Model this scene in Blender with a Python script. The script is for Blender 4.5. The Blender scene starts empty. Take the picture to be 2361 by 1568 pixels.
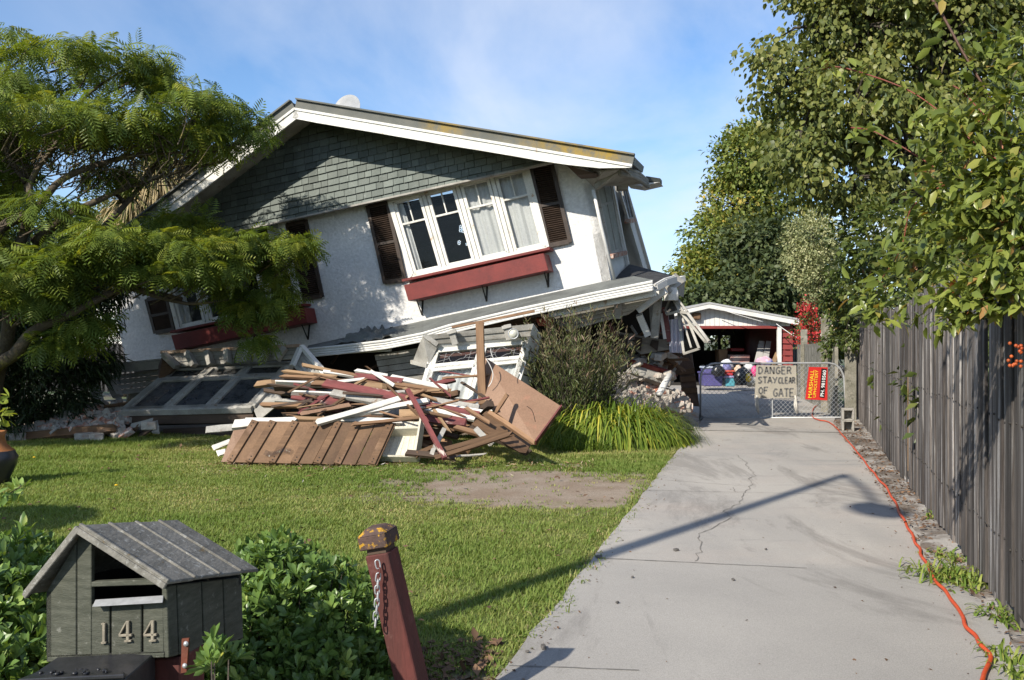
import bpy, bmesh, math, random
import numpy as np
from mathutils import Vector, Matrix, noise
from mathutils.geometry import tessellate_polygon
R = math.radians
S = bpy.context.scene
COL = S.collection
random.seed(7)
rng = np.random.default_rng(7)

# ---------------------------------------------------------------- camera, sky, sun, exposure
F, CX, CY, EYE = 2100.0, 1180.5, 784.0, 1.5           # focal length / centre in units of a 2361 x 1568 picture
cam = bpy.data.cameras.new('camera'); cam.sensor_width = 36; cam.lens = 36 * F / 2361
cam.clip_start = 0.05; cam.clip_end = 2000
co = bpy.data.objects.new('camera', cam); COL.objects.link(co)
co.location = (0, 0, EYE); co.rotation_euler = (R(90), 0, 0)
S.camera = co

SUN_EL = R(33.4)
SH = Vector((0.629, 0.777, 0)).normalized()            # the way shadows fall on the ground
sd = Vector((SH.x * math.cos(SUN_EL), SH.y * math.cos(SUN_EL), -math.sin(SUN_EL)))
sl = bpy.data.lights.new('sun', 'SUN'); sl.energy = 4.7; sl.angle = R(0.53); sl.color = (1, 0.925, 0.80)
so = bpy.data.objects.new('sun', sl); COL.objects.link(so)
so.rotation_euler = sd.to_track_quat('-Z', 'Y').to_euler(); so.location = (-20, -25, 30)

W = bpy.data.worlds.new("World"); S.world = W; W.use_nodes = True
nt = W.node_tree; nt.nodes.clear()
def wn(t, **k):
    n = nt.nodes.new(t)
    for a, b in k.items(): setattr(n, a, b)
    return n
out = wn('ShaderNodeOutputWorld'); bg = wn('ShaderNodeBackground')
sky = wn('ShaderNodeTexSky', sky_type='NISHITA', sun_disc=False, sun_elevation=SUN_EL,
         sun_rotation=math.atan2(-SH.x, -SH.y), air_density=1.0, dust_density=0.35, ozone_density=2.6)
tc = wn('ShaderNodeTexCoord'); sep = wn('ShaderNodeSeparateXYZ'); nt.links.new(tc.outputs['Generated'], sep.inputs[0])
add = wn('ShaderNodeMath', operation='ADD'); nt.links.new(sep.outputs[2], add.inputs[0]); add.inputs[1].default_value = 0.22
cmb = wn('ShaderNodeCombineXYZ')
for i in (0, 1):
    dv = wn('ShaderNodeMath', operation='DIVIDE'); nt.links.new(sep.outputs[i], dv.inputs[0]); nt.links.new(add.outputs[0], dv.inputs[1])
    nt.links.new(dv.outputs[0], cmb.inputs[i])
mp = wn('ShaderNodeMapping'); mp.inputs['Scale'].default_value = (1.0, 0.55, 1); mp.inputs['Rotation'].default_value = (0, 0, R(25)); mp.inputs['Location'].default_value = (0.35, 0.1, 0)
nt.links.new(cmb.outputs[0], mp.inputs[0])
nz = wn('ShaderNodeTexNoise'); nz.inputs['Scale'].default_value = 1.7; nz.inputs['Detail'].default_value = 9; nz.inputs['Roughness'].default_value = 0.55; nz.inputs['Distortion'].default_value = 0.35
nt.links.new(mp.outputs[0], nz.inputs['Vector'])
rp = wn('ShaderNodeValToRGB'); rp.color_ramp.elements[0].position = 0.37; rp.color_ramp.elements[1].position = 0.66
rp.color_ramp.elements[1].color = (0.72, 0.72, 0.72, 1)
nt.links.new(nz.outputs['Fac'], rp.inputs[0])
mx = wn('ShaderNodeMix', data_type='RGBA'); mrx = wn('ShaderNodeMapRange'); nt.links.new(sep.outputs[0], mrx.inputs[0]); mrx.inputs[1].default_value = -.5; mrx.inputs[2].default_value = -.05; mrx.inputs[3].default_value = .12; mrx.inputs[4].default_value = 1.0
mlt = wn('ShaderNodeMath', operation='MULTIPLY'); nt.links.new(rp.outputs[0], mlt.inputs[0]); nt.links.new(mrx.outputs[0], mlt.inputs[1])
tnt = wn('ShaderNodeMix', data_type='RGBA', blend_type='MULTIPLY'); tnt.inputs['Factor'].default_value = 1; nt.links.new(sky.outputs[0], tnt.inputs['A']); tnt.inputs['B'].default_value = (.70, .82, .94, 1)
nt.links.new(mlt.outputs[0], mx.inputs['Factor']); nt.links.new(tnt.outputs['Result'], mx.inputs['A'])
mx.inputs['B'].default_value = (4.6, 4.9, 5.5, 1)
nt.links.new(mx.outputs['Result'], bg.inputs[0]); bg.inputs[1].default_value = 0.125
nt.links.new(bg.outputs[0], out.inputs[0])
S.view_settings.view_transform = 'Standard'; S.view_settings.look = 'None'; S.view_settings.gamma = 1
S.view_settings.exposure = 0.66
S.cycles.max_bounces = 6; S.cycles.transparent_max_bounces = 12; S.cycles.caustics_reflective = False; S.cycles.caustics_refractive = False
S.cycles.use_denoising = True

# ---------------------------------------------------------------- points
C0 = Vector((0, 0, EYE))
def P(x, y, Y): return Vector(((x - CX) / F * Y, Y, EYE - (y - CY) / F * Y))
def G(x, y, z=0.0): return P(x, y, (EYE - z) * F / (y - CY))
class Plane:
    def __init__(s, pt, n): s.p = Vector(pt); s.n = Vector(n).normalized()
    @staticmethod
    def three(a, b, c): return Plane(a, (b - a).cross(c - a))
    def hit(s, xy, off=0.0):
        """point of the plane (moved by off towards the viewer's side) seen at xy"""
        n = s.n if s.n.dot(C0 - s.p) > 0 else -s.n
        r = Vector(((xy[0] - CX) / F, 1, -(xy[1] - CY) / F)); q = s.p + n * off
        return C0 + r * ((q - C0).dot(n) / r.dot(n))
def crop(x0, y0, s): return lambda x, y: ((x0 + x / s) / 1.0843, (y0 + y / s) / 1.0843)
Z1 = crop(0, 0, 2.614); Z2 = crop(400, 200, 2.24); Z3 = crop(900, 350, 2.7776); Z4 = crop(0, 600, 2.851)
Z5 = crop(500, 780, 2.566); Z6 = crop(1250, 650, 3.136); Z7 = crop(1650, 700, 3.92); Z8 = crop(0, 1250, 2.1464)
Y1 = crop(1650, 0, 2.2396); Y2 = crop(1900, 550, 2.2394); Y3 = crop(1900, 1050, 2.412); Y4 = crop(900, 1050, 2.1464)
Y5 = crop(0, 950, 3.92); Y7 = crop(1500, 380, 4.126)
UP = Vector((0, 0, 1))

# ---------------------------------------------------------------- objects
def wl(o):
    v = Vector((0, 0, 0))
    while o is not None: v = v + o.location; o = o.parent
    return v
def tag(o, label, cat, group=None, kind=None):
    if label: o['label'] = label
    if cat: o['category'] = cat
    if group: o['group'] = group
    if kind: o['kind'] = kind
    return o
def thing(name, label, cat, loc, group=None):
    o = bpy.data.objects.new(name, None); COL.objects.link(o); o.location = loc; o.empty_display_size = .2
    return tag(o, label, cat, group)
def link_mesh(name, me, m, parent=None, loc=None):
    o = bpy.data.objects.new(name, me); COL.objects.link(o)
    if m: me.materials.append(m)
    if parent: o.parent = parent
    if loc is not None: o.location = loc
    return o
class MB:
    def __init__(s): s.v = []; s.f = []
    def poly(s, pts):
        i = len(s.v); s.v += [Vector(p) for p in pts]; s.f.append(list(range(i, i + len(pts)))); return s
    def slab(s, pts, ext):
        pts = [Vector(p) for p in pts]; ext = Vector(ext); n = len(pts); i = len(s.v)
        s.v += pts + [p + ext for p in pts]
        s.f.append(list(range(i, i + n))); s.f.append(list(range(i + 2 * n - 1, i + n - 1, -1)))
        for k in range(n):
            j = (k + 1) % n; s.f.append([i + k, i + n + k, i + n + j, i + j])
        return s
    def bar(s, a, b, w, t, up=UP):
        """beam from a to b: w across, t along up"""
        a = Vector(a); b = Vector(b); d = (b - a).normalized(); sd_ = d.cross(Vector(up))
        if sd_.length < 1e-4: sd_ = d.cross(Vector((1, 0, 0)))
        sd_.normalize(); u = sd_.cross(d).normalized()
        q = [a + sd_ * (w / 2 * i) + u * (t / 2 * j) for i, j in ((-1, -1), (1, -1), (1, 1), (-1, 1))]
        return s.slab(q, b - a)
    def tube(s, pts, rad, n=8, cap=True):
        pts = [Vector(p) for p in pts]
        if not hasattr(rad, '__len__'): rad = [rad] * len(pts)
        i0 = len(s.v); ref = None
        for k, p in enumerate(pts):
            d = (pts[min(k + 1, len(pts) - 1)] - pts[max(k - 1, 0)]).normalized()
            if ref is None:
                ref = d.orthogonal().normalized()
            ref = (ref - d * ref.dot(d)).normalized(); b = d.cross(ref)
            for j in range(n):
                a = 2 * math.pi * j / n; s.v.append(p + (ref * math.cos(a) + b * math.sin(a)) * rad[k])
        for k in range(len(pts) - 1):
            for j in range(n):
                a = i0 + k * n + j; b_ = i0 + k * n + (j + 1) % n; s.f.append([a, b_, b_ + n, a + n])
        if cap:
            s.f.append(list(range(i0 + n - 1, i0 - 1, -1))); e = i0 + (len(pts) - 1) * n; s.f.append(list(range(e, e + n)))
        return s
    def box(s, c, sx, sy, sz, M=None):
        c = Vector(c); M = M or Matrix.Identity(3)
        q = [c + M @ Vector((sx / 2 * i, sy / 2 * j, -sz / 2)) for i, j in ((-1, -1), (1, -1), (1, 1), (-1, 1))]
        return s.slab(q, M @ Vector((0, 0, sz)))
    def lathe(s, c, prof, n=20, M=None):
        c = Vector(c); M = M or Matrix.Identity(3); i0 = len(s.v)
        for r, z in prof:
            for j in range(n):
                a = 2 * math.pi * j / n; s.v.append(c + M @ Vector((r * math.cos(a), r * math.sin(a), z)))
        for k in range(len(prof) - 1):
            for j in range(n):
                a = i0 + k * n + j; b_ = i0 + k * n + (j + 1) % n; s.f.append([a, b_, b_ + n, a + n])
        return s
    def grid(s, fn, nu, nv):
        i0 = len(s.v)
        for j in range(nv + 1):
            for i in range(nu + 1): s.v.append(Vector(fn(i / nu, j / nv)))
        for j in range(nv):
            for i in range(nu):
                a = i0 + j * (nu + 1) + i; s.f.append([a, a + 1, a + nu + 2, a + nu + 1])
        return s
    def rock(s, c, sx, sy, sz, M=None, j=.18, rnd=random):
        c = Vector(c); M = M or Matrix.Identity(3); i0 = len(s.v)
        for k in (-1, 1):
            for a, b in ((-1, -1), (1, -1), (1, 1), (-1, 1)):
                s.v.append(c + M @ Vector((sx / 2 * a * (1 - j * rnd.random()), sy / 2 * b * (1 - j * rnd.random()), sz / 2 * k * (1 - j * rnd.random()))))
        for q in ((3, 2, 1, 0), (4, 5, 6, 7), (0, 1, 5, 4), (1, 2, 6, 5), (2, 3, 7, 6), (3, 0, 4, 7)): s.f.append([i0 + e for e in q])
        return s
    def build(s, name, m, parent=None, smooth=False, bevel=0.0, loc=None, base=True):
        if parent is not None: o0 = wl(parent)
        elif loc is not None: o0 = Vector(loc)
        else:
            xs = [v.x for v in s.v]; ys = [v.y for v in s.v]
            o0 = Vector(((min(xs) + max(xs)) / 2, (min(ys) + max(ys)) / 2, min(v.z for v in s.v)))
        me = bpy.data.meshes.new(name); me.from_pydata([tuple(v - o0) for v in s.v], [], s.f)
        bm = bmesh.new(); bm.from_mesh(me); bmesh.ops.recalc_face_normals(bm, faces=bm.faces); bm.to_mesh(me); bm.free()
        if smooth: me.polygons.foreach_set('use_smooth', [True] * len(me.polygons))
        o = link_mesh(name, me, m, parent, None if parent is not None else o0)
        if bevel:
            b = o.modifiers.new('edge', 'BEVEL'); b.width = bevel; b.segments = 1; b.limit_method = 'ANGLE'
        return o
def mono(mb, name, m, label, cat, group=None, **k):
    return tag(mb.build(name, m, **k), label, cat, group)
def struct(mb, name, m, **k): return tag(mb.build(name, m, **k), None, None, kind='structure')

# ---------------------------------------------------------------- fast meshes of many leaves
def np_mesh(name, V, Fc, m, parent=None, rnd=None, smooth=False, loc=None):
    V = np.asarray(V, dtype=np.float32); Fc = np.asarray(Fc, dtype=np.int32); k = Fc.shape[1]
    o0 = wl(parent) if parent is not None else Vector(loc if loc is not None else (float(V[:, 0].mean()), float(V[:, 1].mean()), float(V[:, 2].min())))
    V = V - np.array(o0, dtype=np.float32)
    me = bpy.data.meshes.new(name); me.vertices.add(len(V)); me.vertices.foreach_set('co', V.ravel())
    me.loops.add(Fc.size); me.loops.foreach_set('vertex_index', Fc.ravel())
    me.polygons.add(len(Fc)); me.polygons.foreach_set('loop_start', np.arange(0, Fc.size, k, dtype=np.int32))
    if smooth: me.polygons.foreach_set('use_smooth', np.ones(len(Fc), dtype=bool))
    me.update(calc_edges=True)
    if rnd is not None:
        a = me.attributes.new('rnd', 'FLOAT', 'POINT'); a.data.foreach_set('value', np.asarray(rnd, dtype=np.float32))
    return link_mesh(name, me, m, parent, None if parent is not None else o0)
def nrm(a): return a / np.maximum(np.linalg.norm(a, axis=-1, keepdims=True), 1e-9)
def frames(d, n):
    x = nrm(d); z = n - x * (x * n).sum(-1, keepdims=True); z = nrm(z); y = np.cross(z, x)
    return np.stack([x, y, z], axis=-1)
def inst(tv, tf, pos, M, sc):
    tv = np.asarray(tv, float); tf = np.asarray(tf, int); n = len(pos)
    V = np.einsum('nij,kj->nki', M, tv) * np.asarray(sc).reshape(-1, 1, 1) + pos[:, None, :]
    Fc = tf[None] + (np.arange(n) * len(tv))[:, None, None]
    return V.reshape(-1, 3), Fc.reshape(-1, tf.shape[1])
LEAF_V = [(0, 0, 0), (.3, .2, .05), (.3, 0, 0), (.3, -.2, .05), (.68, .17, .01), (.68, 0, -.04), (.68, -.17, .01), (1, 0, -.13)]
LEAF_F = [(0, 2, 1), (0, 3, 2), (1, 2, 5), (1, 5, 4), (2, 3, 6), (2, 6, 5), (4, 5, 7), (5, 6, 7)]
ROUND_V = [(0, 0, 0), (.28, .36, .04), (.28, 0, 0), (.28, -.36, .04), (.66, .32, -.03), (.66, 0, -.06), (.66, -.32, -.03), (1, 0, -.2)]
OBO_V = [(0, 0, 0), (.35, .15, .05), (.35, 0, 0), (.35, -.15, .05), (.74, .22, .02), (.72, 0, -.03), (.74, -.22, .02), (1, 0, -.08)]
DIA_V = [(0, 0, 0), (.45, .3, .06), (.45, -.3, .06), (1, 0, -.08)]; DIA_F = [(0, 3, 1), (0, 2, 3)]
THIN_V = [(0, 0, 0), (.45, .07, .02), (.45, -.07, .02), (1, 0, -.12)]
def frond():
    v = []; f = []
    n = 7
    for i in range(n):
        t = .16 + .84 * i / (n - 1); z = -.42 * t * t; L = .40 * math.sin(math.pi * (.22 + .68 * t)) + .06
        for sg in (-1, 1):
            d = Vector((.38, sg * .92, -.30)).normalized(); b = Vector((t, 0, z)); w = Vector((.044, 0, -.010)); k = len(v)
            m_ = b + d * L * .5 + Vector((0, 0, .01)); e = b + d * L + Vector((0, 0, -.05))
            v += [tuple(b - w * .6), tuple(m_ - w), tuple(e), tuple(m_ + w)]; f.append((k, k + 1, k + 2, k + 3))
    k = len(v); v += [(0, -.008, 0), (.6, -.008, -.15), (1, 0, -.42), (.6, .008, -.15)]; f.append((k, k + 1, k + 2, k + 3))
    return v, f
FR_V, FR_F = frond()
def B(x, y, Y, rx, ry, rd): return (np.array(P(x, y, Y)), np.array([rx * Y / F, rd, ry * Y / F]))
def clump_points(blobs, n, ncl, cr, shell=.55, flat=1.0, g=rng):
    """n points in ncl clumps spread through the shells of the blobs; returns position, outward, clump random"""
    wts = np.array([float(np.prod(b[1])) ** .667 for b in blobs]); wts /= wts.sum()
    bi = g.choice(len(blobs), ncl, p=wts)
    d = nrm(g.normal(size=(ncl, 3))); r = shell + (1 - shell) * g.random(ncl) ** .6
    c = np.array([blobs[i][0] for i in bi]) + d * r[:, None] * np.array([blobs[i][1] for i in bi])
    cid = g.integers(0, ncl, n); off = nrm(g.normal(size=(n, 3))) * (1.75 * cr * g.random(n)[:, None] ** .5) * np.array([1, 1, flat])
    pos = c[cid] + off
    outw = nrm(d[cid] + .9 * nrm(off))
    return pos, outw, g.random(ncl)[cid], c
def leaf_mesh(name, m, parent, pos, outw, size, tv, tf, droop=.5, jit=.6, sz=.3, crnd=None, g=rng, upn=.7, loc=None):
    n = len(pos)
    d = nrm(outw + g.normal(size=(n, 3)) * jit + np.array([0, 0, -droop]))
    nn = nrm(g.normal(size=(n, 3)) * .55 + outw * .5 + np.array([0, 0, upn]))
    sc = size * (1 + sz * g.normal(size=n).clip(-1.8, 1.8))
    V, Fc = inst(tv, tf, pos, frames(d, nn), sc)
    rv = g.random(n) * .6 + (crnd if crnd is not None else g.random(n)) * .4
    return np_mesh(name, V, Fc, m, parent, np.repeat(rv, len(tv)), loc=loc)
def ribbons(base, d0, L, w, droop, nseg=5, tw=None):
    """arching straps: base, start direction, length, width, droop (how far the tip bends down)"""
    n = len(base); d0 = nrm(d0); L = np.asarray(L).reshape(-1, 1); w = np.asarray(w).reshape(-1, 1); droop = np.asarray(droop).reshape(-1, 1)
    hz = d0 * np.array([1, 1, 0]); side = nrm(np.cross(d0, np.array([0, 0, 1.0])) + 1e-6 * rng.normal(size=(n, 3)))
    if tw is not None:
        side = nrm(side + tw)
    p = base.copy(); rows = []
    for k in range(nseg + 1):
        t = k / nseg; ww = w * (1 - t ** 2.2) * .5 + .0006
        rows.append(np.stack([p - side * ww, p + side * ww], 1))
        d = nrm(d0 + np.array([0, 0, -1.0]) * droop * (t + .5 / nseg) ** 1.6 * 2)
        p = p + d * L / nseg
    V = np.concatenate(rows, 1); k2 = 2 * (nseg + 1)
    tf = np.array([(2 * k, 2 * k + 1, 2 * k + 3, 2 * k + 2) for k in range(nseg)])
    Fc = (tf[None] + (np.arange(n) * k2)[:, None, None]).reshape(-1, 4)
    return V.reshape(-1, 3), Fc, k2

# ---------------------------------------------------------------- materials
def newmat(name):
    m = bpy.data.materials.new(name); m.use_nodes = True; t = m.node_tree; t.nodes.clear()
    o = t.nodes.new('ShaderNodeOutputMaterial'); b = t.nodes.new('ShaderNodeBsdfPrincipled'); t.links.new(b.outputs[0], o.inputs[0])
    return m, t, b, o
def c4(c): return (c[0], c[1], c[2], 1)
def mixc(t, fac, a, b, mode='MIX'):
    n = t.nodes.new('ShaderNodeMix'); n.data_type = 'RGBA'; n.blend_type = mode; n.clamp_factor = True
    for s, v in (('Factor', fac), ('A', a), ('B', b)):
        if isinstance(v, (int, float)): n.inputs[s].default_value = v
        elif isinstance(v, (tuple, list)): n.inputs[s].default_value = c4(v)
        else: t.links.new(v, n.inputs[s])
    return n.outputs['Result']
def noise_n(t, vec, sc, det=5, rough=.55, dist=0.0):
    n = t.nodes.new('ShaderNodeTexNoise'); n.inputs['Scale'].default_value = sc; n.inputs['Detail'].default_value = det
    n.inputs['Roughness'].default_value = rough; n.inputs['Distortion'].default_value = dist
    if vec is not None: t.links.new(vec, n.inputs['Vector'])
    return n.outputs['Fac']
def ramp(t, fac, lo, hi, a=(0, 0, 0), b=(1, 1, 1)):
    n = t.nodes.new('ShaderNodeValToRGB'); e = n.color_ramp.elements; e[0].position = lo; e[1].position = hi
    e[0].color = c4(a); e[1].color = c4(b); t.links.new(fac, n.inputs[0]); return n.outputs[0]
def coords(t, stretch=(1, 1, 1), rot=(0, 0, 0)):
    a = t.nodes.new('ShaderNodeTexCoord'); b = t.nodes.new('ShaderNodeMapping'); b.inputs['Scale'].default_value = stretch; b.inputs['Rotation'].default_value = rot
    t.links.new(a.outputs['Object'], b.inputs[0]); return b.outputs[0]
def mat(name, c1, c2=None, sc=6, rough=.75, bump=.25, bsc=60, stretch=(1, 1, 1), isl=.18, spec=.3, peel=None, pl=(.55, .6), psc=9,
        pst=None, metal=0, bdist=.01, rot=(0, 0, 0), lo=.35, hi=.65, stain=None):
    m, t, b, o = newmat(name); v = coords(t, stretch, rot)
    c2 = c2 or tuple(x * .7 for x in c1)
    col = mixc(t, ramp(t, noise_n(t, v, sc), lo, hi), c1, c2)
    fine = noise_n(t, v, bsc, 4, .6)
    col = mixc(t, ramp(t, fine, .3, .75), col, mixc(t, 1.0, col, (.72, .72, .72), 'MULTIPLY'))
    if stain: col = mixc(t, ramp(t, noise_n(t, coords(t), stain[1], 6, .65), stain[2], stain[3]), col, stain[0])
    if peel:
        pv = coords(t, pst or stretch, rot); pf = ramp(t, noise_n(t, pv, psc, 8, .65), pl[0], pl[1]); col = mixc(t, pf, col, peel)
    if isl:
        gm = t.nodes.new('ShaderNodeNewGeometry'); mr = t.nodes.new('ShaderNodeMapRange'); t.links.new(gm.outputs['Random Per Island'], mr.inputs[0])
        mr.inputs[3].default_value = 1 - isl; mr.inputs[4].default_value = 1 + isl
        h = t.nodes.new('ShaderNodeHueSaturation'); t.links.new(mr.outputs[0], h.inputs['Value']); t.links.new(col, h.inputs['Color']); col = h.outputs[0]
    t.links.new(col, b.inputs['Base Color']); b.inputs['Roughness'].default_value = rough
    b.inputs['Specular IOR Level'].default_value = spec; b.inputs['Metallic'].default_value = metal
    if bump:
        bn = t.nodes.new('ShaderNodeBump'); bn.inputs['Strength'].default_value = bump; bn.inputs['Distance'].default_value = bdist
        t.links.new(fine, bn.inputs['Height']); t.links.new(bn.outputs[0], b.inputs['Normal'])
    return m
def leafmat(name, cols, trans=.32, rough=.45, spec=.35, tint=(1.25, 1.15, .45), gain=1.45):
    cols = [(p_, tuple(x * gain for x in c_)) for p_, c_ in cols]
    m, t, b, o = newmat(name)
    a = t.nodes.new('ShaderNodeAttribute'); a.attribute_name = 'rnd'
    r = t.nodes.new('ShaderNodeValToRGB'); e = r.color_ramp.elements
    e[0].position, e[0].color = cols[0][0], c4(cols[0][1]); e[1].position, e[1].color = cols[-1][0], c4(cols[-1][1])
    for p_, c_ in cols[1:-1]:
        x = e.new(p_); x.color = c4(c_)
    t.links.new(a.outputs['Fac'], r.inputs[0]); col = r.outputs[0]
    t.links.new(col, b.inputs['Base Color']); b.inputs['Roughness'].default_value = rough; b.inputs['Specular IOR Level'].default_value = spec
    tr = t.nodes.new('ShaderNodeBsdfTranslucent'); t.links.new(mixc(t, 1.0, col, tint, 'MULTIPLY'), tr.inputs[0])
    mx_ = t.nodes.new('ShaderNodeMixShader'); mx_.inputs[0].default_value = trans
    t.links.new(b.outputs[0], mx_.inputs[1]); t.links.new(tr.outputs[0], mx_.inputs[2]); t.links.new(mx_.outputs[0], o.inputs[0])
    return m
def glassmat(name, dirt=None, tr=.86, tint=(.96, .97, .97), rough=.05):
    m, t, b, o = newmat(name)
    b.inputs['Base Color'].default_value = (.02, .022, .024, 1); b.inputs['Roughness'].default_value = rough; b.inputs['Specular IOR Level'].default_value = .6
    tp = t.nodes.new('ShaderNodeBsdfTransparent'); tp.inputs[0].default_value = c4(tint); x = t.nodes.new('ShaderNodeMixShader'); x.inputs[0].default_value = tr
    t.links.new(b.outputs[0], x.inputs[1]); t.links.new(tp.outputs[0], x.inputs[2]); t.links.new(x.outputs[0], o.inputs[0])
    if dirt:
        f = ramp(t, noise_n(t, coords(t), dirt[1], 7, .7), dirt[2], dirt[3]); t.links.new(mixc(t, f, (.02, .022, .024), dirt[0]), b.inputs['Base Color'])
        mr = t.nodes.new('ShaderNodeMapRange'); t.links.new(f, mr.inputs[0]); mr.inputs[3].default_value = tr; mr.inputs[4].default_value = 0.0; t.links.new(mr.outputs[0], x.inputs[0])
    return m

MT = {}
MT['white'] = mat('white_weathered_paint', (.72, .71, .68), (.62, .61, .58), 4, .6, .2, 70, peel=(.42, .33, .25), pl=(.69, .72), psc=9, isl=.05)
MT['white2'] = mat('white_flaking_paint', (.72, .71, .67), (.60, .59, .54), 5, .65, .3, 60, peel=(.40, .30, .22), pl=(.635, .66), psc=5, isl=.06)
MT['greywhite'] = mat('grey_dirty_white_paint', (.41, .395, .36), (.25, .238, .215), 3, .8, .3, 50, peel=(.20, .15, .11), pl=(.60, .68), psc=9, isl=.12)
MT['stucco'] = mat('white_stucco', (.68, .67, .66), (.63, .62, .61), 2, .85, .6, 22, isl=0, bdist=.03, stain=((.60, .60, .59), 1.2, .58, .85))
MT['shingle'] = mat('grey_green_shingle', (.118, .138, .126), (.155, .175, .16), 3, .7, .25, 90, stretch=(1, 1, .35), isl=.22, spec=.25, stain=((.26, .28, .27), 14, .60, .8))
MT['roofing'] = mat('grey_roof_iron', (.075, .08, .075), (.11, .115, .105), 4, .6, .2, 60, isl=.05)
MT['lichen_roof'] = mat('lichened_roof_edge', (.09, .095, .085), (.13, .13, .11), 4, .75, .3, 60, isl=0, stain=((.30, .19, .015), 3.2, .53, .6))
MT['shutter'] = mat('dark_brown_shutter', (.030, .020, .015), (.05, .033, .024), 10, .5, .15, 80, isl=.1)
MT['boxred'] = mat('maroon_painted_box', (.17, .026, .022), (.125, .02, .018), 4, .55, .2, 50, isl=.06, stain=((.06, .012, .012), 5, .6, .75), peel=(.34, .22, .18), pl=(.70, .73), psc=18)
MT['iron'] = mat('black_iron', (.012, .012, .013), (.03, .025, .02), 10, .55, .1, isl=0)
MT['asphaltroof'] = mat('torn_black_roofing', (.028, .028, .03), (.06, .06, .06), 6, .8, .5, 40, isl=.1)
MT['greyroof'] = mat('grey_porch_roofing', (.17, .18, .17), (.11, .115, .11), 3, .8, .4, 40, isl=.1)
MT['dark'] = mat('dark_interior_shade', (.03, .027, .025), (.05, .045, .04), 2, .9, 0, isl=0)  # near-black: shade of closed interiors and gaps put into the colour
MT['curtain'] = mat('white_net_curtain', (.82, .82, .80), (.74, .74, .73), 3, .9, 0, isl=0)
MT['glass'] = glassmat('window_glass')
MT['dirtyglass'] = glassmat('dirty_glass', ((.085, .083, .078), 7, .36, .70), .35, rough=.5)
MT['timber'] = mat('raw_timber', (.26, .155, .085), (.16, .088, .05), 5, .75, .3, 40, stretch=(.12, 1, 1), isl=.3, peel=(.12, .065, .035), pl=(.60, .72), psc=4)
MT['tan'] = mat('pale_split_timber', (.33, .22, .125), (.22, .13, .07), 5, .75, .3, 40, stretch=(.12, 1, 1), isl=.25)
MT['brownwood'] = mat('brown_old_wood', (.15, .088, .048), (.092, .052, .029), 5, .75, .3, 40, stretch=(.14, 1, 1), isl=.25, stain=((.24, .15, .10), 3, .55, .8))
MT['darkwood'] = mat('dark_old_wood', (.055, .038, .028), (.09, .06, .042), 5, .8, .3, 40, stretch=(.14, 1, 1), isl=.25)
MT['pwhite'] = mat('white_painted_timber', (.66, .64, .59), (.57, .54, .48), 5, .6, .2, 40, stretch=(.2, 1, 1), isl=.1, peel=(.40, .20, .13), pl=(.63, .66), psc=8, stain=((.30, .25, .20), 2.2, .52, .85))
MT['pred'] = mat('maroon_painted_timber', (.19, .056, .052), (.12, .038, .038), 5, .6, .2, 40, stretch=(.2, 1, 1), isl=.15, peel=(.42, .36, .31), pl=(.62, .66), psc=12, stain=((.10, .035, .03), 2.0, .5, .8))
MT['cream'] = mat('cream_painted_board', (.62, .59, .49), (.55, .51, .41), 3, .6, .15, 40, isl=.04)
MT['pink'] = mat('pinkish_brown_board', (.27, .165, .106), (.22, .13, .083), 1.6, .6, .12, 50, isl=.03, stain=((.3, .14, .09), 2.6, .62, .8))
MT['brick'] = mat('red_brick_rubble', (.36, .13, .08), (.42, .24, .17), 9, .9, .6, 50, isl=.3, stain=((.46, .42, .38), 12, .45, .6))
MT['greybrick'] = mat('grey_mortared_brick', (.40, .375, .335), (.28, .25, .22), 9, .9, .6, 45, isl=.25, stain=((.36, .15, .10), 9, .60, .72))
MT['concrete'] = mat('mossy_concrete', (.30, .28, .24), (.15, .145, .11), 4, .9, .6, 40, isl=.1, stain=((.05, .05, .035), 5, .56, .66))
MT['galv'] = mat('galvanised_steel', (.46, .47, .48), (.36, .37, .38), 9, .42, .05, isl=.05, metal=.3, spec=.5)
MT['bark'] = mat('grey_brown_bark', (.12, .095, .068), (.07, .055, .04), 6, .9, .8, 30, isl=0, stain=((.20, .17, .05), 4, .55, .68), bdist=.02)
MT['darkbark'] = mat('dark_bark', (.05, .042, .034), (.085, .07, .055), 6, .9, .8, 30, isl=0, bdist=.02)
# ================================================================ ground, lawn, driveway
def nz2(x, y, s): return noise.noise(Vector((x * s, y * s, 3.7)))
def drive_left(y): return -0.058 + .279 * (y - 4.018)
_dr = sorted((G(*Y3(*q)).y, G(*Y3(*q)).x) for q in ((478, 60), (600, 210), (700, 340), (830, 510), (900, 610), (990, 770), (1060, 890), (1160, 1030), (1310, 1095), (1420, 1180), (1560, 1420), (1700, 1640)))
def drive_right(y):
    if y <= _dr[0][0]: return _dr[0][1]
    if y >= _dr[-1][0]: return _dr[-1][1] + .318 * (y - _dr[-1][0])
    for (a, b), (c, d) in zip(_dr[:-1], _dr[1:]):
        if a <= y <= c: return b + (d - b) * (y - a) / (c - a)
def dirt(x, y):
    n = .55 * nz2(x * .7, y * 1.3, 1.3) + .32 * nz2(x, y * 1.6, 3.1) + .22 * nz2(x, y, 8)
    a = 1.22 - math.hypot((x - .4) / 2.0, (y - 9.25) / 1.4) + .75 * n
    b = .7 - math.hypot((x + .6) / .75, (y - 10.3) / .45) + .7 * n
    c = .8 - math.hypot((x - .72) / .34, (y - 10.85) / .22) + .5 * n
    e = (4.35 - y) * 1.6 + .9 * n - .15
    g = .35 - (drive_left(y) - x) * 7 + .8 * n
    f = (y - 14.2 + .25 * n) * 2
    return min(1, max(0, (max(a, b, c, e, g, f) - .05 + .22 * nz2(x, y * 1.3, 13)) / .5))
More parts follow.
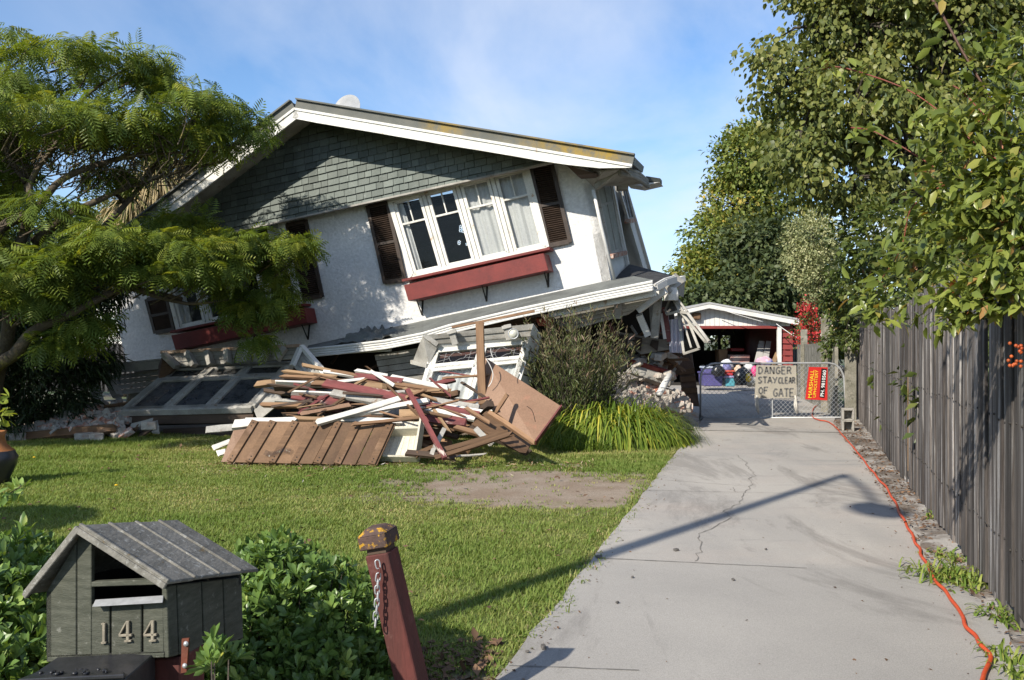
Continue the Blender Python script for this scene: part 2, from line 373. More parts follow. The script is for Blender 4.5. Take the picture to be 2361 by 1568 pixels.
ground_m, t, b, o = newmat('earth_and_grass'); v = coords(t)
b.inputs['Base Color'].default_value = (.1, .1, .06, 1)
t.links.new(mixc(t, ramp(t, noise_n(t, v, .5, 8), .4, .6), (.05, .085, .02), (.12, .10, .075)), b.inputs['Base Color']); b.inputs['Roughness'].default_value = .95
struct(MB().grid(lambda u, w: ((u - .5) * 900, (w - .25) * 900, -.05), 6, 6), 'ground', ground_m, loc=(0, 0, 0))

def lawn_mesh():
    y0, y1, st = 2.4, 17.0, .07
    ny = int((y1 - y0) / st); nx = 170; V = []; D_ = []
    for j in range(ny + 1):
        y = y0 + j * st; xr = drive_left(y) + .02 * nz2(0, y, 4); x0 = -13
        for i in range(nx + 1):
            x = x0 + (xr - x0) * (i / nx) ** .8; d = dirt(x, y)
            V.append((x, y, .006 + .018 * nz2(x, y, .9) * (1 - (i / nx) ** 12) + .004 * nz2(x, y, 6) - .006 * d)); D_.append(d)
    Fc = [(j * (nx + 1) + i, j * (nx + 1) + i + 1, (j + 1) * (nx + 1) + i + 1, (j + 1) * (nx + 1) + i) for j in range(ny) for i in range(nx)]
    return V, Fc, D_
lm, t, b, o = newmat('lawn_turf'); v = coords(t)
a = t.nodes.new('ShaderNodeAttribute'); a.attribute_name = 'rnd'
gr = mixc(t, ramp(t, noise_n(t, v, .9, 7), .35, .65), (.115, .155, .036), (.17, .18, .06)); gr = mixc(t, ramp(t, noise_n(t, v, 45, 4), .4, .75), gr, (.08, .095, .03))
so_ = mixc(t, ramp(t, noise_n(t, v, 2.2, 8, .65), .38, .66), (.255, .195, .145), (.35, .295, .24)); so_ = mixc(t, ramp(t, noise_n(t, v, 70, 3), .4, .75), so_, (.17, .13, .095))
t.links.new(mixc(t, a.outputs['Fac'], gr, so_), b.inputs['Base Color']); b.inputs['Roughness'].default_value = .95; b.inputs['Specular IOR Level'].default_value = .1
bn = t.nodes.new('ShaderNodeBump'); bn.inputs['Strength'].default_value = .6; bn.inputs['Distance'].default_value = .02; t.links.new(noise_n(t, v, 40, 5, .7), bn.inputs['Height']); t.links.new(bn.outputs[0], b.inputs['Normal'])
V, Fc, D_ = lawn_mesh()
tag(np_mesh('lawn', V, Fc, lm, rnd=D_, smooth=True, loc=(0, 0, 0)), None, None, kind='structure')

# driveway slab
dm, t, b, o = newmat('driveway_concrete'); v = coords(t)
sepn = t.nodes.new('ShaderNodeSeparateXYZ'); t.links.new(v, sepn.inputs[0])
base = mixc(t, ramp(t, noise_n(t, coords(t, (.9, .35, 1)), 1.1, 8, .62, .4), .35, .68), (.43, .402, .362), (.33, .313, .29))
base = mixc(t, ramp(t, noise_n(t, v, .7, 6), .5, .75), base, (.44, .39, .345))
base = mixc(t, ramp(t, noise_n(t, coords(t, (.5, 2.2, 1)), 1.3, 8, .7), .56, .70), base, (.29, .28, .265))
ad = t.nodes.new('ShaderNodeMath'); ad.operation = 'MULTIPLY_ADD'; t.links.new(noise_n(t, v, .9, 5), ad.inputs[0]); ad.inputs[1].default_value = 1.6; t.links.new(sepn.outputs[1], ad.inputs[2])
mr = t.nodes.new('ShaderNodeMapRange'); t.links.new(ad.outputs[0], mr.inputs[0]); mr.inputs[1].default_value = 6.95; mr.inputs[2].default_value = 6.75
base = mixc(t, mr.outputs[0], base, mixc(t, ramp(t, noise_n(t, v, .8, 7), .35, .7), (.385, .365, .335), (.315, .30, .278)))
base = mixc(t, ramp(t, noise_n(t, coords(t, (1.6, .5, 1)), .55, 9, .72, .8), .52, .60), base, mixc(t, 1.0, base, (.74, .735, .735), 'MULTIPLY'))
base = mixc(t, ramp(t, noise_n(t, v, 190, 3, .7), .36, .62), mixc(t, 1.0, base, (.74, .74, .74), 'MULTIPLY'), base)
base = mixc(t, ramp(t, noise_n(t, v, 26, 5, .7), .64, .78), base, (.27, .26, .25))
t.links.new(base, b.inputs['Base Color']); b.inputs['Roughness'].default_value = .9; b.inputs['Specular IOR Level'].default_value = .2
bn = t.nodes.new('ShaderNodeBump'); bn.inputs['Strength'].default_value = .35; bn.inputs['Distance'].default_value = .006; t.links.new(noise_n(t, v, 120, 4, .7), bn.inputs['Height']); t.links.new(bn.outputs[0], b.inputs['Normal'])
mb = MB(); n = 90; L_ = []; R_ = []
for k in range(n + 1):
    y = 1.2 + k * (17.4 - 1.2) / n
    L_.append(Vector((drive_left(y) + .018 * nz2(1, y, 1.7) + .02 * nz2(5, y, 7), y, 0))); R_.append(Vector((drive_right(y) + .03 * nz2(9, y, 1.1) + .025 * nz2(3, y, 5), y, 0)))
L_ += [Vector((3.75, 19, 0)), Vector((3.3, 24, 0)), Vector((3.2, 30.5, 0))]; R_ += [Vector((6.5, 19, 0)), Vector((8.0, 24, 0)), Vector((9.6, 30.5, 0))]
dz = Vector((0, 0, .03))
for k in range(len(L_) - 1):
    mb.poly([L_[k] + dz, R_[k] + dz, R_[k + 1] + dz, L_[k + 1] + dz]); mb.poly([L_[k], L_[k] + dz, L_[k + 1] + dz, L_[k + 1]]); mb.poly([R_[k] + dz, R_[k], R_[k + 1], R_[k + 1] + dz])
struct(mb, 'driveway', dm, loc=(0, 0, 0))

# cracks and slab joints (thin dark seams 4 mm above the slab)
seam = mat('dark_seam', (.19, .175, .155), (.25, .235, .215), 20, .95, 0, isl=0)
def seam_strip(mb, pts, w, jag=0.0):
    q = []
    for i in range(len(pts) - 1):
        a_, b_ = pts[i], pts[i + 1]; m_ = max(1, int((b_ - a_).length / .07))
        for k in range(m_): q.append(a_.lerp(b_, k / m_))
    q.append(pts[-1])
    q = [p + Vector((random.uniform(-jag, jag), random.uniform(-jag, jag), 0)) for p in q]
    for i in range(len(q) - 1):
        d = (q[i + 1] - q[i]).normalized(); s_ = Vector((-d.y, d.x, 0)) * w * random.uniform(.35, .65); s2 = s_
        mb.poly([q[i] - s_, q[i + 1] - s2, q[i + 1] + s2, q[i] + s_])
mb = MB(); g_ = lambda q: G(q[0], q[1], .034)
seam_strip(mb, [g_(Y4(*p)) for p in ((2020, 185), (2060, 215), (2080, 250), (2110, 280), (2115, 300), (2085, 320), (2105, 345), (2080, 375), (2065, 400), (2040, 440), (1990, 470), (1950, 490), (1985, 520), (1940, 555), (1850, 600), (1815, 620), (1835, 680), (1800, 760))], .0065, .020)
seam_strip(mb, [g_(Y4(*p)) for p in ((2000, 360), (2010, 385), (2065, 385))], .006, .012)
seam_strip(mb, [g_(Y4(*p)) for p in ((1640, 322), (1860, 338), (2090, 355))], .006, .006)
struct(mb, 'driveway_crack', seam)
mb = MB()
for a_, b_, w in ((Y4(1535, 376), (1960, 1140), .008), (Y4(1290, 740), (1860, 1309), .010), ((1610, 992), (1935, 997), .05), (Y4(800, 1315), Y4(1500, 1340), .007)):
    seam_strip(mb, [g_(a_), g_(b_)], w, .004)
struct(mb, 'driveway_joint', seam)

def fence_x(y): return 2.62 + .314 * (y - 4.79)
# soil strip along the fence
soil_m = mat('soil_and_bark_litter', (.20, .165, .135), (.13, .105, .085), 7, .95, .8, 50, isl=0, bdist=.02, stain=((.36, .335, .305), 2.0, .44, .58))
mb = MB()
mb.grid(lambda u, w: (drive_right(2 + 15.4 * w) - .06 + (fence_x(2 + 15.4 * w) + .15 - drive_right(2 + 15.4 * w)) * u, 2 + 15.4 * w, .012 + .03 * u + .03 * nz2(u * .6, w * 15, 2.3)), 8, 120)
struct(mb, 'soil_strip', soil_m, smooth=True)

# grass blades
def grass():
    N = 175000
    y = 3.4 + (15.2 - 3.4) * rng.random(N) ** 1.35; x = -11 + rng.random(N) * (11.1 + 3)
    ok = (x < np.array([drive_left(v) for v in y]) + .03) & (x > -.72 * y - 1.3) ; x, y = x[ok], y[ok]
    dd = np.array([dirt(a, c) for a, c in zip(x, y)]); pn = np.array([.8 * nz2(a * .7, c * 1.2, .8) + .5 * nz2(a, c * 1.5, 2.5) + .7 * nz2(a * .4, c * 1.4, .45) for a, c in zip(x, y)])
    ok = rng.random(len(x)) > dd * .97; x, y, dd, pn = x[ok], y[ok], dd[ok], pn[ok]; n = len(x)
    tall = np.where(y > 11.4, 1.7, 1.0)
    k = 5; px = np.repeat(x, k) + rng.normal(size=n * k) * .022; py = np.repeat(y, k) + rng.normal(size=n * k) * .022
    h = np.repeat((.020 + .013 * rng.random(n) + .016 * pn.clip(-.6, 1)) * tall, k) * (.6 + .6 * rng.random(n * k)); h = h.clip(.012, .14)
    a = rng.random(n * k) * 2 * np.pi; lean = .35 + .75 * rng.random(n * k); w = .0022 + .0018 * rng.random(n * k) + .0002 * np.repeat(y, k)
    bx = np.cos(a); by = np.sin(a); z0 = np.array([.006 + .018 * nz2(a_, b_, .9) + .004 * nz2(a_, b_, 6) for a_, b_ in zip(x, y)]).clip(0, .04); z0 = np.repeat(z0 - .002, k)
    p0 = np.stack([px - by * w, py + bx * w, z0], 1); p1 = np.stack([px + by * w, py - bx * w, z0], 1)
    tp = np.stack([px + bx * h * lean * 1.2, py + by * h * lean * 1.2, z0 + h], 1)
    V = np.stack([p0, p1, tp], 1).reshape(-1, 3); Fc = np.arange(len(V)).reshape(-1, 3)
    r = np.repeat((.52 - .75 * pn).clip(0, 1), k) * .55 + .5 * rng.random(n * k)
    return V, Fc, np.repeat(r, 3)
grass_m = leafmat('grass_blade', [(0, (.066, .105, .020)), (.35, (.096, .137, .030)), (.7, (.142, .160, .047)), (1, (.28, .235, .115))], .34, .6, .15, gain=1.75)
V, Fc, r = grass()
tag(np_mesh('lawn_grass', V, Fc, grass_m, rnd=r, loc=(0, 0, 0)), 'short mown grass blades covering the lawn in front of the collapsed house', 'grass', kind='stuff')

# ================================================================ the collapsed house
D = Vector((.283, .959, 0)).normalized()
HO = P(1408, 648, 14.7)
hpF = Plane(HO, D)
def fw(xy, off=0.0): return hpF.hit(xy, off)
A_b = fw((682, 250), .95); R_b = fw((1459, 380), .95); L_b = fw((214, 606), .95)
house = thing('collapsed_house', 'white stucco two-storey house tilted sharply over its crushed ground floor', 'house', (HO.x - 4.3, HO.y + 2.5, 0))
rr = (R_b - A_b).normalized(); lr = (L_b - A_b).normalized()
ru = rr.cross(D); ru = ru if ru.z > 0 else -ru; lu = lr.cross(D); lu = lu if lu.z > 0 else -lu
# wall with window openings
WR = [Z3(215, 425), Z3(1162, 190), Z3(1305, 748), Z3(372, 950)]
WL = [(368, 566), (653, 503), (697, 699), (416, 762)]
wall_px = [(236, 596), (500, 539), (1262, 373), Z3(1480, 187), Z3(1612, 300), Z3(1680, 640), Z3(1745, 985), (913, 756), (700, 803), (372, 840), (292.7, 841)]
outer = [fw(p) for p in wall_px]; holes = [[fw(p) for p in W_] for W_ in (WR, WL)]
tr = tessellate_polygon([outer] + holes); allp = outer + holes[0] + holes[1]
mb = MB(); i0 = 0; mb.v += [Vector(p) for p in allp] + [Vector(p) + D * .16 for p in allp]; nn_ = len(allp)
for f in tr: mb.f.append(list(f)); mb.f.append([q + nn_ for q in reversed(f)])
i0 = 0
for ring in (outer, holes[0], holes[1]):
    for k in range(len(ring)):
        a_, b_ = i0 + k, i0 + (k + 1) % len(ring); mb.f.append([a_, b_, b_ + nn_, a_ + nn_])
    i0 += len(ring)
mb.build('front_wall', MT['stucco'], house)
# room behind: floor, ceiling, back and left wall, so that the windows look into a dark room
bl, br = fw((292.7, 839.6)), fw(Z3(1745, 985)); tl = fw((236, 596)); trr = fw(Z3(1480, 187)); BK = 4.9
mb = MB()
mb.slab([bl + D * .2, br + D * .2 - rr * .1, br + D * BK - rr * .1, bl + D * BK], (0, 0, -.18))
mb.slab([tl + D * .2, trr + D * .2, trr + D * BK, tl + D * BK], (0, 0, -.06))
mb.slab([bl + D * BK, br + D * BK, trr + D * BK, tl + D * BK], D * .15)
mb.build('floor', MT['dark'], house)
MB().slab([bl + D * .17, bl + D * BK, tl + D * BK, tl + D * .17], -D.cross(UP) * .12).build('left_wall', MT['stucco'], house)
# roof
mb = MB(); RB = 5.6
for e_, u_ in ((R_b, ru), (L_b, lu)):
    eb_ = P(1482, 398, 16.6) if e_ is R_b else e_ + u_ * .01 + D * RB
    mb.slab([A_b + u_ * .01, e_ + u_ * .01, eb_, A_b + u_ * .01 + D * RB], u_ * .11)
roof = mb.build('roof', MT['roofing'], house)
lich_m, t, b, o = newmat('lichened_roof_edge'); v = coords(t); sx = t.nodes.new('ShaderNodeSeparateXYZ'); t.links.new(v, sx.inputs[0])
cr_n = t.nodes.new('ShaderNodeValToRGB'); el = cr_n.color_ramp.elements; xo = lambda px: (P(px, 0, 14.05).x - wl(house).x + 8) / 16
el[0].position = xo(955); el[0].color = (0, 0, 0, 1); el[1].position = xo(990); el[1].color = (.75, .75, .75, 1)
for px_, c_ in ((1040, .75), (1075, .1), (1180, .15), (1270, .85), (1425, .95), (1445, .0)): e_ = el.new(xo(px_)); e_.color = (c_, c_, c_, 1)
mr = t.nodes.new('ShaderNodeMapRange'); t.links.new(sx.outputs[0], mr.inputs[0]); mr.inputs[1].default_value = -8; mr.inputs[2].default_value = 8; t.links.new(mr.outputs[0], cr_n.inputs[0])
ml = t.nodes.new('ShaderNodeMath'); ml.operation = 'MULTIPLY'; t.links.new(cr_n.outputs[0], ml.inputs[0]); t.links.new(ramp(t, noise_n(t, v, 7, 7, .7), .36, .60), ml.inputs[1])
gcol = mixc(t, ramp(t, noise_n(t, v, 4, 6), .35, .65), (.085, .09, .082), (.12, .12, .105)); t.links.new(mixc(t, ml.outputs[0], gcol, (.26, .17, .02)), b.inputs['Base Color']); b.inputs['Roughness'].default_value = .8
for e_, u_ in ((R_b, ru), (L_b, lu)):
    d_ = (e_ - A_b)
    mb = MB(); n = 12
    mb.slab([A_b - D * .03, A_b + d_ - D * .03, A_b + d_ - D * .03 + u_ * .14, A_b - D * .03 + u_ * .14], D * .05)
    mb.bar(A_b + u_ * .15 - D * .03, A_b + d_ + u_ * .15 - D * .03, .09, .025, u_)
    mb.build('roof_edge', lich_m, house)
    mb = MB(); top = [A_b + d_ * (k / n) - u_ * (.004 + .006 * random.random()) - D * .045 for k in range(n + 1)]
    fac = [1.0] * (n + 1)
    if e_ is R_b: fac[-3:] = [.95, .78, .25]
    mb.slab(top + [A_b + d_ * (k / n) - u_ * (.175 * fac[k] + (.0 if k == 0 else .008 * random.random())) - D * .045 for k in range(n, -1, -1)], D * .035)
    mb.bar(A_b - D * .05 - u_ * .02, A_b + d_ - D * .05 - u_ * .02, .03, .04, u_)
    mb.build('bargeboard', MT['white2'], house)
    # soffit lining under the overhang
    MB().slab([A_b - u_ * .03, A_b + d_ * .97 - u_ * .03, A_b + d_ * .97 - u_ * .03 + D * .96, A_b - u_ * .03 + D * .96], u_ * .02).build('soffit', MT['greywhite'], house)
# shingled gable
gA, gR, gL = A_b + D * .7, fw((1278, 372), .25), fw((230, 601), .25)
e1 = (fw((1262, 373)) - fw((500, 539))).normalized(); e2 = e1.cross(D); e2 = e2 if e2.z > 0 else -e2
def g2(p): q = p - gL; return (q.dot(e1), q.dot(e2))
tri = [g2(gL), g2(gR), g2(gA)]
if tri[1][1] < -.02 or True:
    base_v = min(tri[0][1], tri[1][1])
def clip(poly, tri_):
    out = poly
    for i in range(3):
        ax, ay = tri_[i]; bx, by = tri_[(i + 1) % 3]; res = []
        f_ = lambda p: (bx - ax) * (p[1] - ay) - (by - ay) * (p[0] - ax)
        for k in range(len(out)):
            p, q = out[k], out[(k + 1) % len(out)]; fp_, fq = f_(p), f_(q)
            if fp_ >= 0: res.append(p)
            if (fp_ >= 0) != (fq >= 0):
                s_ = fp_ / (fp_ - fq); res.append((p[0] + (q[0] - p[0]) * s_, p[1] + (q[1] - p[1]) * s_))
        out = res
        if not out: break
    return out
def g3(p, off): return gL + e1 * p[0] + e2 * p[1] - D * off
MB().slab([gL - D * .012, gR - D * .012, gA - D * .012], D * .05).build('gable_backing', MT['dark'], house)
mb = MB(); RH = .118; v_ = -.05; row = 0; rs = random.Random(3)
while v_ < 3.5:
    u_ = -.3 + rs.random() * .1
    while u_ < 9.5:
        w = rs.choice((.13, .16, .17, .19, .22)); jj = rs.uniform(-.006, .006)
        q = clip([(u_ + .004, v_ + jj), (u_ + w - .004, v_ + jj), (u_ + w - .004, v_ + RH), (u_ + .004, v_ + RH)], tri)
        if len(q) >= 3:
            off = lambda p: .05 - .026 * (p[1] - v_) / RH
            mb.slab([g3(p, off(p)) for p in q], D * .014)
        u_ += w
    v_ += RH; row += 1
mb.build('shingled_gable', MT['shingle'], house)
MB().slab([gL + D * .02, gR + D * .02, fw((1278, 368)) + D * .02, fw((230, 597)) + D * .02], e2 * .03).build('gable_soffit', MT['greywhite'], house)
MB().bar(gL - D * .03 - e2 * .02, gR - D * .03 - e2 * .02, .08, .03, e2).build('gable_trim', MT['greywhite'], house)

# windows -----------------------------------------------------------------
def bil(q, off=0.0):
    c = [fw(p, 0) for p in q]
    return lambda u, v, o_=0.0: (c[0] * (1 - u) * (1 - v) + c[1] * u * (1 - v) + c[2] * u * v + c[3] * (1 - u) * v) - D * (o_ + off)
def window(q, curtains):
    Wf = bil(q); nD = -D
    mb = MB()
    for a_, b_ in (((-.012, 0), (1.012, 0)), ((1, -.0), (1, 1)), ((1.0, 1), (0, 1)), ((0, 1), (0, 0))):
        mb.bar(Wf(*a_, .015), Wf(*b_, .015), .085, .12, nD)
    for k in (1, 2, 3): mb.bar(Wf(k / 4, .02, .01), Wf(k / 4, .98, .01), .07, .09, nD)
    win = mb.build('window', MT['white2'], house, bevel=.004)
    for k in range(4):
        u0, u1 = k / 4 + .016, (k + 1) / 4 - .016; mb = MB(); v0, v1 = .035, .965
        pts = [(u0 + .014, v0), (u1 - .014, v0), (u1 - .014, v1), (u0 + .014, v1)]
        for i in range(4):
            w_ = .085 if i == 2 else .055
            mb.bar(Wf(*pts[i], .03), Wf(*pts[(i + 1) % 4], .03), w_, .05, nD)
        mb.bar(Wf(u0 + .02, .33, .03), Wf(u1 - .02, .33, .03), .035, .04, nD)
        mb.bar(Wf((u0 + u1) / 2, .05, .03), Wf((u0 + u1) / 2, .33, .03), .022, .035, nD)
        mb.build('sash', MT['white2'], win, bevel=.003)
        MB().slab([Wf(u0 + .014, v0, .022), Wf(u1 - .014, v0, .022), Wf(u1 - .014, v1, .022), Wf(u0 + .014, v1, .022)], D * .004).build('pane', MT['glass'], win)
    for (ua, ub, va) in curtains:
        nf = max(3, int((ub - ua) * 40))
        def cf(u, v, ua=ua, ub=ub, va=va, nf=nf):
            x = ua + (ub - ua) * u; s_ = math.sin(u * nf * 1.7 + 1.2 * math.sin(v * 2 + u * 5)) * .022 * (.5 + .8 * v) + .01 * math.sin(u * nf * 4.3)
            return Wf(x, va + (.965 - va) * v, -.035 + s_)
        MB().grid(cf, nf * 6, 8).build('curtain', MT['curtain'], win, smooth=True)
    return win
wr = window(WR, [(.02, .075, .03), (.455, .545, .1), (.525, .995, .03)])
wl_ = window(WL, [(.02, .1, .05), (.86, .98, .05)])
# flower stickers on the second pane of the right window
Wf = bil(WR); mb = MB(); rs = random.Random(5)
for (u, v) in ((.475, .52), (.49, .55), (.465, .57), (.482, .585), (.43, .72), (.435, .70), (.50, .76), (.485, .75), (.49, .53), (.47, .545)):
    for j in range(5):
        a_ = j * 1.256; c_ = Wf(u - .03 + .008 * math.cos(a_), v + .014 * math.sin(a_), .036); mb.lathe(c_, [(0.0001, 0), (.010, .0), (.010, .002)], 8, Matrix((e1, e2, -D)).transposed())
mb.build('sticker', mat('white_blue_sticker', (.75, .78, .82), (.25, .45, .65), 30, .5, 0, isl=.2), wr)
# shutters ----------------------------------------------------------------
def shutter(q):
    Wf = bil(q); nD = -D; mb = MB()
    for a_, b_ in (((.06, 0), (.06, 1)), ((.94, 0), (.94, 1))): mb.bar(Wf(*a_, .045), Wf(*b_, .045), .06, .045, nD)
    for v in (.015, .985): mb.bar(Wf(.1, v, .045), Wf(.9, v, .045), .075, .043, nD)
    mb.bar(Wf(.1, .5, .045), Wf(.9, .5, .045), .05, .04, nD)
    n = 36
    for k in range(n):
        v = .045 + .91 * (k + .5) / n
        if abs(v - .5) < .02: continue
        mb.bar(Wf(.1, v, .046), Wf(.9, v, .046), .036, .009, (-D * .62 + UP * .78))
    mb.slab([Wf(.05, .02, .008), Wf(.95, .02, .008), Wf(.95, .98, .008), Wf(.05, .98, .008)], -D * .006)
    mb.build('shutter', MT['shutter'], house)
shutter([Z3(50, 462), Z3(205, 428), Z3(330, 975), Z3(172, 1000)])
shutter([Z3(1180, 185), Z3(1345, 158), Z3(1475, 712), Z3(1310, 745)])
shutter([Z2(705, 812), Z2(830, 785), Z2(925, 1215), Z2(785, 1240)])
shutter([Z4(1045, 425), Z4(1205, 392), Z4(1262, 640), Z4(1110, 667)])
# window boxes -------------------------------------------------------------
def window_box(ledge, box, brackets):
    mb = MB(); o1 = .40
    q = [fw(p, o1) for p in box]; mb.slab(q, D * .36)
    bx = mb.build('window_box', MT['boxred'], house, bevel=.006)
    mb = MB(); a_, b_ = fw(ledge[0], .16), fw(ledge[1], .16); mb.bar(a_ - e2 * .03, b_ - e2 * .03, .26, .045, e2); mb.build('sill', MT['boxred'], house, bevel=.005)
    for (p, p2) in brackets:
        mb = MB(); top = fw(p, .34); top_w = top + D * .33; bot = fw(p2, .02)
        mb.bar(top, top_w, .03, .012); mb.bar(top_w, bot, .03, .012, -D); mb.bar(top + D * .05, bot, .018, .012, -D); mb.build('bracket', MT['iron'], bx)
window_box((Z3(310, 968), Z3(1330, 745)), [Z3(303, 1008), Z3(1275, 785), Z3(1308, 905), Z3(335, 1118)],
           [(Z3(385, 1110), Z3(430, 1215)), (Z3(840, 1008), Z3(878, 1120)), (Z3(1272, 908), Z3(1307, 1022))])
window_box((Z4(1240, 645), Z4(2190, 450)), [Z4(1218, 680), Z4(2170, 482), Z4(2192, 590), Z4(1250, 785)],
           [(Z4(1300, 780), Z4(1350, 880)), (Z4(1740, 685), Z4(1790, 790)), (Z4(2140, 600), Z4(2195, 710))])
# satellite dish ------------------------------------------------------------
dc = P(800, 251, 17.2); dn = Vector((-.35, -.9, .25)).normalized(); q_ = dn.to_track_quat('Z', 'Y').to_matrix()
mb = MB(); mb.lathe(dc, [(.0, -.06), (.10, -.052), (.19, -.03), (.285, 0), (.29, .012), (.285, .012), (.19, -.018), (.10, -.04), (0.001, -.048)], 28, q_)
mb.tube([dc - dn * .06, dc - dn * .16 - UP * .2, dc - dn * .16 - UP * .75], .02); dish = mb.build('satellite_dish', mat('pale_grey_dish', (.33, .34, .35), (.29, .30, .31), 9, .5, .05, isl=0), house, smooth=True)
# side wall (right), racked ---------------------------------------------------
SB, ST = fw(Z3(1745, 985)), fw(Z3(1612, 300))
hpS = Plane.three(SB, SB + D, ST)
def sw(xy, off=0.0): return hpS.hit(xy, off)
sn = hpS.n if hpS.n.dot(C0 - hpS.p) > 0 else -hpS.n
MB().slab([ST - D * .0, sw(Z3(1760, 280)), sw(Z3(1884, 945)), SB], -sn * .15).build('side_wall', MT['white'], house)
MB().slab([sw(Z3(1735, 270), -.35), sw(Z3(1830, 270), -.35), sw(Z3(1990, 905), -.35), sw(Z3(1870, 950), -.35)], -sn * .1).build('side_wall', MT['greywhite'], house)
MB().slab([sw(Z3(1782, 275)), sw(Z3(1848, 300)), sw(Z3(1900, 545)), sw(Z3(2022, 908)), sw(Z3(1955, 885))] , -sn * .3).build('side_wall', MT['white'], house)
mb = MB(); q = [sw(Z3(1640, 330), .02), sw(Z3(1730, 308), .02), sw(Z3(1812, 762), .02), sw(Z3(1735, 792), .02)]
for i in range(4): mb.bar(q[i], q[(i + 1) % 4], .07, .06, sn)
m0, m1 = q[0].lerp(q[1], .5), q[3].lerp(q[2], .5); mb.bar(m0, m1, .04, .05, sn); mb.bar(q[0].lerp(q[3], .27), q[1].lerp(q[2], .27), .04, .05, sn)
w1 = mb.build('side_window', MT['greywhite'], house)
MB().slab(q, sn * .004).build('pane', MT['dirtyglass'], w1)
mb = MB(); mb.grid(lambda u, v: q[0].lerp(q[1], u).lerp(q[3].lerp(q[2], u), v) + sn * (.012 + .006 * math.sin(u * 60)), 40, 4); mb.build('curtain', mat('grey_net_curtain', (.38, .39, .36), (.30, .31, .28), 4, .9, 0, isl=0), w1)
mb = MB(); mb.bar(sw(Z3(1738, 808), .06), sw(Z3(1838, 783), .06), .10, .07); mb.build('side_sill', MT['brick'], house)
mb = MB(); q2 = [sw(Z3(1812, 330), .02), sw(Z3(1842, 332), .02), sw(Z3(1892, 545), .02), sw(Z3(1852, 556), .02)]
for i in range(4): mb.bar(q2[i], q2[(i + 1) % 4], .06, .06, sn)
mb.bar(q2[0].lerp(q2[1], .5), q2[3].lerp(q2[2], .5), .04, .05, sn); w2 = mb.build('side_window', MT['greywhite'], house); MB().slab(q2, sn * .004).build('pane', MT['dirtyglass'], w2)
mb = MB(); mb.bar(sw(Z3(1855, 565), .06), sw(Z3(1902, 556), .06), .10, .08); mb.build('side_sill', MT['brick'], house)
mb = MB(); mb.tube([sw(Z3(1620, 345), .06), sw(Z3(1672, 590), .06), sw(Z3(1768, 975), .08)], .028, 8); mb.build('downpipe', MT['white'], house, smooth=True)
# trims of side wall, splayed loose board
mb = MB(); mb.bar(sw(Z3(1745, 300), .04), sw(Z3(1876, 940), .04), .09, .05, sn); mb.bar(sw(Z3(1785, 300), .03), sw(Z3(1960, 885), .03), .10, .05, sn); mb.bar(sw(Z3(1846, 320), .03), sw(Z3(2014, 900), .03), .08, .05, sn); mb.build('corner_board', MT['white'], house)
# broken eave on the right
mb = MB()
ea, eb = P(*Z3(1640, 330), 14.6), P(*Z3(1800, 205), 14.2)
mb.bar(ea, eb, .07, .09); mb.build('eave_bracket', MT['greywhite'], house)
mb = MB(); rs = random.Random(11)
g0 = [P(*Z3(1800, 200), 14.1), P(*Z3(1855, 205), 14.6), P(*Z3(1930, 235), 15.3), P(*Z3(1990, 285), 16.0)]
for o_ in (0, .05, .10): mb.tube([p + Vector((.02 * o_ * 10, 0, -o_ + .02 * rs.random())) for p in g0], .038, 8)
mb.build('eave_gutter', MT['greywhite'], house, smooth=True)
mb = MB(); mb.slab([P(*Z3(1480, 190), 14.75), P(*Z3(1690, 222), 14.1), P(*Z3(1800, 205), 14.05), P(*Z3(1980, 300), 15.8), P(*Z3(1850, 320), 15.6), P(*Z3(1790, 300), 15.6), P(*Z3(1615, 320), 14.75)], (0, 0, .03)); mb.build('eave_soffit', MT['greywhite'], house)
mb = MB(); mb.slab([P(*Z3(1985, 250), 16.2), P(*Z3(2085, 266), 16.4), P(*Z3(2085, 292), 16.4), P(*Z3(1990, 285), 16.2)], D * .25); mb.build('rear_roof_edge', MT['roofing'], house)
mb = MB(); mb.slab([P(*Z3(1930, 300), 16.1), P(*Z3(2082, 292), 16.35), P(*Z3(1950, 322), 16.1), P(*Z3(1850, 305), 15.9)], D * .5); mb.build('rear_fascia', MT['white'], house)
mb = MB(); mb.slab([P(*Z3(1430, 172), 14.12), P(*Z3(1540, 205), 14.1), P(*Z3(1640, 235), 14.1), P(*Z3(1505, 245), 14.2)], D * .35); mb.build('rotten_eave_end', MT['darkwood'], house)
MB().rock(P(*Z3(1825, 310), 15.5), .2, .2, .2).build('eave_block', MT['greywhite'], house)
# porch roof, gutter, soffit ---------------------------------------------------
def poly_strip(mb, top, bot):
    for k in range(len(top) - 1): mb.slab([top[k], top[k + 1], bot[k + 1], bot[k]], (0, 0, -.02))
GT = [Z3(2035, 985), Z3(1630, 1065), Z3(1100, 1178), Z3(630, 1288), Z3(440, 1345), Z5(1200, 185), Z5(900, 220), Z5(690, 240)]
WB = [Z3(1900, 945)] + [(x_, 645 + (1408 - x_) * .217) for x_ in (Z3(1640, 0)[0], Z3(1100, 0)[0], Z3(630, 0)[0], Z3(440, 0)[0], 892, 784, 710)]
mb = MB(); poly_strip(mb, [fw(p, -.02 if i else .25) for i, p in enumerate(WB)], [fw(p, .88) + UP * .03 for p in GT]); mb.build('porch_roof', MT['greyroof'], house)
mb = MB(); gl = [fw(p, .93) for p in GT]
for k in range(len(gl) - 1):
    w = .115
    mb.bar(gl[k] - UP * .06, gl[k + 1] - UP * .06, .10, w, UP)
    for o_, r_ in ((.0, .02), (-.045, .012), (-.085, .014), (-.12, .018)): mb.tube([gl[k] + UP * o_ - D * .055, gl[k + 1] + UP * o_ - D * .055], r_, 6)
mb.build('porch_gutter', MT['white'], house)
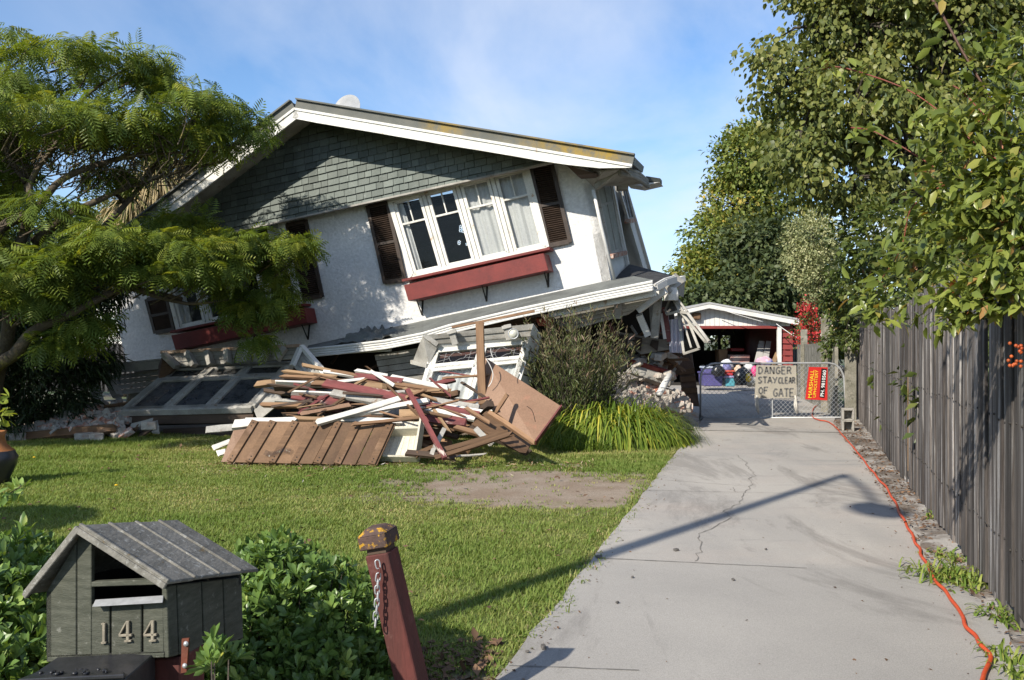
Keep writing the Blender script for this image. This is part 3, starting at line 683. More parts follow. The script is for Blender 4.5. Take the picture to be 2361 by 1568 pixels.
mb = MB(); mb.bar(fw(Z3(2055, 1060), .78), fw(Z3(1310, 1212), .78), .05, .10, UP); mb.build('porch_fascia', MT['white2'], house); mb = MB(); mb.bar(fw(Z5(740, 268), .8), fw(Z5(1225, 238), .8), .06, .07, UP); mb.build('porch_fascia', MT['white2'], house)
# rumpled roofing in the middle
mb = MB(); c_ = [fw(Z5(850, 205), .9), fw(Z5(1440, 148), .9), fw(Z5(1300, 110), .1), fw(Z5(1040, 105), .1)]
mb.grid(lambda u, v: c_[0].lerp(c_[1], u).lerp(c_[3].lerp(c_[2], u), v) + Vector((0, -.04, .09)) * (noise.noise(Vector((u * 9, v * 5, 1))) + .7 * noise.noise(Vector((u * 3 + v * 4, v * 12, 5)))), 40, 20)
mb.build('rumpled_roofing', MT['greyroof'], house)
# weatherboards under the eave
def boards(mb, q, n, ext):
    """lapped boards filling quad q (TL, TR, BR, BL)"""
    for k in range(n):
        a_, b_ = k / n, (k + 1) / n - .02
        p = [q[0].lerp(q[3], a_), q[1].lerp(q[2], a_), q[1].lerp(q[2], b_), q[0].lerp(q[3], b_)]
        t_ = Vector(ext).normalized() * -.022
        mb.slab([p[0], p[1], p[2] + t_, p[3] + t_], Vector(ext))
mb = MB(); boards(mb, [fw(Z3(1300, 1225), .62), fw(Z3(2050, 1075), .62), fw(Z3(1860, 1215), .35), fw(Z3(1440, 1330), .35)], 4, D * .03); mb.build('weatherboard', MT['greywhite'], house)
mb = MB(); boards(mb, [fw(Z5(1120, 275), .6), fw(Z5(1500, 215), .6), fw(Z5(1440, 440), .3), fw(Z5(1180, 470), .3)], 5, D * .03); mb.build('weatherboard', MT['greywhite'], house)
mb = MB(); mb.bar(fw(Z3(1790, 1120), .7), fw(Z3(1795, 1228), .5), .10, .10, -D); mb.build('eave_bracket', MT['greywhite'], house)
mb = MB(); mb.slab([fw(Z3(640, 1302), .9), fw(Z3(1220, 1188), .95), fw(Z3(1310, 1215), .95), fw(Z3(1130, 1240), .8), fw(Z3(780, 1305), .8)], D * .7 - UP * .05); mb.build('torn_lining', MT['darkwood'], house)
mb = MB(); mb.bar(fw(Z3(640, 1300), .98), fw(Z3(1215, 1188), .98), .04, .035); mb.build('split_batten', MT['timber'], house)
mb = MB(); mb.slab([fw(Z3(1215, 1235), .7), fw(Z3(1330, 1225), .7), fw(Z3(1345, 1300), .7), fw(Z3(1240, 1290), .7)], D * .03); mb.build('red_panel', mat('orange_red_board', (.30, .05, .02), (.25, .04, .02), 4, .7, .1, isl=0), house)
# inner wall of the crushed ground floor, near-black to paint the shade in there
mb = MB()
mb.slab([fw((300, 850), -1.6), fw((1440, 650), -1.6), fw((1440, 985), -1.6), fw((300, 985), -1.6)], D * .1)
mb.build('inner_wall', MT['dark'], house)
mb = MB(); rs = random.Random(2)
for k in range(34):
    x = rs.uniform(560, 1440); a_ = fw((x, rs.uniform(790, 900)), rs.uniform(-1.2, .1)); b_ = a_ + Vector((rs.uniform(-.8, .8), rs.uniform(-.3, .3), rs.uniform(-.8, .5))); mb.bar(a_, b_, rs.uniform(.05, .14), rs.uniform(.02, .05))
mb.build('broken_framing', MT['darkwood'], house)
# left end of the porch
mb = MB(); e_l = [P(*Z4(670, 935), 15.6), P(*Z4(1180, 885), 15.5)]
mb.bar(e_l[0], e_l[1], .12, .14); mb.bar(e_l[0] + UP * .09 + D * .1, e_l[1] + UP * .09 + D * .1, .3, .03); mb.build('porch_fascia', MT['greywhite'], house)
mb = MB(); boards(mb, [P(*Z4(690, 975), 15.8), P(*Z4(1160, 925), 15.7), P(*Z4(1130, 1075), 15.6), P(*Z4(850, 1105), 15.6)], 4, D * .03); mb.build('weatherboard', MT['greywhite'], house)
mb = MB(); mb.bar(P(*Z4(630, 880), 15.3), P(*Z4(705, 1165), 15.0), .13, .12, -D); mb.build('porch_post', MT['white'], house)
mb = MB(); mb.bar(P(*Z4(765, 975), 15.3), P(*Z4(842, 1118), 15.1), .10, .14, -D); mb.build('porch_post', MT['greywhite'], house)
# collapsed right corner of the porch
mb = MB(); pr = [P(*Z3(1740, 985), 14.9), P(*Z3(1872, 862), 16.6), P(*Z3(2010, 905), 18.2), P(*Z3(2200, 948), 17.2), P(*Z3(2245, 975), 16.6), P(*Z3(2190, 955), 14.9), P(*Z3(2060, 1000), 14.2), P(*Z3(1900, 1010), 14.2)]
mb.slab(pr, (0, 0, -.05)); mb.build('corner_roofing', MT['asphaltroof'], house)
mb = MB(); gg = [P(*Z3(2050, 1005), 13.9), P(*Z3(2115, 968), 14.1), P(*Z3(2185, 948), 14.4)]
for k in range(2):
    mb.bar(gg[k] - UP * .05, gg[k + 1] - UP * .05, .09, .10)
    for o_ in (0, -.05, -.10): mb.tube([gg[k] + UP * o_ - D * .05, gg[k + 1] + UP * o_ - D * .05], .016, 6)
mb.bar(P(*Z3(2205, 975), 14.6), P(*Z3(2245, 962), 14.7), .09, .09); mb.build('porch_gutter', MT['white'], house)
mb = MB(); mb.slab([P(*Z6(1400, 150), 14.9), P(*Z6(1435, 150), 15.4), P(*Z6(1420, 285), 15.4), P(*Z6(1395, 270), 14.9)], D * .4); mb.build('corner_fascia', MT['greywhite'], house)
mb = MB(); mb.bar(P(*Z6(1082, 392), 14.3), P(*Z6(1295, 232), 14.1), .12, .13, -D); mb.build('porch_beam', MT['white'], house)
mb = MB(); mb.bar(P(*Z6(1290, 235), 14.3), P(*Z6(1400, 150), 14.6), .2, .1, -D); mb.build('porch_beam', MT['greywhite'], house)
mb = MB(); mb.bar(P(*Z6(1242, 285), 14.6), P(*Z6(1212, 610), 14.7), .12, .12, -D); mb.build('porch_post', MT['greywhite'], house)
mb = MB(); mb.bar(P(*Z6(1090, 430), 14.5), P(*Z6(1160, 590), 14.6), .10, .10, -D); mb.build('porch_post', MT['white'], house)
mb = MB(); mb.bar(P(*Z6(1290, 370), 14.8), P(*Z6(1330, 640), 14.8), .08, .08, -D); mb.build('porch_post', MT['pred'], house)
mb = MB(); mb.bar(P(*Z6(1262, 420), 14.8), P(*Z6(1295, 620), 14.8), .05, .05, -D); mb.build('porch_post', MT['white'], house)
mb = MB(); mb.lathe(P(*Z6(1340, 268), 14.4), [(.02, -.1), (.11, -.1), (.13, 0), (.10, .1), (.02, .11)], 9); mb.build('eave_block', MT['white'], house)
# near-black wall behind the corner, shade of the cavity put into its colour
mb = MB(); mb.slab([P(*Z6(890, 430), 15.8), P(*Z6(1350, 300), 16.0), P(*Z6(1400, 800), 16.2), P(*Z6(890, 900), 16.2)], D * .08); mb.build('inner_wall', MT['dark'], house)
mb = MB(); mb.slab([P(*Z6(1165, 340), 15.2), P(*Z6(1225, 320), 15.2), P(*Z6(1225, 600), 15.2), P(*Z6(1185, 590), 15.2)], D * .03); mb.build('lining_board', MT['greywhite'], house)
# ================================================================ fallen bay windows
def q_frame(mb, q, ns, us, w, t, up):
    pass
def fallen_bay(name_label, pl, top_q, cols, rows, mats, loc, curtain=None, off=0.0):
    bay = thing('fallen_bay_window', name_label, 'bay window', loc)
    q = [pl.hit(p) for p in top_q]; n = pl.n if pl.n.dot(C0 - pl.p) > 0 else -pl.n
    L = lambda u, v, o=0.0: q[0] * (1 - u) * (1 - v) + q[1] * u * (1 - v) + q[2] * u * v + q[3] * (1 - u) * v + n * o
    mb = MB(); 
    for a_, b_ in (((-.01, 0), (1.01, 0)), ((1, 0), (1, 1)), ((1.01, 1), (-.01, 1)), ((0, 1), (0, 0))): mb.bar(L(*a_), L(*b_), .13, .10, n)
    for u in cols[1:-1]: mb.bar(L(u, .01), L(u, .99), .12, .09, n)
    for v in rows[1:-1]: mb.bar(L(.01, v), L(.99, v), .10, .085, n)
    fr = mb.build('window_frame', mats[0], bay, bevel=.005)
    mb = MB()
    for i in range(len(cols) - 1):
        for j in range(len(rows) - 1):
            u0, u1, v0, v1 = cols[i] + .02, cols[i + 1] - .02, rows[j] + .02, rows[j + 1] - .02
            pts = [L(u0, v0, .02), L(u1, v0, .02), L(u1, v1, .02), L(u0, v1, .02)]
            for k in range(4): mb.bar(pts[k], pts[(k + 1) % 4], .075, .06, n)
            MB().slab([L(u0, v0, .01), L(u1, v0, .01), L(u1, v1, .01), L(u0, v1, .01)], n * .004).build('pane', mats[1], bay)
    mb.build('sash', mats[0], bay, bevel=.004)
    return bay, L, n
# left one lies on its back, tilted
QL = Plane.three(P(*Z4(890, 1220), 14.3), P(*Z4(1790, 1195), 13.9), P(*Z4(1250, 920), 15.35))
bayL, LL, nL = fallen_bay('large grey bay window lying tilted on its back with six dirty panes', QL, [Z4(1245, 925), Z4(2065, 893), Z4(1795, 1198), Z4(890, 1222)], [0, .335, .665, 1], [0, .29, 1], (MT['greywhite'], MT['dirtyglass']), P(*Z4(1400, 1300), 14.3))
e_t = [P(*Z4(1165, 800), 15.3), P(*Z4(2150, 752), 14.7)]; e_b = [P(*Z4(1260, 908), 15.25), P(*Z4(2085, 850), 14.75)]
mb = MB(); boards(mb, [e_t[0], e_t[1], e_b[1], e_b[0]], 3, D * .03); mb.build('eave_board', MT['greywhite'], bayL)
mb = MB(); mb.bar(e_t[0] - D * .05, e_t[1] - D * .05, .06, .05); mb.build('eave_trim', mat('orange_brown_edge', (.33, .18, .1), (.4, .34, .28), 6, .8, .2, isl=0), bayL)
mb = MB(); mb.slab([e_b[0], e_b[1], LL(1, -.03, .08), LL(0, -.03, .08)], UP * .03); mb.build('window_head', MT['greywhite'], bayL)
for t_ in (.20, .345, .49, .64, .78, .9):
    mb = MB(); mb.bar(e_t[0].lerp(e_t[1], t_) - D * .07 - UP * .02, e_b[0].lerp(e_b[1], t_ + .01) - D * .16, .09, .11, -D); mb.build('eave_bracket', MT['greywhite'], bayL, bevel=.004)
mb = MB(); mb.slab([P(*Z4(1160, 810), 15.2), P(*Z4(1265, 905), 15.1), P(*Z4(1130, 1010), 15.0), P(*Z4(1128, 900), 15.2)], D * .06); mb.build('end_board', MT['brownwood'], bayL)
mb = MB(); mb.bar(P(*Z4(1168, 815), 15.15), P(*Z4(1262, 905), 15.05), .12, .08); mb.build('corner_board', MT['greywhite'], bayL)
mb = MB(); boards(mb, [P(*Z4(2150, 760), 14.6), P(*Z4(2330, 980), 14.0), P(*Z4(2200, 1010), 13.9), P(*Z4(2085, 895), 14.5)], 4, D * .03); mb.build('end_board', MT['greywhite'], bayL)
mb = MB(); mb.bar(P(*Z4(2150, 758), 14.55), P(*Z4(2360, 1000), 13.9), .08, .06); mb.bar(P(*Z4(2140, 770), 14.5), P(*Z4(2085, 895), 14.4), .09, .06); mb.build('corner_board', MT['white'], bayL)
mb = MB(); mb.slab([LL(-.01, 1.01, -.02), LL(1.01, 1.01, -.02), LL(1.01, 1.01, -.02) - UP * .2, LL(-.01, 1.01, -.02) - UP * .18], D * .1); mb.build('sill_beam', MT['darkwood'], bayL)
mb = MB(); mb.bar(LL(.03, 1, -.1) - UP * .1, LL(.0, 1, -.1) - UP * .46 - D * .1, .16, .16, -D); mb.build('sill_leg', MT['darkwood'], bayL)
mb = MB(); boards(mb, [LL(.28, 1.0, -.2) - UP * .12, LL(1, 1.0, -.2) - UP * .1, LL(1, 1, -.2) - UP * .38, LL(.28, 1, -.2) - UP * .36], 7, D * .04); mb.build('underboard', MT['darkwood'], bayL)
mb = MB(); mb.slab([LL(1.0, .98, 0), LL(1.03, .55, 0), P(*Z4(2010, 1150), 13.9), P(*Z4(1840, 1290), 13.7)], D * .05); mb.build('end_panel', MT['greywhite'], bayL)
mb = MB(); mb.slab([LL(0, 0, -.25), LL(1, 0, -.25), LL(1, 1, -.25), LL(0, 1, -.25)], nL * -.03); mb.build('back_lining', MT['dark'], bayL)
# central one, still nearly upright
QC = Plane(P(1100, 850, 13.45), Vector((-.16, -1, .30)))
bayC, LC, nC = fallen_bay('white leadlight bay window leaning upright between debris pile and bush', QC, [Z5(1515, 240), Z5(2110, 182), Z5(1985, 600), Z5(1395, 660)], [0, .52, 1], [0, .30, 1], (MT['white2'], MT['glass']), P(*Z5(1700, 640), 13.3))
tl_, tr_ = QC.hit(Z5(1430, 150), .25), QC.hit(Z5(2140, 75), .25); bl_, br_ = QC.hit(Z5(1530, 208), .1), QC.hit(Z5(2120, 160), .1)
mb = MB(); boards(mb, [tl_, tr_, br_, bl_], 2, -nC * .04); mb.build('eave_board', MT['greywhite'], bayC)
mb = MB(); mb.slab([bl_, br_, LC(1, 0, .05), LC(0, 0, .05)], -nC * .03); mb.build('window_head', MT['white'], bayC)
for p0, p1 in ((Z5(1612, 118), Z5(1640, 205)), (Z5(1965, 85), Z5(1985, 175))):
    mb = MB(); mb.bar(QC.hit(p0, .30), QC.hit(p1, .2), .09, .12, nC); mb.bar(QC.hit(p0, .34), QC.hit((p0[0] + 2, p0[1] + 8), .33), .14, .06, nC); mb.build('eave_bracket', MT['greywhite'], bayC, bevel=.004)
mb = MB(); boards(mb, [tl_, bl_, QC.hit(Z5(1470, 345), .02), QC.hit(Z5(1368, 318), -.35)], 1, -nC * .03); mb.bar(QC.hit(Z5(1440, 150), .24), QC.hit(Z5(1522, 210), .14), .07, .06, nC); mb.bar(QC.hit(Z5(1368, 320), -.3), QC.hit(Z5(1470, 345), .04), .1, .06); mb.build('side_panel', MT['greywhite'], bayC)
mb = MB(); boards(mb, [tr_, QC.hit(Z5(2190, 150), -.2), QC.hit(Z5(2100, 560), -.3), LC(1, .9, 0)], 6, -nC * .03); mb.build('side_panel', MT['white2'], bayC)
mb = MB(); mb.grid(lambda u, v: LC(.03 + .46 * u, .34 + .64 * v, -.06 + .018 * math.sin(u * 40 + 2 * v) * (.4 + v)), 50, 6); mb.build('curtain', MT['curtain'], bayC, smooth=True)
mb = MB(); mb.grid(lambda u, v: LC(.54 + .44 * u, .34 + .64 * v, -.06 + .018 * math.sin(u * 37 + 2 * v) * (.4 + v)), 50, 6); mb.build('curtain', MT['curtain'], bayC, smooth=True)
mb = MB(); mb.slab([LC(0, 0, -.3), LC(1, 0, -.3), LC(1, 1, -.3), LC(0, 1, -.3)], nC * -.03); mb.build('back_lining', mat('red_brown_room', (.13, .055, .04), (.07, .04, .03), 2, .9, 0, isl=0), bayC)
mb = MB()                                                # lead cames of the two top lights
for (ua, ub) in ((.05, .48), (.56, .96)):
    um = (ua + ub) / 2; ring = [(um + .09 * math.cos(a_), .155 + .065 * math.sin(a_) * (1 + .4 * math.cos(3 * a_))) for a_ in [k * 2 * math.pi / 18 for k in range(19)]]
    segs = list(zip(ring[:-1], ring[1:])) + [((ua, .10), (um - .09, .15)), ((um + .09, .15), (ub, .10)), ((ua, .21), (um - .08, .17)), ((um + .08, .17), (ub, .21)), ((um, .04), (um, .09)), ((um, .22), (um, .28)), ((ua + .08, .04), (ua + .08, .28)), ((ub - .08, .04), (ub - .08, .28))]
    for a_, b_ in segs: mb.bar(LC(*a_, .018), LC(*b_, .018), .0055, .005, nC)
mb.build('lead_came', mat('lead_grey', (.20, .205, .21), (.15, .15, .155), 9, .5, 0, isl=0), bayC)
lc = QC.hit(Z5(2010, 140), .42); q_ = (nC + Vector((.1, 0, -.25))).normalized().to_track_quat('Z', 'Y').to_matrix()
fl = thing('floodlight', 'round glass outdoor lamp fixed under the eave of the white leadlight bay window', 'lamp', lc)
mb = MB(); mb.lathe(lc, [(.03, -.13), (.045, -.12), (.06, -.05), (.078, -.005), (.078, .01), (.068, .01), (.05, -.03)], 20, q_); mb.tube([lc - nC * .1, lc - nC * .2 + UP * .05], .02); mb.build('lamp_housing', MT['galv'], fl, smooth=True)
mb = MB(); mb.lathe(lc + nC * .0, [(.001, .03), (.03, .024), (.055, .008), (.066, -.01)], 16, q_); mb.build('lens', mat('pale_lens', (.62, .60, .48), (.5, .5, .45), 20, .25, 0, isl=0), fl, smooth=True)

# ================================================================ debris pile
def pile(px, py, lift=0.0):
    Y = 7.77 / (.575 + (py - CY) / F); return P(px, py, Y * (1 - lift))
def plank(z0, z1, w, t, m, label, lift=0.0, cat='plank', name='plank', group='timbers of the debris pile', Ya=None, Yb=None, taper=1.0, cr=None, face=None):
    a_ = pile(*z0, lift) if Ya is None else P(*z0, Ya); b_ = pile(*z1, lift) if Yb is None else P(*z1, Yb)
    w *= .88; t *= .8; c_ = (a_ + b_) / 2; x = (b_ - a_).normalized(); nn = Vector(face) if face else (C0 - c_).normalized() * .75 + UP * .65
    z = (nn - x * nn.dot(x)).normalized(); y = z.cross(x); L = (b_ - a_).length; r_ = random; bow = r_.uniform(-.012, .012) * L; jag = .055 if m in ('timber', 'tan', 'brownwood', 'darkwood') else .03
    M = Matrix((x, y, z)).transposed().to_4x4(); M.translation = c_
    mb = MB(); n = max(2, int(L / .25)); rows = []
    for k in range(n + 1):
        u = -L / 2 + L * k / n; e_ = (w / 2) * (1 if 0 < k < n else taper); q = lambda s: s + r_.uniform(-.003, .003)
        rows.append([Vector((u + r_.uniform(-jag, jag) * (k in (0, n)), q(i * e_), q(j * t / 2) + bow * math.sin(math.pi * k / n))) for i, j in ((-1, -1), (1, -1), (1, 1), (-1, 1))])
    for k in range(n):
        for i in range(4): j = (i + 1) % 4; mb.poly([rows[k][i], rows[k][j], rows[k + 1][j], rows[k + 1][i]])
    mb.poly(rows[0][::-1]); mb.poly(rows[-1])
    me = bpy.data.meshes.new(name); me.from_pydata([tuple(v) for v in mb.v], [], mb.f)
    bm = bmesh.new(); bm.from_mesh(me); bmesh.ops.remove_doubles(bm, verts=bm.verts, dist=1e-5); bmesh.ops.recalc_face_normals(bm, faces=bm.faces); bm.to_mesh(me); bm.free()
    o = link_mesh(name, me, MT[m]); o.matrix_world = M
    return tag(o, label, cat, group)
PL = [  # ends in crop Z5, width, thickness, material, lift, label
 ((655, 340), (1010, 415), .05, .04, 'tan', .02, 'thin orange-brown batten topmost on the left of the debris pile'),
 ((535, 378), (860, 415), .05, .04, 'tan', .02, 'pale split batten sticking out left under the topmost batten'),
 ((520, 412), (830, 428), .05, .05, 'timber', .018, 'orange-brown batten over the dark beam at the pile top left'),
 ((485, 470), (800, 455), .16, .12, 'darkwood', .0, 'thick dark weathered beam end at the left top of the pile'),
 ((484, 458), (830, 464), .03, .13, 'pwhite', .012, 'thin white-edged strip lying along the dark beam'),
 ((350, 468), (480, 452), .10, .06, 'tan', .01, 'short pale stub poking left out of the pile over the fallen window'),
 ((800, 385), (1030, 418), .05, .05, 'pwhite', .022, 'narrow white strip near the pile top beside orange battens'),
 ((855, 382), (1000, 408), .05, .05, 'timber', .024, 'short orange-brown piece tucked over the narrow white strip'),
 ((985, 408), (1300, 445), .10, .04, 'pred', .024, 'short maroon board on the top of the pile'),
 ((1000, 375), (1195, 408), .05, .04, 'pwhite', .026, 'short white strip crossing the pile crest'),
 ((1095, 380), (1240, 468), .05, .02, 'pwhite', .045, 'thin white lath lying diagonally over the pile top'),
 ((1230, 420), (1590, 490), .09, .05, 'pwhite', .024, 'long white board along the upper right edge of the pile'),
 ((1250, 462), (1600, 510), .07, .05, 'timber', .020, 'orange timber just under the long white upper board'),
 ((1190, 470), (1480, 500), .10, .06, 'timber', .016, 'wide raw timber in the middle of the upper right pile'),
 ((1030, 470), (1185, 485), .12, .05, 'tan', .030, 'short pale split block at the pile centre'),
 ((720, 458), (1040, 465), .09, .05, 'timber', .024, 'raw split timber above the red ship-shaped board'),
 ((880, 450), (1050, 432), .05, .03, 'pwhite', .034, 'thin white-faced splinter above the red-topped board'),
 ((990, 468), (1060, 432), .04, .03, 'tan', .040, 'short pale splinter leaning in the middle of the pile'),
 ((1200, 505), (1480, 528), .16, .10, 'darkwood', .0, 'dark thick beam end under the upper right timbers'),
 ((1480, 515), (1600, 515), .09, .09, 'timber', .016, 'square brown timber end at the right of the upper pile'),
 ((795, 455), (1450, 590), .14, .05, 'pred', .040, 'long maroon-topped board running diagonally across the pile'),
 ((850, 520), (1260, 600), .12, .06, 'greywhite', .032, 'flaking grey moulding under the long maroon-topped board'),
 ((1200, 525), (1310, 520), .08, .05, 'greywhite', .030, 'short grey white block by the diagonal maroon board'),
 ((590, 530), (950, 590), .16, .03, 'pred', .020, 'wide pinkish maroon board on the left of the pile'),
 ((590, 518), (870, 530), .03, .09, 'pwhite', .027, 'white edge strip on top of the wide pinkish maroon board'),
 ((385, 596), (880, 612), .07, .05, 'timber', .010, 'long thin timber running out to the left of the pile'),
 ((650, 655), (960, 600), .07, .04, 'pink', .030, 'pink-faced lath slanting up on the left of the pile'),
 ((760, 708), (1270, 560), .09, .05, 'pwhite', .056, 'long white board slanting across the pile centre'),
 ((900, 672), (1470, 568), .08, .05, 'pwhite', .048, 'second long white board slanting behind the first'),
 ((1100, 640), (1400, 650), .10, .05, 'greywhite', .028, 'grey weathered board behind the slanting white boards'),
 ((1000, 660), (1310, 665), .09, .05, 'brownwood', .022, 'brown board flat under the slanting white boards'),
 ((1420, 590), (1790, 660), .10, .05, 'pred', .040, 'maroon board on the right with white lower edge'),
 ((1400, 615), (1760, 688), .07, .05, 'pwhite', .036, 'white edged batten under the right maroon board'),
 ((1440, 678), (1700, 705), .15, .03, 'pred', .034, 'wide bright maroon board low on the right of the pile'),
 ((1480, 568), (1790, 620), .12, .04, 'greywhite', .026, 'wide grey moulding stack lying against the leadlight window'),
 ((1500, 590), (1800, 640), .06, .04, 'pwhite', .030, 'white moulding strip along the wide grey moulding stack'),
 ((615, 685), (830, 690), .06, .04, 'tan', .046, 'pale broken batten above the brown board panel'),
 ((920, 690), (1290, 705), .08, .05, 'pwhite', .036, 'white board flat above the cream cupboard panel'),
 ((990, 720), (1420, 675), .05, .03, 'timber', .056, 'thin raw batten crossing above the cream cupboard panel'),
 ((1295, 660), (1410, 655), .13, .09, 'tan', .040, 'square pale timber block in front of the maroon board'),
 ((300, 700), (620, 697), .08, .07, 'pwhite', .03, 'white beam lying along the top of the brown board panel'),
 ((215, 730), (330, 718), .14, .10, 'pwhite', .032, 'short thick white beam end left of the brown board panel'),
 ((1330, 495), (1570, 940), .06, .06, 'pred', .070, 'long thin dark maroon stick slanting down the pile front'),
 ((1570, 745), (1490, 900), .06, .04, 'greywhite', .05, 'grey lath crossing the dark maroon stick'),
 ((1550, 890), (1980, 770), .07, .035, 'brownwood', .062, 'brown batten leaning on the low right front of the pile'),
 ((1510, 935), (1990, 785), .06, .035, 'brownwood', .070, 'second brown batten close below the leaning batten'),
 ((1640, 925), (1830, 912), .03, .015, 'greywhite', .01, 'thin grey stick lying on the lawn by the pile'),
 ((1340, 905), (1640, 935), .08, .05, 'darkwood', .03, 'dark broken timber on the grass under the crossed sticks'),
 ((1400, 910), (1520, 860), .07, .05, 'brownwood', .03, 'brown broken chunk beside the cream cupboard panel'),
 ((1640, 740), (1850, 800), .07, .05, 'timber', .03, 'splintered raw timber beside the low right maroon board'),
 ((1710, 620), (1850, 710), .05, .04, 'timber', .05, 'raw splinter slanting down toward the pink board'),
 ((1770, 750), (1870, 850), .08, .02, 'greywhite', .04, 'pale torn board fragment in the low right of the pile'),
 ((1750, 745), (2100, 900), .10, .05, 'darkwood', .03, 'dark timber slanting down to the foot of the pink board'),
 ((1860, 650), (2140, 840), .06, .06, 'timber', .074, 'raw timber edge along the foot of the pink board'),
 ((75, 875), (190, 830), .08, .015, 'pwhite', .0, 'pale sliver standing out left of the brown panel'),
 ((45, 755), (220, 740), .12, .02, 'greywhite', .0, 'grey flat board lying on the grass left of the pile'),
 ((120, 905), (165, 895), .09, .02, 'pwhite', .0, 'small white scrap at the left foot of the brown panel'),
]
for z0, z1, w, t_, m_, li, lab in PL: plank(Z5(*z0), Z5(*z1), w, t_, m_, lab, li)
rs = random.Random(21)
for k in range(60):                                    # short broken bits filling the heap
    x, y = rs.uniform(500, 1850), rs.uniform(450, 890)
    if y > 660 and x < 1260: y = rs.uniform(470, 670)
    a_ = rs.uniform(-.35, .35); l_ = rs.uniform(60, 200)
    m_ = rs.choice(['darkwood', 'darkwood', 'brownwood', 'timber', 'greywhite', 'pred'])
    plank(Z5(x - l_ * math.cos(a_), y - l_ * math.sin(a_)), Z5(x + l_ * math.cos(a_), y + l_ * math.sin(a_)), rs.uniform(.05, .12), rs.uniform(.03, .06), m_,
          'short broken length of timber jammed deep inside the debris pile', -.012 - rs.random() * .02, group='broken timbers deep in the debris pile')
for k in range(38):                                    # laths and splinters strewn over the top
    x, y = rs.uniform(560, 1750), rs.uniform(400, 690)
    a_ = rs.gauss(.05, .32); l_ = rs.uniform(40, 170)
    plank(Z5(x - l_ * math.cos(a_), y - l_ * math.sin(a_)), Z5(x + l_ * math.cos(a_), y + l_ * math.sin(a_)), rs.uniform(.018, .045), rs.uniform(.012, .03), rs.choice(['timber', 'tan', 'brownwood', 'darkwood', 'brownwood', 'timber', 'pred']),
          'thin splintered lath strewn over the top of the debris pile', .02 + rs.random() * .03, group='laths strewn over the debris pile')
# the board panel with battens
pq = [pile(*Z5(340, 705), .045), pile(*Z5(1262, 718), .045), P(*Z5(1140, 988), 10.72), P(*Z5(175, 968), 10.80)]
pn_ = (pq[1] - pq[0]).cross(pq[3] - pq[0]).normalized(); pn_ = pn_ if pn_.dot(C0 - pq[0]) > 0 else -pn_
PQ = lambda u, v, o=0.0: pq[0].lerp(pq[1], u).lerp(pq[3].lerp(pq[2], u), v) + pn_ * o
bp = thing('battened_boarding', 'brown panel of wide boards with battens leaning on the front of the pile', 'panel', (PQ(.5, 1).x, PQ(.5, 1).y, 0))
mb = MB()
for k in range(7): mb.slab([PQ(k / 7 + .003, 0), PQ((k + 1) / 7 - .003, 0), PQ((k + 1) / 7 - .003, 1), PQ(k / 7 + .003, 1)], pn_ * .02)
pm = mat('brown_panel_board', (.175, .103, .057), (.10, .058, .032), 2.2, .7, .3, 40, isl=.28, stain=((.10, .055, .035), 3, .58, .8))
mb.build('board', pm, bp, bevel=.003)
for u in (.02, .145, .30, .45, .60, .735, .96):
    mb = MB(); mb.bar(PQ(u, .005, .032), PQ(u, .995, .032), .085, .022, pn_); o = mb.build('batten', MT['brownwood'], bp, bevel=.003)
    mb = MB()
    for v in (.07, .15, .88, .95): mb.lathe(PQ(u, v, .044), [(.001, 0), (.009, 0), (.009, .002)], 6, pn_.to_track_quat('Z', 'Y').to_matrix())
    mb.build('nail', MT['iron'], o)
mono(MB().slab([pile(*Z5(215, 760), .03), pile(*Z5(330, 745), .03), P(*Z5(240, 960), 11.0), P(*Z5(135, 962), 11.0)], -pn_ * .02), 'board', MT['pink'], 'pink flat board showing behind the left end of the brown panel', 'board', 'loose boards around the pile')
mono(MB().slab([P(*Z5(175, 966), 10.85), P(*Z5(1125, 985), 10.78), P(*Z5(1115, 996), 10.74), P(*Z5(170, 974), 10.82)], (0, .02, .0)), 'board', MT['pink'], 'pink thin board edge lying on the grass under the brown panel', 'board', 'loose boards around the pile')
# cream cupboard panel
cb = thing('cupboard_carcass', 'cream painted cupboard carcass lying in the pile beside the brown panel', 'cupboard', P(*Z5(1270, 960), 11.0))
cq = [pile(*Z5(1255, 705), .03), pile(*Z5(1430, 700), .035), P(*Z5(1395, 958), 10.95), P(*Z5(1150, 955), 10.95)]
cn = (cq[1] - cq[0]).cross(cq[3] - cq[0]).normalized(); cn = cn if cn.dot(C0 - cq[0]) > 0 else -cn
CQ = lambda u, v, o=0.0: cq[0].lerp(cq[1], u).lerp(cq[3].lerp(cq[2], u), v) + cn * o
mb = MB()
for k in range(6): mb.slab([CQ(k / 6 + .004, 0), CQ((k + 1) / 6 - .004, 0), CQ((k + 1) / 6 - .004, 1), CQ(k / 6 + .004, 1)], -cn * .015)
mb.build('back_board', MT['cream'], cb)
mb = MB(); mb.slab([CQ(0, .36), CQ(1, .34), CQ(1, .34, .16), CQ(0, .36, .16)], (0, 0, -.02)); mb.build('shelf', MT['cream'], cb)
mb = MB(); mb.slab([CQ(1, 0, -.02), CQ(1, 1, -.02), CQ(1, 1, .2), CQ(1.03, 0, .2)], Vector((.022, 0, 0))); mb.build('side_panel', MT['cream'], cb)
mb = MB(); mb.slab([CQ(0, .97), CQ(1, .98), CQ(1, .98, .1), CQ(0, .97, .1)], (0, 0, -.02)); mb.build('shelf', MT['cream'], cb)
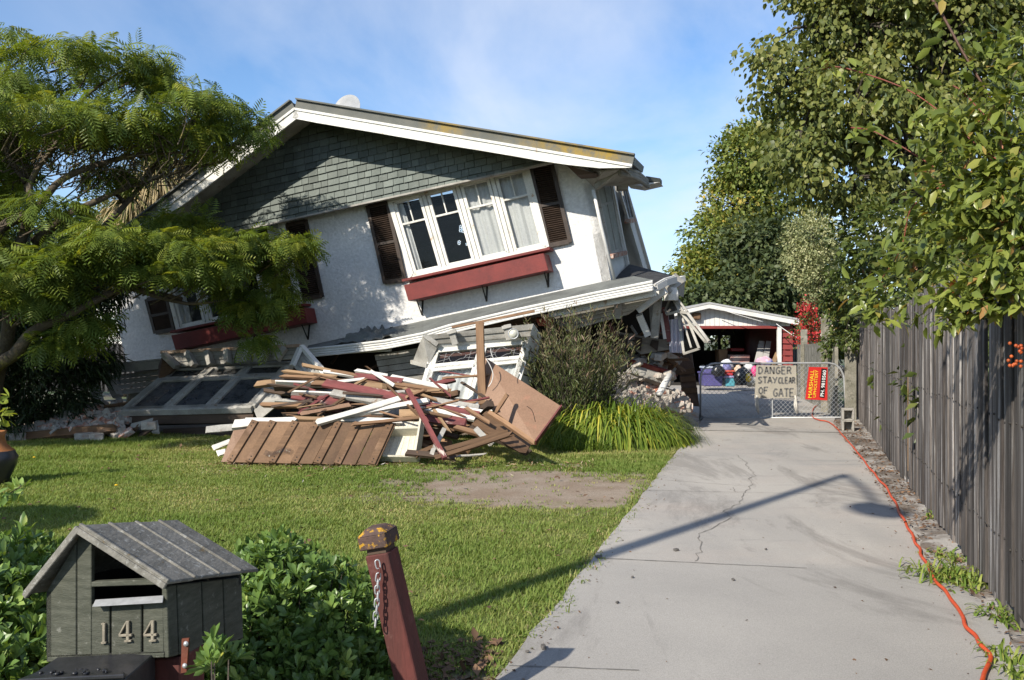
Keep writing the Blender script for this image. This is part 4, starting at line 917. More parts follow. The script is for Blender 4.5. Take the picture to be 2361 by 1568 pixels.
# upright post and the big pink board on the right
plank(Z5(1795, 85), Z5(1815, 610), .12, .06, 'timber', 'tall raw timber stud standing upright in front of the leadlight window', Ya=12.1, Yb=12.0, cat='stud', name='stud', face=(-.3, -1, .1))
kb = thing('pink_board', 'large pinkish-brown flat board propped on edge right of the debris pile', 'board', P(*Z5(2150, 835), 11.2))
kq = [P(*Z5(1820, 285), 12.3), P(*Z5(2318, 605), 11.7), P(*Z5(2150, 835), 11.35), P(*Z5(1828, 590), 11.9)]
kn = (kq[1] - kq[0]).cross(kq[3] - kq[0]).normalized(); kn = kn if kn.dot(C0 - kq[0]) > 0 else -kn
MB().slab(kq, -kn * .03).build('face_board', MT['pink'], kb, bevel=.003)
mb = MB(); mb.bar(kq[1] - kn * .02, kq[2] - kn * .02, .09, .02, (kq[1] - kq[0])); mb.build('edge_strip', MT['pred'], kb)
mono(MB().slab([P(*Z5(1830, 640), 11.5), P(*Z5(2120, 850), 10.9), P(*Z5(2090, 905), 10.7), P(*Z5(2050, 900), 10.68), P(*Z5(1740, 720), 11.2)], (.02, .05, .01)), 'board', MT['brownwood'], 'dark brown panel lying at the foot of the propped pink board', 'board', 'loose boards around the pile')
plank(Z5(1900, 640), Z5(1975, 525), .05, .05, 'timber', 'short raw stick leaning on the pink board', Ya=11.4, Yb=11.6)
plank(Z5(1860, 590), Z5(1800, 640), .12, .10, 'darkwood', 'dark square post stub at the foot of the upright stud', Ya=11.7, Yb=11.8)
def wire(pts, r, name, m, label, cat, n=6):
    P_ = [Vector(p) for p in pts]; out_ = []
    for i in range(len(P_) - 1):
        p0, p1, p2, p3 = P_[max(i - 1, 0)], P_[i], P_[i + 1], P_[min(i + 2, len(P_) - 1)]
        for k in range(5):
            t_ = k / 5; out_.append(.5 * ((2 * p1) + (p2 - p0) * t_ + (2 * p0 - 5 * p1 + 4 * p2 - p3) * t_ ** 2 + (3 * p1 - p0 - 3 * p2 + p3) * t_ ** 3))
    out_.append(P_[-1]); return mono(MB().tube(out_, r, n), name, m, label, cat, smooth=True)
wire([P(*Z5(x, y), 11.9) for x, y in ((1835, 300), (1862, 345), (1880, 400), (1870, 450), (1850, 480))], .006, 'cable', MT['white'], 'white cable dangling over the top corner of the pink board', 'cable')
wire([P(*Z5(x, y), 11.6) for x, y in ((1865, 235), (1870, 270), (1890, 310))], .005, 'cable', MT['white'], 'short white cable loop against the leadlight window pane', 'cable')
wire([P(*Z5(x, y), 11.25) - Vector((0, .1, 0)) for x, y in ((2095, 600), (2130, 630), (2150, 700))], .004, 'cable', MT['iron'], 'thin dark wire curling on the face of the pink board', 'cable')
mono(MB().grid(lambda u, v: PQ(.22 + .17 * u, .72 + .12 * v + .05 * math.sin(u * 6), .05 + .03 * abs(noise.noise(Vector((u * 9, v * 7, 1))))), 24, 8), 'plastic_scrap', glassmat('clear_plastic', None, .72, (.95, .95, .95)), 'crumpled clear plastic scrap lying on the brown board panel', 'plastic scrap', smooth=True)

# ================================================================ brick rubble
def rubble(n, fn, size, mk, label, group, seed, name='brick'):
    r_ = random.Random(seed)
    for k in range(n):
        c_, s_ = fn(r_); M = Matrix.Rotation(r_.uniform(0, 6.3), 3, 'Z') @ Matrix.Rotation(r_.gauss(0, .45), 3, 'X') @ Matrix.Rotation(r_.gauss(0, .3), 3, 'Y')
        f_ = r_.uniform(.75, 1.1) * s_
        if r_.random() < .2: lx = .12
        else: lx = .23
        mb = MB(); mb.rock(Vector((0, 0, 0)), lx * f_, .11 * f_, .085 * f_, M, .14, r_); o = mb.build(name, MT[mk], None, bevel=.006, loc=(0, 0, 0)); o.location = c_
        tag(o, label, 'brick', group)
def heap_r(r_):
    u = r_.random(); x = 740 + 700 * u; ytop = 905 + 150 * u ** 1.5 + 40 * abs(u - .35); y = r_.uniform(ytop, 1165)
    Y = 14.15 + (1165 - y) / 260 * .9 + .9 * u; return P(*Z6(x, y), Y), 1.42
rubble(120, heap_r, 1, 'greybrick', 'grey mortar-covered brick in the rubble heap behind the strappy grass clump', 'grey bricks of the right rubble heap', 4)
rubble(46, lambda r_: (P(*Z6(r_.uniform(880, 1330), r_.uniform(730, 930)), r_.uniform(15.0, 15.7)), 1.4), 1, 'greybrick', 'grey brick in the masonry jammed up inside the crushed right corner', 'grey bricks inside the crushed corner', 14)
rubble(22, heap_r, 1, 'brick', 'red broken brick among grey ones in the heap behind the strappy grass clump', 'red bricks of the right rubble heap', 5)
mb = MB(); mb.grid(lambda u, v: P(*Z6(730 + 830 * u, 1190 - 250 * v * (1 - .55 * u)), 14.25 + 1.0 * v + .9 * u) + Vector((0, 0, -.28 + .06 * noise.noise(Vector((u * 14, v * 8, 2))))), 40, 16)
tag(mb.build('rubble_dust', MT['greybrick']), None, None, kind='stuff'); bpy.data.objects['rubble_dust']['label'] = 'grey mortar dust and fragments under the right brick heap'; bpy.data.objects['rubble_dust']['category'] = 'rubble'
def heap_l(r_):
    u = r_.random(); x = 200 + 700 * u; ytop = 1120 + 210 * (1 - u) ** 1.2 + 20; y = r_.uniform(ytop, 1385)
    return P(*Z4(x, y), 13.75 + (1385 - y) / 250 * 1.3), 1.3
rubble(95, heap_l, 1, 'greybrick', 'dusty brick in the shaded rubble heap left of the tilted window', 'bricks of the left rubble heap', 6)
rubble(55, heap_l, 1, 'brick', 'red brick in the shaded rubble heap left of the tilted window', 'red bricks of the left rubble heap', 8)
mb = MB(); mb.grid(lambda u, v: P(*Z4(150 + 800 * u, 1420 - 270 * v * (.35 + .65 * u)), 13.8 + 1.6 * v) + Vector((0, 0, -.1 + .08 * noise.noise(Vector((u * 14, v * 8, 2))))), 40, 16)
o = tag(mb.build('rubble_dust', MT['brick']), 'broken brick dust under the left rubble heap', 'rubble', kind='stuff')
plank(Z4(150, 1410), Z4(810, 1345), .16, .09, 'brownwood', 'long dark brown beam lying across the front of the left brick heap', Ya=13.55, Yb=13.75, cat='beam', name='beam', group='loose timbers around the left brick heap')
plank(Z4(480, 1120), Z4(740, 1085), .05, .03, 'greywhite', 'thin pale stick on top of the left brick heap', Ya=14.7, Yb=14.8, group='loose timbers around the left brick heap')
plank(Z4(760, 1185), Z4(905, 1165), .05, .04, 'brownwood', 'brown stick on the right top of the left brick heap', Ya=14.5, Yb=14.5, group='loose timbers around the left brick heap')
plank(Z4(360, 1375), Z4(420, 1330), .04, .02, 'greywhite', 'small pale lath leaning on the left brick heap', Ya=13.5, Yb=13.6, group='loose timbers around the left brick heap')
for x, y, s_, lab in ((110, 1420, .34, 'pale concrete lump at the far end of the dark beam'), (600, 1430, .3, 'pale flat block on the grass edge under the dark beam'), (690, 1425, .22, 'smaller grey block beside the pale flat block'), (1060, 1320, .25, 'grey slanting block under the tilted window')):
    c_ = P(*Z4(x, y), 13.5); mb = MB(); mb.rock(c_ - c_, s_, .16, .14, Matrix.Rotation(.3, 3, 'Z'), .25); o = mb.build('concrete_lump', MT['greybrick'], None, bevel=.01, loc=(0, 0, 0)); o.location = (c_.x, c_.y, max(.06, c_.z)); tag(o, lab, 'concrete block')
for k, (x0, y0, x1, y1, m_, lab) in enumerate(((930, 1330, 1080, 1290, 'greywhite', 'pale loose board under the front edge of the tilted window'), (1000, 1390, 1100, 1330, 'darkwood', 'dark broken board under the tilted window'), (900, 1370, 990, 1330, 'brownwood', 'brown offcut beside the dark window leg'), (1100, 1300, 1110, 1370, 'greywhite', 'grey upright scrap under the tilted window'))):
    plank(Z4(x0, y0), Z4(x1, y1), .12, .03, m_, lab, Ya=13.9, Yb=13.8, group='loose timbers under the tilted window')

# things spilled at the right corner of the house
plank(Z6(1010, 830), Z6(1320, 940), .30, .18, 'greywhite', 'grey concrete lintel with red painted edge lying over the right brick heap', Ya=15.0, Yb=15.2, cat='lintel', name='lintel', face=(-.3, -1, .5))
plank(Z6(1020, 808), Z6(1330, 895), .04, .2, 'boxred', 'red edge board along the top of the grey concrete lintel', Ya=14.95, Yb=15.15, group='boards spilled at the right corner')
mono(MB().tube([P(*Z6(1328, 902), 14.75), P(*Z6(1243, 1058), 14.45)], .055, 12), 'pipe', MT['white'], 'short white pipe standing slanted in the right brick heap', 'pipe', smooth=True)
dr = thing('dark_brown_panel', 'tall dark brown door panel standing slanted beside the gate end', 'door', P(*Z6(1500, 1150), 17.6))
dq = [P(*Z6(1385, 748), 17.8), P(*Z6(1505, 735), 17.9), P(*Z6(1562, 1150), 17.5), P(*Z6(1440, 1135), 17.3)]
dwm = mat('dark_door_brown', (.12, .07, .045), (.08, .048, .032), 3, .7, .2, 40, isl=.15)
MB().slab(dq, D * .06).build('door_leaf', dwm, dr)
for v in (.35, .5, .72): mb = MB(); mb.bar(dq[0].lerp(dq[3], v) - D * .02, dq[1].lerp(dq[2], v - .03) - D * .02, .1, .03, -D); mb.build('cross_batten', MT['brownwood'], dr)
plank(Z6(1150, 755), Z6(1435, 645), .16, .05, 'brownwood', 'brown plank jutting right out of the crushed corner', Ya=15.2, Yb=15.0, group='boards spilled at the right corner')
plank(Z6(1200, 830), Z6(1400, 755), .05, .04, 'brownwood', 'thin brown plank beneath the jutting plank', Ya=15.6, Yb=15.6, group='boards spilled at the right corner')
mono(MB().slab([P(*Z6(1180, 730), 15.8), P(*Z6(1380, 660), 15.8), P(*Z6(1390, 900), 16.2), P(*Z6(1230, 850), 16.2)], (0, .05, 0)), 'cabinet_panel', mat('dark_red_brown_panel', (.085, .04, .028), (.05, .026, .02), 3, .6, .1, isl=0), 'dark red-brown cabinet panel under the jutting plank', 'panel')
sp = thing('striped_board', 'wide board with beige and dark stripes fallen in the crushed corner', 'board', P(*Z6(1150, 700), 15.3))
sq = [P(*Z6(905, 560), 15.3), P(*Z6(1370, 640), 15.2), P(*Z6(1340, 700), 15.0), P(*Z6(1110, 740), 15.0), P(*Z6(930, 620), 15.2)]
MB().slab(sq, D * .03).build('board', mat('beige_board', (.36, .30, .23), (.30, .25, .19), 2, .8, .1, isl=0), sp)
for x in (950, 1060, 1190): MB().slab([P(*Z6(x, 575 + (x - 905) * .17), 15.17), P(*Z6(x + 55, 585 + (x - 905) * .17), 15.16), P(*Z6(x + 45, 715), 14.95), P(*Z6(x - 15, 670), 15.02)], -D * .01).build('stripe', MT['darkwood'], sp)
rs = random.Random(77)
for k in range(48):
    x, y = rs.uniform(890, 1400), rs.uniform(560, 900); a_ = rs.uniform(-1.2, 1.2); l_ = rs.uniform(30, 130)
    plank(Z6(x - l_ * math.cos(a_), y - l_ * math.sin(a_)), Z6(x + l_ * math.cos(a_), y + l_ * math.sin(a_)), rs.uniform(.03, .12), rs.uniform(.015, .04), rs.choice(['darkwood', 'brownwood', 'greywhite', 'brownwood', 'pred', 'timber']),
          'broken length of wood jammed in the crushed right corner of the house', Ya=rs.uniform(15.1, 16.0), Yb=rs.uniform(15.1, 16.0), group='broken wood in the crushed right corner')
# hanging casement of the right corner, with its net curtain
cs = thing('hanging_casement', 'loose white casement hanging outward from the crushed right corner', 'window', P(*Z6(1480, 720), 14.3))
def frame_q(q, w, t_, m_, par, nm, n_):
    mb = MB()
    for i in range(len(q)): mb.bar(q[i], q[(i + 1) % len(q)], w, t_, n_)
    return mb.build(nm, m_, par, bevel=.003)
q = [P(*Z6(1400, 425), 14.6), P(*Z6(1452, 415), 14.4), P(*Z6(1562, 695), 14.1), P(*Z6(1442, 735), 14.35)]
frame_q(q, .04, .045, MT['greywhite'], cs, 'sash', -D); MB().slab(q, D * .004).build('pane', MT['glass'], cs)
mb = MB(); mb.bar(q[0].lerp(q[1], .4), P(*Z6(1500, 690), 14.2), .03, .035, -D); mb.build('glazing_bar', MT['greywhite'], cs)
cs2 = thing('hanging_casement', 'narrow grey casement swinging furthest right from the crushed corner', 'window', P(*Z6(1600, 640), 14.1))
q = [P(*Z6(1420, 410), 14.4), P(*Z6(1470, 415), 14.2), P(*Z6(1640, 640), 13.9), P(*Z6(1610, 640), 14.05)]
frame_q(q, .045, .05, MT['greywhite'], cs2, 'sash', -D); MB().slab(q, D * .004).build('pane', MT['glass'], cs2)
cs3 = thing('hanging_casement', 'small grey toplight hanging under the porch gutter corner', 'window', P(*Z6(1360, 420), 14.4))
q = [P(*Z6(1345, 285), 14.6), P(*Z6(1410, 400), 14.4), P(*Z6(1310, 425), 14.6), P(*Z6(1300, 390), 14.7)]
frame_q(q, .04, .045, MT['greywhite'], cs3, 'sash', -D); MB().slab(q, D * .004).build('pane', MT['dirtyglass'], cs3)
q = [P(*Z6(1365, 285), 14.5), P(*Z6(1380, 290), 14.5), P(*Z6(1470, 405), 14.3), P(*Z6(1440, 410), 14.4)]
frame_q(q, .03, .04, MT['greywhite'], cs3, 'stay', -D)
tag(MB().grid(lambda u, v: P(*Z6(1320 + 115 * u + 10 * v, 470 - 15 * u + (255 + 20 * u) * v), 14.75 + .04 * math.sin(u * 22 + v)), 30, 8).build('net_curtain', mat('lilac_white_net', (.62, .60, .68), (.55, .53, .60), 5, .9, 0, isl=0), smooth=True), 'pale lilac net curtain hanging behind the loose casements', 'curtain')
# ================================================================ right paling fence
fd = Vector((.314, 1, 0)).normalized(); fnr = Vector((-fd.y, fd.x, 0))
pal_m = mat('weathered_dark_paling', (.05, .042, .038), (.16, .14, .127), 2.2, .85, .7, 20, stretch=(6, 6, .25), isl=.6, bdist=.02, peel=(.27, .255, .245), pl=(.53, .62), psc=2.4, pst=(11, 11, .38), lo=.38, hi=.62)
fen = thing('paling_fence', 'tall dark weathered wooden paling fence along the driveway', 'fence', (fence_x(9), 9, 0))
mb = MB(); y = 2.6; k = 0; rs = random.Random(9)
while y < 17.3:
    w = rs.uniform(.095, .16); a_ = Vector((fence_x(y), y, 0)); b_ = a_ + fd * w
    h = 1.9 + .05 * math.sin(y * 1.1) + rs.uniform(-.028, .028); z0 = .02 + rs.uniform(0, .05) + (.05 if rs.random() < .15 else 0)
    o_ = fnr * (.006 if k % 2 else -.004) + fnr * rs.uniform(-.004, .004); tw = fnr * rs.uniform(-.010, .010); lean = fd * rs.uniform(-.03, .03)
    q = [a_ + o_ + UP * z0, b_ + o_ + tw + UP * (z0 + rs.uniform(-.02, .02)), b_ + o_ + tw + lean + UP * h, a_ + o_ + lean + UP * (h + rs.uniform(-.01, .01))]
    mb.slab(q, -fnr * .02); y += (w - .012 + (.016 if rs.random() < .12 else 0)) * fd.y; k += 1
mb.build('paling', pal_m, fen, bevel=.003)
mb = MB(); y = 2.7
while y < 17:
    for z in (.42, 1.07, 1.66):
        p_ = Vector((fence_x(y), y, z + rs.uniform(-.02, .02))) + fnr * .012; mb.lathe(p_, [(.001, .006), (.007, .005), (.008, 0)], 6, fnr.to_track_quat('Z', 'Y').to_matrix())
    y += rs.uniform(.11, .14)
o = mb.build('nail_heads', MT['iron'], fen); o['kind'] = 'stuff'
for z in (.4, 1.05, 1.65):
    mb = MB(); a_ = Vector((fence_x(2.6), 2.6, z)) - fnr * .06; b_ = Vector((fence_x(17.3), 17.3, z)) - fnr * .06; mb.bar(a_, b_, .05, .1); mb.build('rail', MT['darkwood'], fen)
mb = MB(); p_ = Vector((fence_x(9.05), 9.05, .2)) + fnr * .022; mb.bar(p_, p_ + UP * .95, .018, .004, fnr); mb.build('raw_split', MT['tan'], fen)

# ================================================================ gate, its signs, block and concrete wall behind it
gt = thing('wire_gate', 'galvanised tube gate with chain-link mesh across the driveway', 'gate', P(1780, 965, 17.2))
YG = 17.2
gp = lambda x, y, o=0.0: P(x, y, YG - o)
r_ = .019; c = 34
prof = [gp(1615, 963), gp(1615, 838 + c)] + [gp(1615 + c - c * math.cos(a_), 838 + c - c * math.sin(a_)) for a_ in (R(25), R(50), R(75))] + [gp(1615 + c, 838), gp(1945 - c, 837)] + [gp(1945 - c + c * math.sin(a_), 837 + c - c * math.cos(a_)) for a_ in (R(25), R(50), R(75))] + [gp(1946, 837 + c), gp(1950, 963), gp(1615, 965)]
mb = MB(); mb.tube(prof, r_, 8); mb.build('frame', MT['galv'], gt, smooth=True)
mb = MB(); mb.tube([gp(1781, 918), gp(1781, 964)], .014, 6); mb.build('brace', MT['galv'], gt)
mb = MB(); x0, x1, y0, y1 = 1618, 1944, 841, 962; s_ = 10.6
for k in range(-14, 34):
    for sg in (1, -1):
        xa = x0 + k * s_ if sg > 0 else x0 + k * s_ + (y1 - y0)
        pts = []
        t0, t1 = 0.0, 1.0
        a_ = (xa, y0); b_ = (xa + sg * (y1 - y0), y1)
        dx = b_[0] - a_[0]
        ts = sorted(((x0 - a_[0]) / dx, (x1 - a_[0]) / dx)); t0, t1 = max(0, ts[0]), min(1, ts[1])
        if t1 - t0 < .02: continue
        mb.tube([gp(a_[0] + dx * t0, y0 + (y1 - y0) * t0, .004 * sg), gp(a_[0] + dx * t1, y0 + (y1 - y0) * t1, .004 * sg)], .0034, 4, False)
mb.build('mesh', MT['galv'], gt)
mb = MB(); mb.tube([gp(1950, 855), gp(1962, 855)], .02, 6); mb.box(gp(1956, 858), .06, .05, .05); mb.build('hinge', MT['galv'], gt)
# danger board
db = thing('danger_sign', 'grey hand-painted board hanging on the gate reading DANGER STAY CLEAR OF GATE', 'sign', gp(*Z7(1140, 1155), .05))
dbo = [gp(*Z7(945, 836), .05), gp(*Z7(1336, 838), .05), gp(*Z7(1340, 1156), .05), gp(*Z7(928, 1160), .05)]
MB().slab(dbo, (0, .012, 0)).build('board', mat('grey_beige_board', (.40, .37, .31), (.32, .295, .25), 4, .85, .2, 60, isl=0, stain=((.22, .2, .17), 8, .6, .75)), db)
ink = mat('faded_black_brush_paint', (.10, .102, .105), (.19, .185, .175), 30, .9, 0, isl=.1)
def strokes(mb, glyph, x, y, w, h, th, nrm_, off):
    for line in glyph:
        for i in range(len(line) - 1):
            a_, b_ = line[i], line[i + 1]
            mb.bar(off(x + a_[0] * w, y + a_[1] * h), off(x + b_[0] * w, y + b_[1] * h), th, .002, nrm_)
GL = {'D': [[(0, 0), (0, 1), (.6, .9), (.95, .5), (.6, .08), (0, 0)]], 'A': [[(0, 1), (.5, 0), (1, 1)], [(.2, .65), (.8, .65)]], 'N': [[(0, 1), (0, 0), (.9, 1), (.95, 0)]],
      'G': [[(.95, .15), (.5, 0), (.05, .4), (.15, .85), (.6, 1), (.95, .8), (.95, .55), (.55, .55)]], 'E': [[(.9, 0), (0, 0), (0, 1), (.9, 1)], [(0, .5), (.7, .5)]],
      'R': [[(0, 1), (0, 0), (.7, .05), (.85, .3), (.6, .5), (0, .52)], [(.45, .52), (.95, 1)]], 'S': [[(.9, .1), (.4, 0), (.08, .25), (.5, .5), (.9, .75), (.5, 1), (.05, .9)]],
      'T': [[(0, 0), (1, 0)], [(.5, 0), (.5, 1)]], 'Y': [[(0, 0), (.5, .5)], [(1, 0), (.35, 1)]], 'C': [[(.95, .12), (.5, 0), (.05, .4), (.15, .85), (.55, 1), (.95, .88)]],
      'L': [[(.05, 0), (0, 1), (.85, .98)]], 'O': [[(.5, 0), (.05, .3), (.1, .8), (.5, 1), (.92, .75), (.9, .25), (.5, 0)]], 'F': [[(0, 1), (0, 0), (.9, 0)], [(0, .48), (.7, .46)]]}
mb = MB(); off = lambda x, y: gp(*Z7(x, y), .053)
for txt, x, y, w, h, ad in (('DANGER', 968, 852, 40, 68, 56), ('STAY', 960, 950, 42, 62, 48), ('CLEAR', 1160, 955, 27, 58, 34.5), ('OF', 968, 1052, 40, 64, 54), ('GATE', 1110, 1065, 42, 78, 54)):
    for ch in txt:
        strokes(mb, GL[ch], x, y, w, h, .029, -Vector((0, 1, 0)), off); x += ad
mb.build('lettering', ink, db)
for x, lab in ((952, 'left'), (1328, 'right')):
    mb = MB(); rs = random.Random(x)
    mb.tube([gp(*Z7(x - 5, 1130), .07), gp(*Z7(x + 4, 1160), .075), gp(*Z7(x - 6, 1220), .06), gp(*Z7(x + 6, 1292), .06)], [.012, .022, .026, .02], 7); mb.tube([gp(*Z7(x + 2, 1160), .08), gp(*Z7(x + 12, 1240), .07), gp(*Z7(x + 14, 1310), .06)], [.016, .014, .012], 6)
    mono(mb, 'cloth_tie', mat('white_rag', (.62, .60, .55), (.5, .48, .44), 20, .9, .3, isl=0), 'white rag tie hanging under the %s end of the danger board' % lab, 'tie', 'white ties of the danger board', smooth=True)
# red advertising banner
def text_mesh(s, m, name, par, o0, xd, yd, L, H, font_sy=1.0, ext=.002):
    cu = bpy.data.curves.new('t', 'FONT'); cu.body = s; cu.size = 1; cu.extrude = 0.0; cu.offset = .012; cu.resolution_u = 3
    ob = bpy.data.objects.new('t', cu); COL.objects.link(ob); bpy.context.view_layer.update()
    me = bpy.data.meshes.new_from_object(ob.evaluated_get(bpy.context.evaluated_depsgraph_get())); bpy.data.objects.remove(ob); bpy.data.curves.remove(cu)
    xs = [v.co.x for v in me.vertices]; ys = [v.co.y for v in me.vertices]; x0, x1, y0, y1 = min(xs), max(xs), min(ys), max(ys); w0 = wl(par)
    for v in me.vertices:
        v.co = o0 + xd * ((v.co.x - x0) / (x1 - x0) * L) + yd * ((v.co.y - y0) / (y1 - y0) * H) - w0
    me.name = name; return link_mesh(name, me, m, par)
rb = thing('red_banner', 'red banner with yellow and white lettering tied slightly askew to the gate', 'sign', gp(*Z7(1530, 1175), .05))
q = [gp(*Z7(1460, 852), .05), gp(*Z7(1643, 856), .05), gp(*Z7(1640, 1180), .05), gp(*Z7(1424, 1170), .05)]
redm = mat('red_vinyl', (.55, .03, .025), (.48, .025, .022), 3, .45, 0, isl=0)
MB().slab(q, (0, .008, 0)).build('banner', redm, rb)
bq = [gp(*Z7(1582, 866), .053), gp(*Z7(1634, 872), .053), gp(*Z7(1612, 1158), .053), gp(*Z7(1562, 1150), .053)]
MB().slab(bq, (0, .001, 0)).build('black_strip', mat('black_vinyl', (.015, .015, .016), None, 3, .45, 0, isl=0), rb)
def vtext(s, m, name, p0, p1, p2):
    a_, b_, c_ = (gp(*Z7(*p), .056) for p in (p0, p1, p2)); text_mesh(s, m, name, rb, a_, (b_ - a_).normalized(), (c_ - a_).normalized(), (b_ - a_).length, (c_ - a_).length)
yel = mat('yellow_lettering', (.80, .55, .04), (.75, .5, .04), 9, .5, 0, isl=0); whl = mat('white_lettering', (.85, .85, .85), (.8, .8, .8), 9, .5, 0, isl=0)
vtext('MARSHALL', yel, 'lettering', (1487, 1156), (1513, 882), (1449, 1154))
vtext('UPHOLSTERY', yel, 'lettering', (1527, 1152), (1552, 884), (1498, 1150))
vtext('PH. 9810560', whl, 'lettering', (1604, 1142), (1630, 886), (1570, 1139))
# hollow block on end
bk = thing('hollow_block', 'grey hollow concrete block standing on end at the foot of the gate post', 'concrete block', P(*Z7(1848, 1500), 14.75))
bp_ = lambda x, y: P(*Z7(x, y), 14.72); bm_ = mat('grey_block_concrete', (.40, .38, .34), (.31, .29, .26), 8, .95, .7, 60, isl=0)
b0 = [(1790, 1258), (1908, 1262), (1905, 1500), (1786, 1498)]; mb = MB()
def ring(mb, o, i, ext):
    for k in range(4): j = (k + 1) % 4; mb.slab([o[k], o[j], i[j], i[k]], ext)
sub = lambda x0, y0, x1, y1: [bp_(x0, y0), bp_(x1, y0), bp_(x1, y1), bp_(x0, y1)]
ex = Vector((.04, .19, 0))
ring(mb, sub(1788, 1260, 1907, 1379), sub(1808, 1282, 1887, 1366), ex); ring(mb, sub(1787, 1379.5, 1906, 1499), sub(1807, 1392, 1886, 1478), ex)
mb.build('block_body', bm_, bk, bevel=.008)
mb = MB(); mb.slab([p + ex * .92 for p in sub(1790, 1262, 1905, 1497)], ex * .07); mb.build('block_back', bm_, bk)
def concrete_post(x0, x1, y0, y1, Y, label):
    mb = MB(); mb.slab([P(x0, y0, Y), P(x1, y0, Y), P(x1, y1, Y), P(x0, y1, Y)], fd * .13); return mono(mb, 'concrete_post', MT['concrete'], label, 'post', 'mossy concrete posts by the gate', bevel=.01)
concrete_post(*[1948, 1975], 800, 1000, 16.6, 'mossy concrete gate post beside the wooden fence end')
concrete_post(1893, 1915, 735, 968, 18.6, 'mossy grey concrete fence post just behind the gate')
concrete_post(1846, 1862, 760, 932, 22.5, 'far mossy concrete fence post near the red-flowered shrub')
cw = MB(); a_, b_ = P(1925, 1000, 17.6), P(1838, 930, 24); a_.z = b_.z = 0
cw.slab([a_, b_, b_ + UP * 1.38, a_ + UP * 1.45], fnr * -.06); mono(cw, 'concrete_fence', MT['concrete'], 'old mossy concrete panel fence behind the right end of the gate', 'fence')
# ================================================================ garage
YA = 29.5
ga = lambda x, y, o=0.0: P(x, y, YA - o)
gar = thing('garage', 'small old garage with white gable and open front behind the gate', 'garage', (6.3, YA, 0))
gw = mat('peeling_white_garage_board', (.78, .77, .74), (.68, .67, .64), 3, .7, .2, 30, isl=.05, peel=(.30, .29, .28), pl=(.60, .66), psc=2.2, pst=(1.6, 1, 1))
gr_ = mat('red_garage_weatherboard', (.25, .045, .04), (.20, .038, .034), 3, .65, .2, 40, isl=.06)
apx = Z7(483, 238); le = (1440, 745); re = Z7(1365, 400)
rb_y = Z7(0, 452)[1]
mb = MB(); n = 34
def roof_y(x): return apx[1] + (x - apx[0]) * ((re[1] - apx[1]) / (re[0] - apx[0])) if x > apx[0] else apx[1] + (apx[0] - x) * ((le[1] - apx[1]) / (apx[0] - le[0]))
xs = [1452 + (1822 - 1452) * k / n for k in range(n + 1)]
for k in range(n):
    xa, xb = xs[k] + .35, xs[k + 1] - .35; mb.slab([ga(xa, roof_y(xa)), ga(xb, roof_y(xb)), ga(xb, rb_y), ga(xa, rb_y)], (0, .03, 0))
mb.build('gable_board', gw, gar)
mb = MB()
for e_ in (le, re): mb.slab([ga(*apx, .35), ga(*e_, .35), ga(e_[0], e_[1] + 10, .35), ga(apx[0], apx[1] + 9, .35)], (0, .04, 0))
mb.build('bargeboard', MT['white'], gar)
mb = MB()
for e_ in (le, re): mb.slab([ga(apx[0], apx[1] - 1, .36), ga(e_[0], e_[1] - 1, .36), ga(e_[0], e_[1] - 1, .36) + Vector((0, 6.5, 0)), ga(apx[0], apx[1] - 1, .36) + Vector((0, 6.5, 0))], (0, 0, .06))
mb.build('roof', mat('pale_garage_roof', (.42, .42, .42), (.35, .35, .35), 3, .6, .2, isl=0), gar)
mb = MB(); mb.bar(ga(1450, rb_y + 3, .06), ga(*Z7(1180, 462), .06), .05, .09); mb.build('lintel', gr_, gar)
mb = MB(); mb.bar(ga(*Z7(1167, 448), .05), ga(*Z7(1167, 830), .05), .13, .1, -Vector((0, 1, 0))); mb.build('door_jamb', MT['white'], gar)
jb = Z7(1300, 450)[0]; zb = lambda x: P(x, 890, YA)
mb = MB(); boards(mb, [ga(*Z7(1182, 455)), ga(*Z7(1300, 462)), Vector((ga(jb, 0).x, YA, 0)), Vector((ga(*Z7(1182, 0)).x, YA, 0))], 10, (0, .03, 0)); mb.build('front_board', gr_, gar)
mb = MB(); xr = ga(jb, 0).x; xl = ga(1452, 0).x; hz = ga(0, rb_y).z
mb.slab([Vector((xr, YA, 0)), Vector((xr, YA + 6, 0)), Vector((xr, YA + 6, hz)), Vector((xr, YA, hz))], (-.08, 0, 0)); mb.build('side_wall', gr_, gar)
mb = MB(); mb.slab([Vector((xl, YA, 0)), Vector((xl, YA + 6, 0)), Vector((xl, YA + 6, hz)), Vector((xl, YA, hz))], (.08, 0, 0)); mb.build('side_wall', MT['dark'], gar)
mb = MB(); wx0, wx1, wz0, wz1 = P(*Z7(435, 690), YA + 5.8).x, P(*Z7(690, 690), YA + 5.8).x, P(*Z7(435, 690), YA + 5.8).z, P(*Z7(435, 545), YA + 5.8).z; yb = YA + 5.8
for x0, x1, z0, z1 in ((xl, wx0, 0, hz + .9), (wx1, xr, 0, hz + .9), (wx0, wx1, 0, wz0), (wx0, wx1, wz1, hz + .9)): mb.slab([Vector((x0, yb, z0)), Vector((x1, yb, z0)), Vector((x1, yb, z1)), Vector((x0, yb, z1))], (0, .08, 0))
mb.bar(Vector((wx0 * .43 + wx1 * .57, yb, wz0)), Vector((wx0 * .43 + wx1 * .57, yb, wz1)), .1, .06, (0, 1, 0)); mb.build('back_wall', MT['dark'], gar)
mono(MB().slab([Vector((xl, YA + .02, .02)), Vector((xr, YA + .02, .02)), Vector((xr, YA + 6, .02)), Vector((xl, YA + 6, .02))], (0, 0, .02)), 'garage_floor', MT['dark'], 'dark floor slab inside the open garage', 'floor')
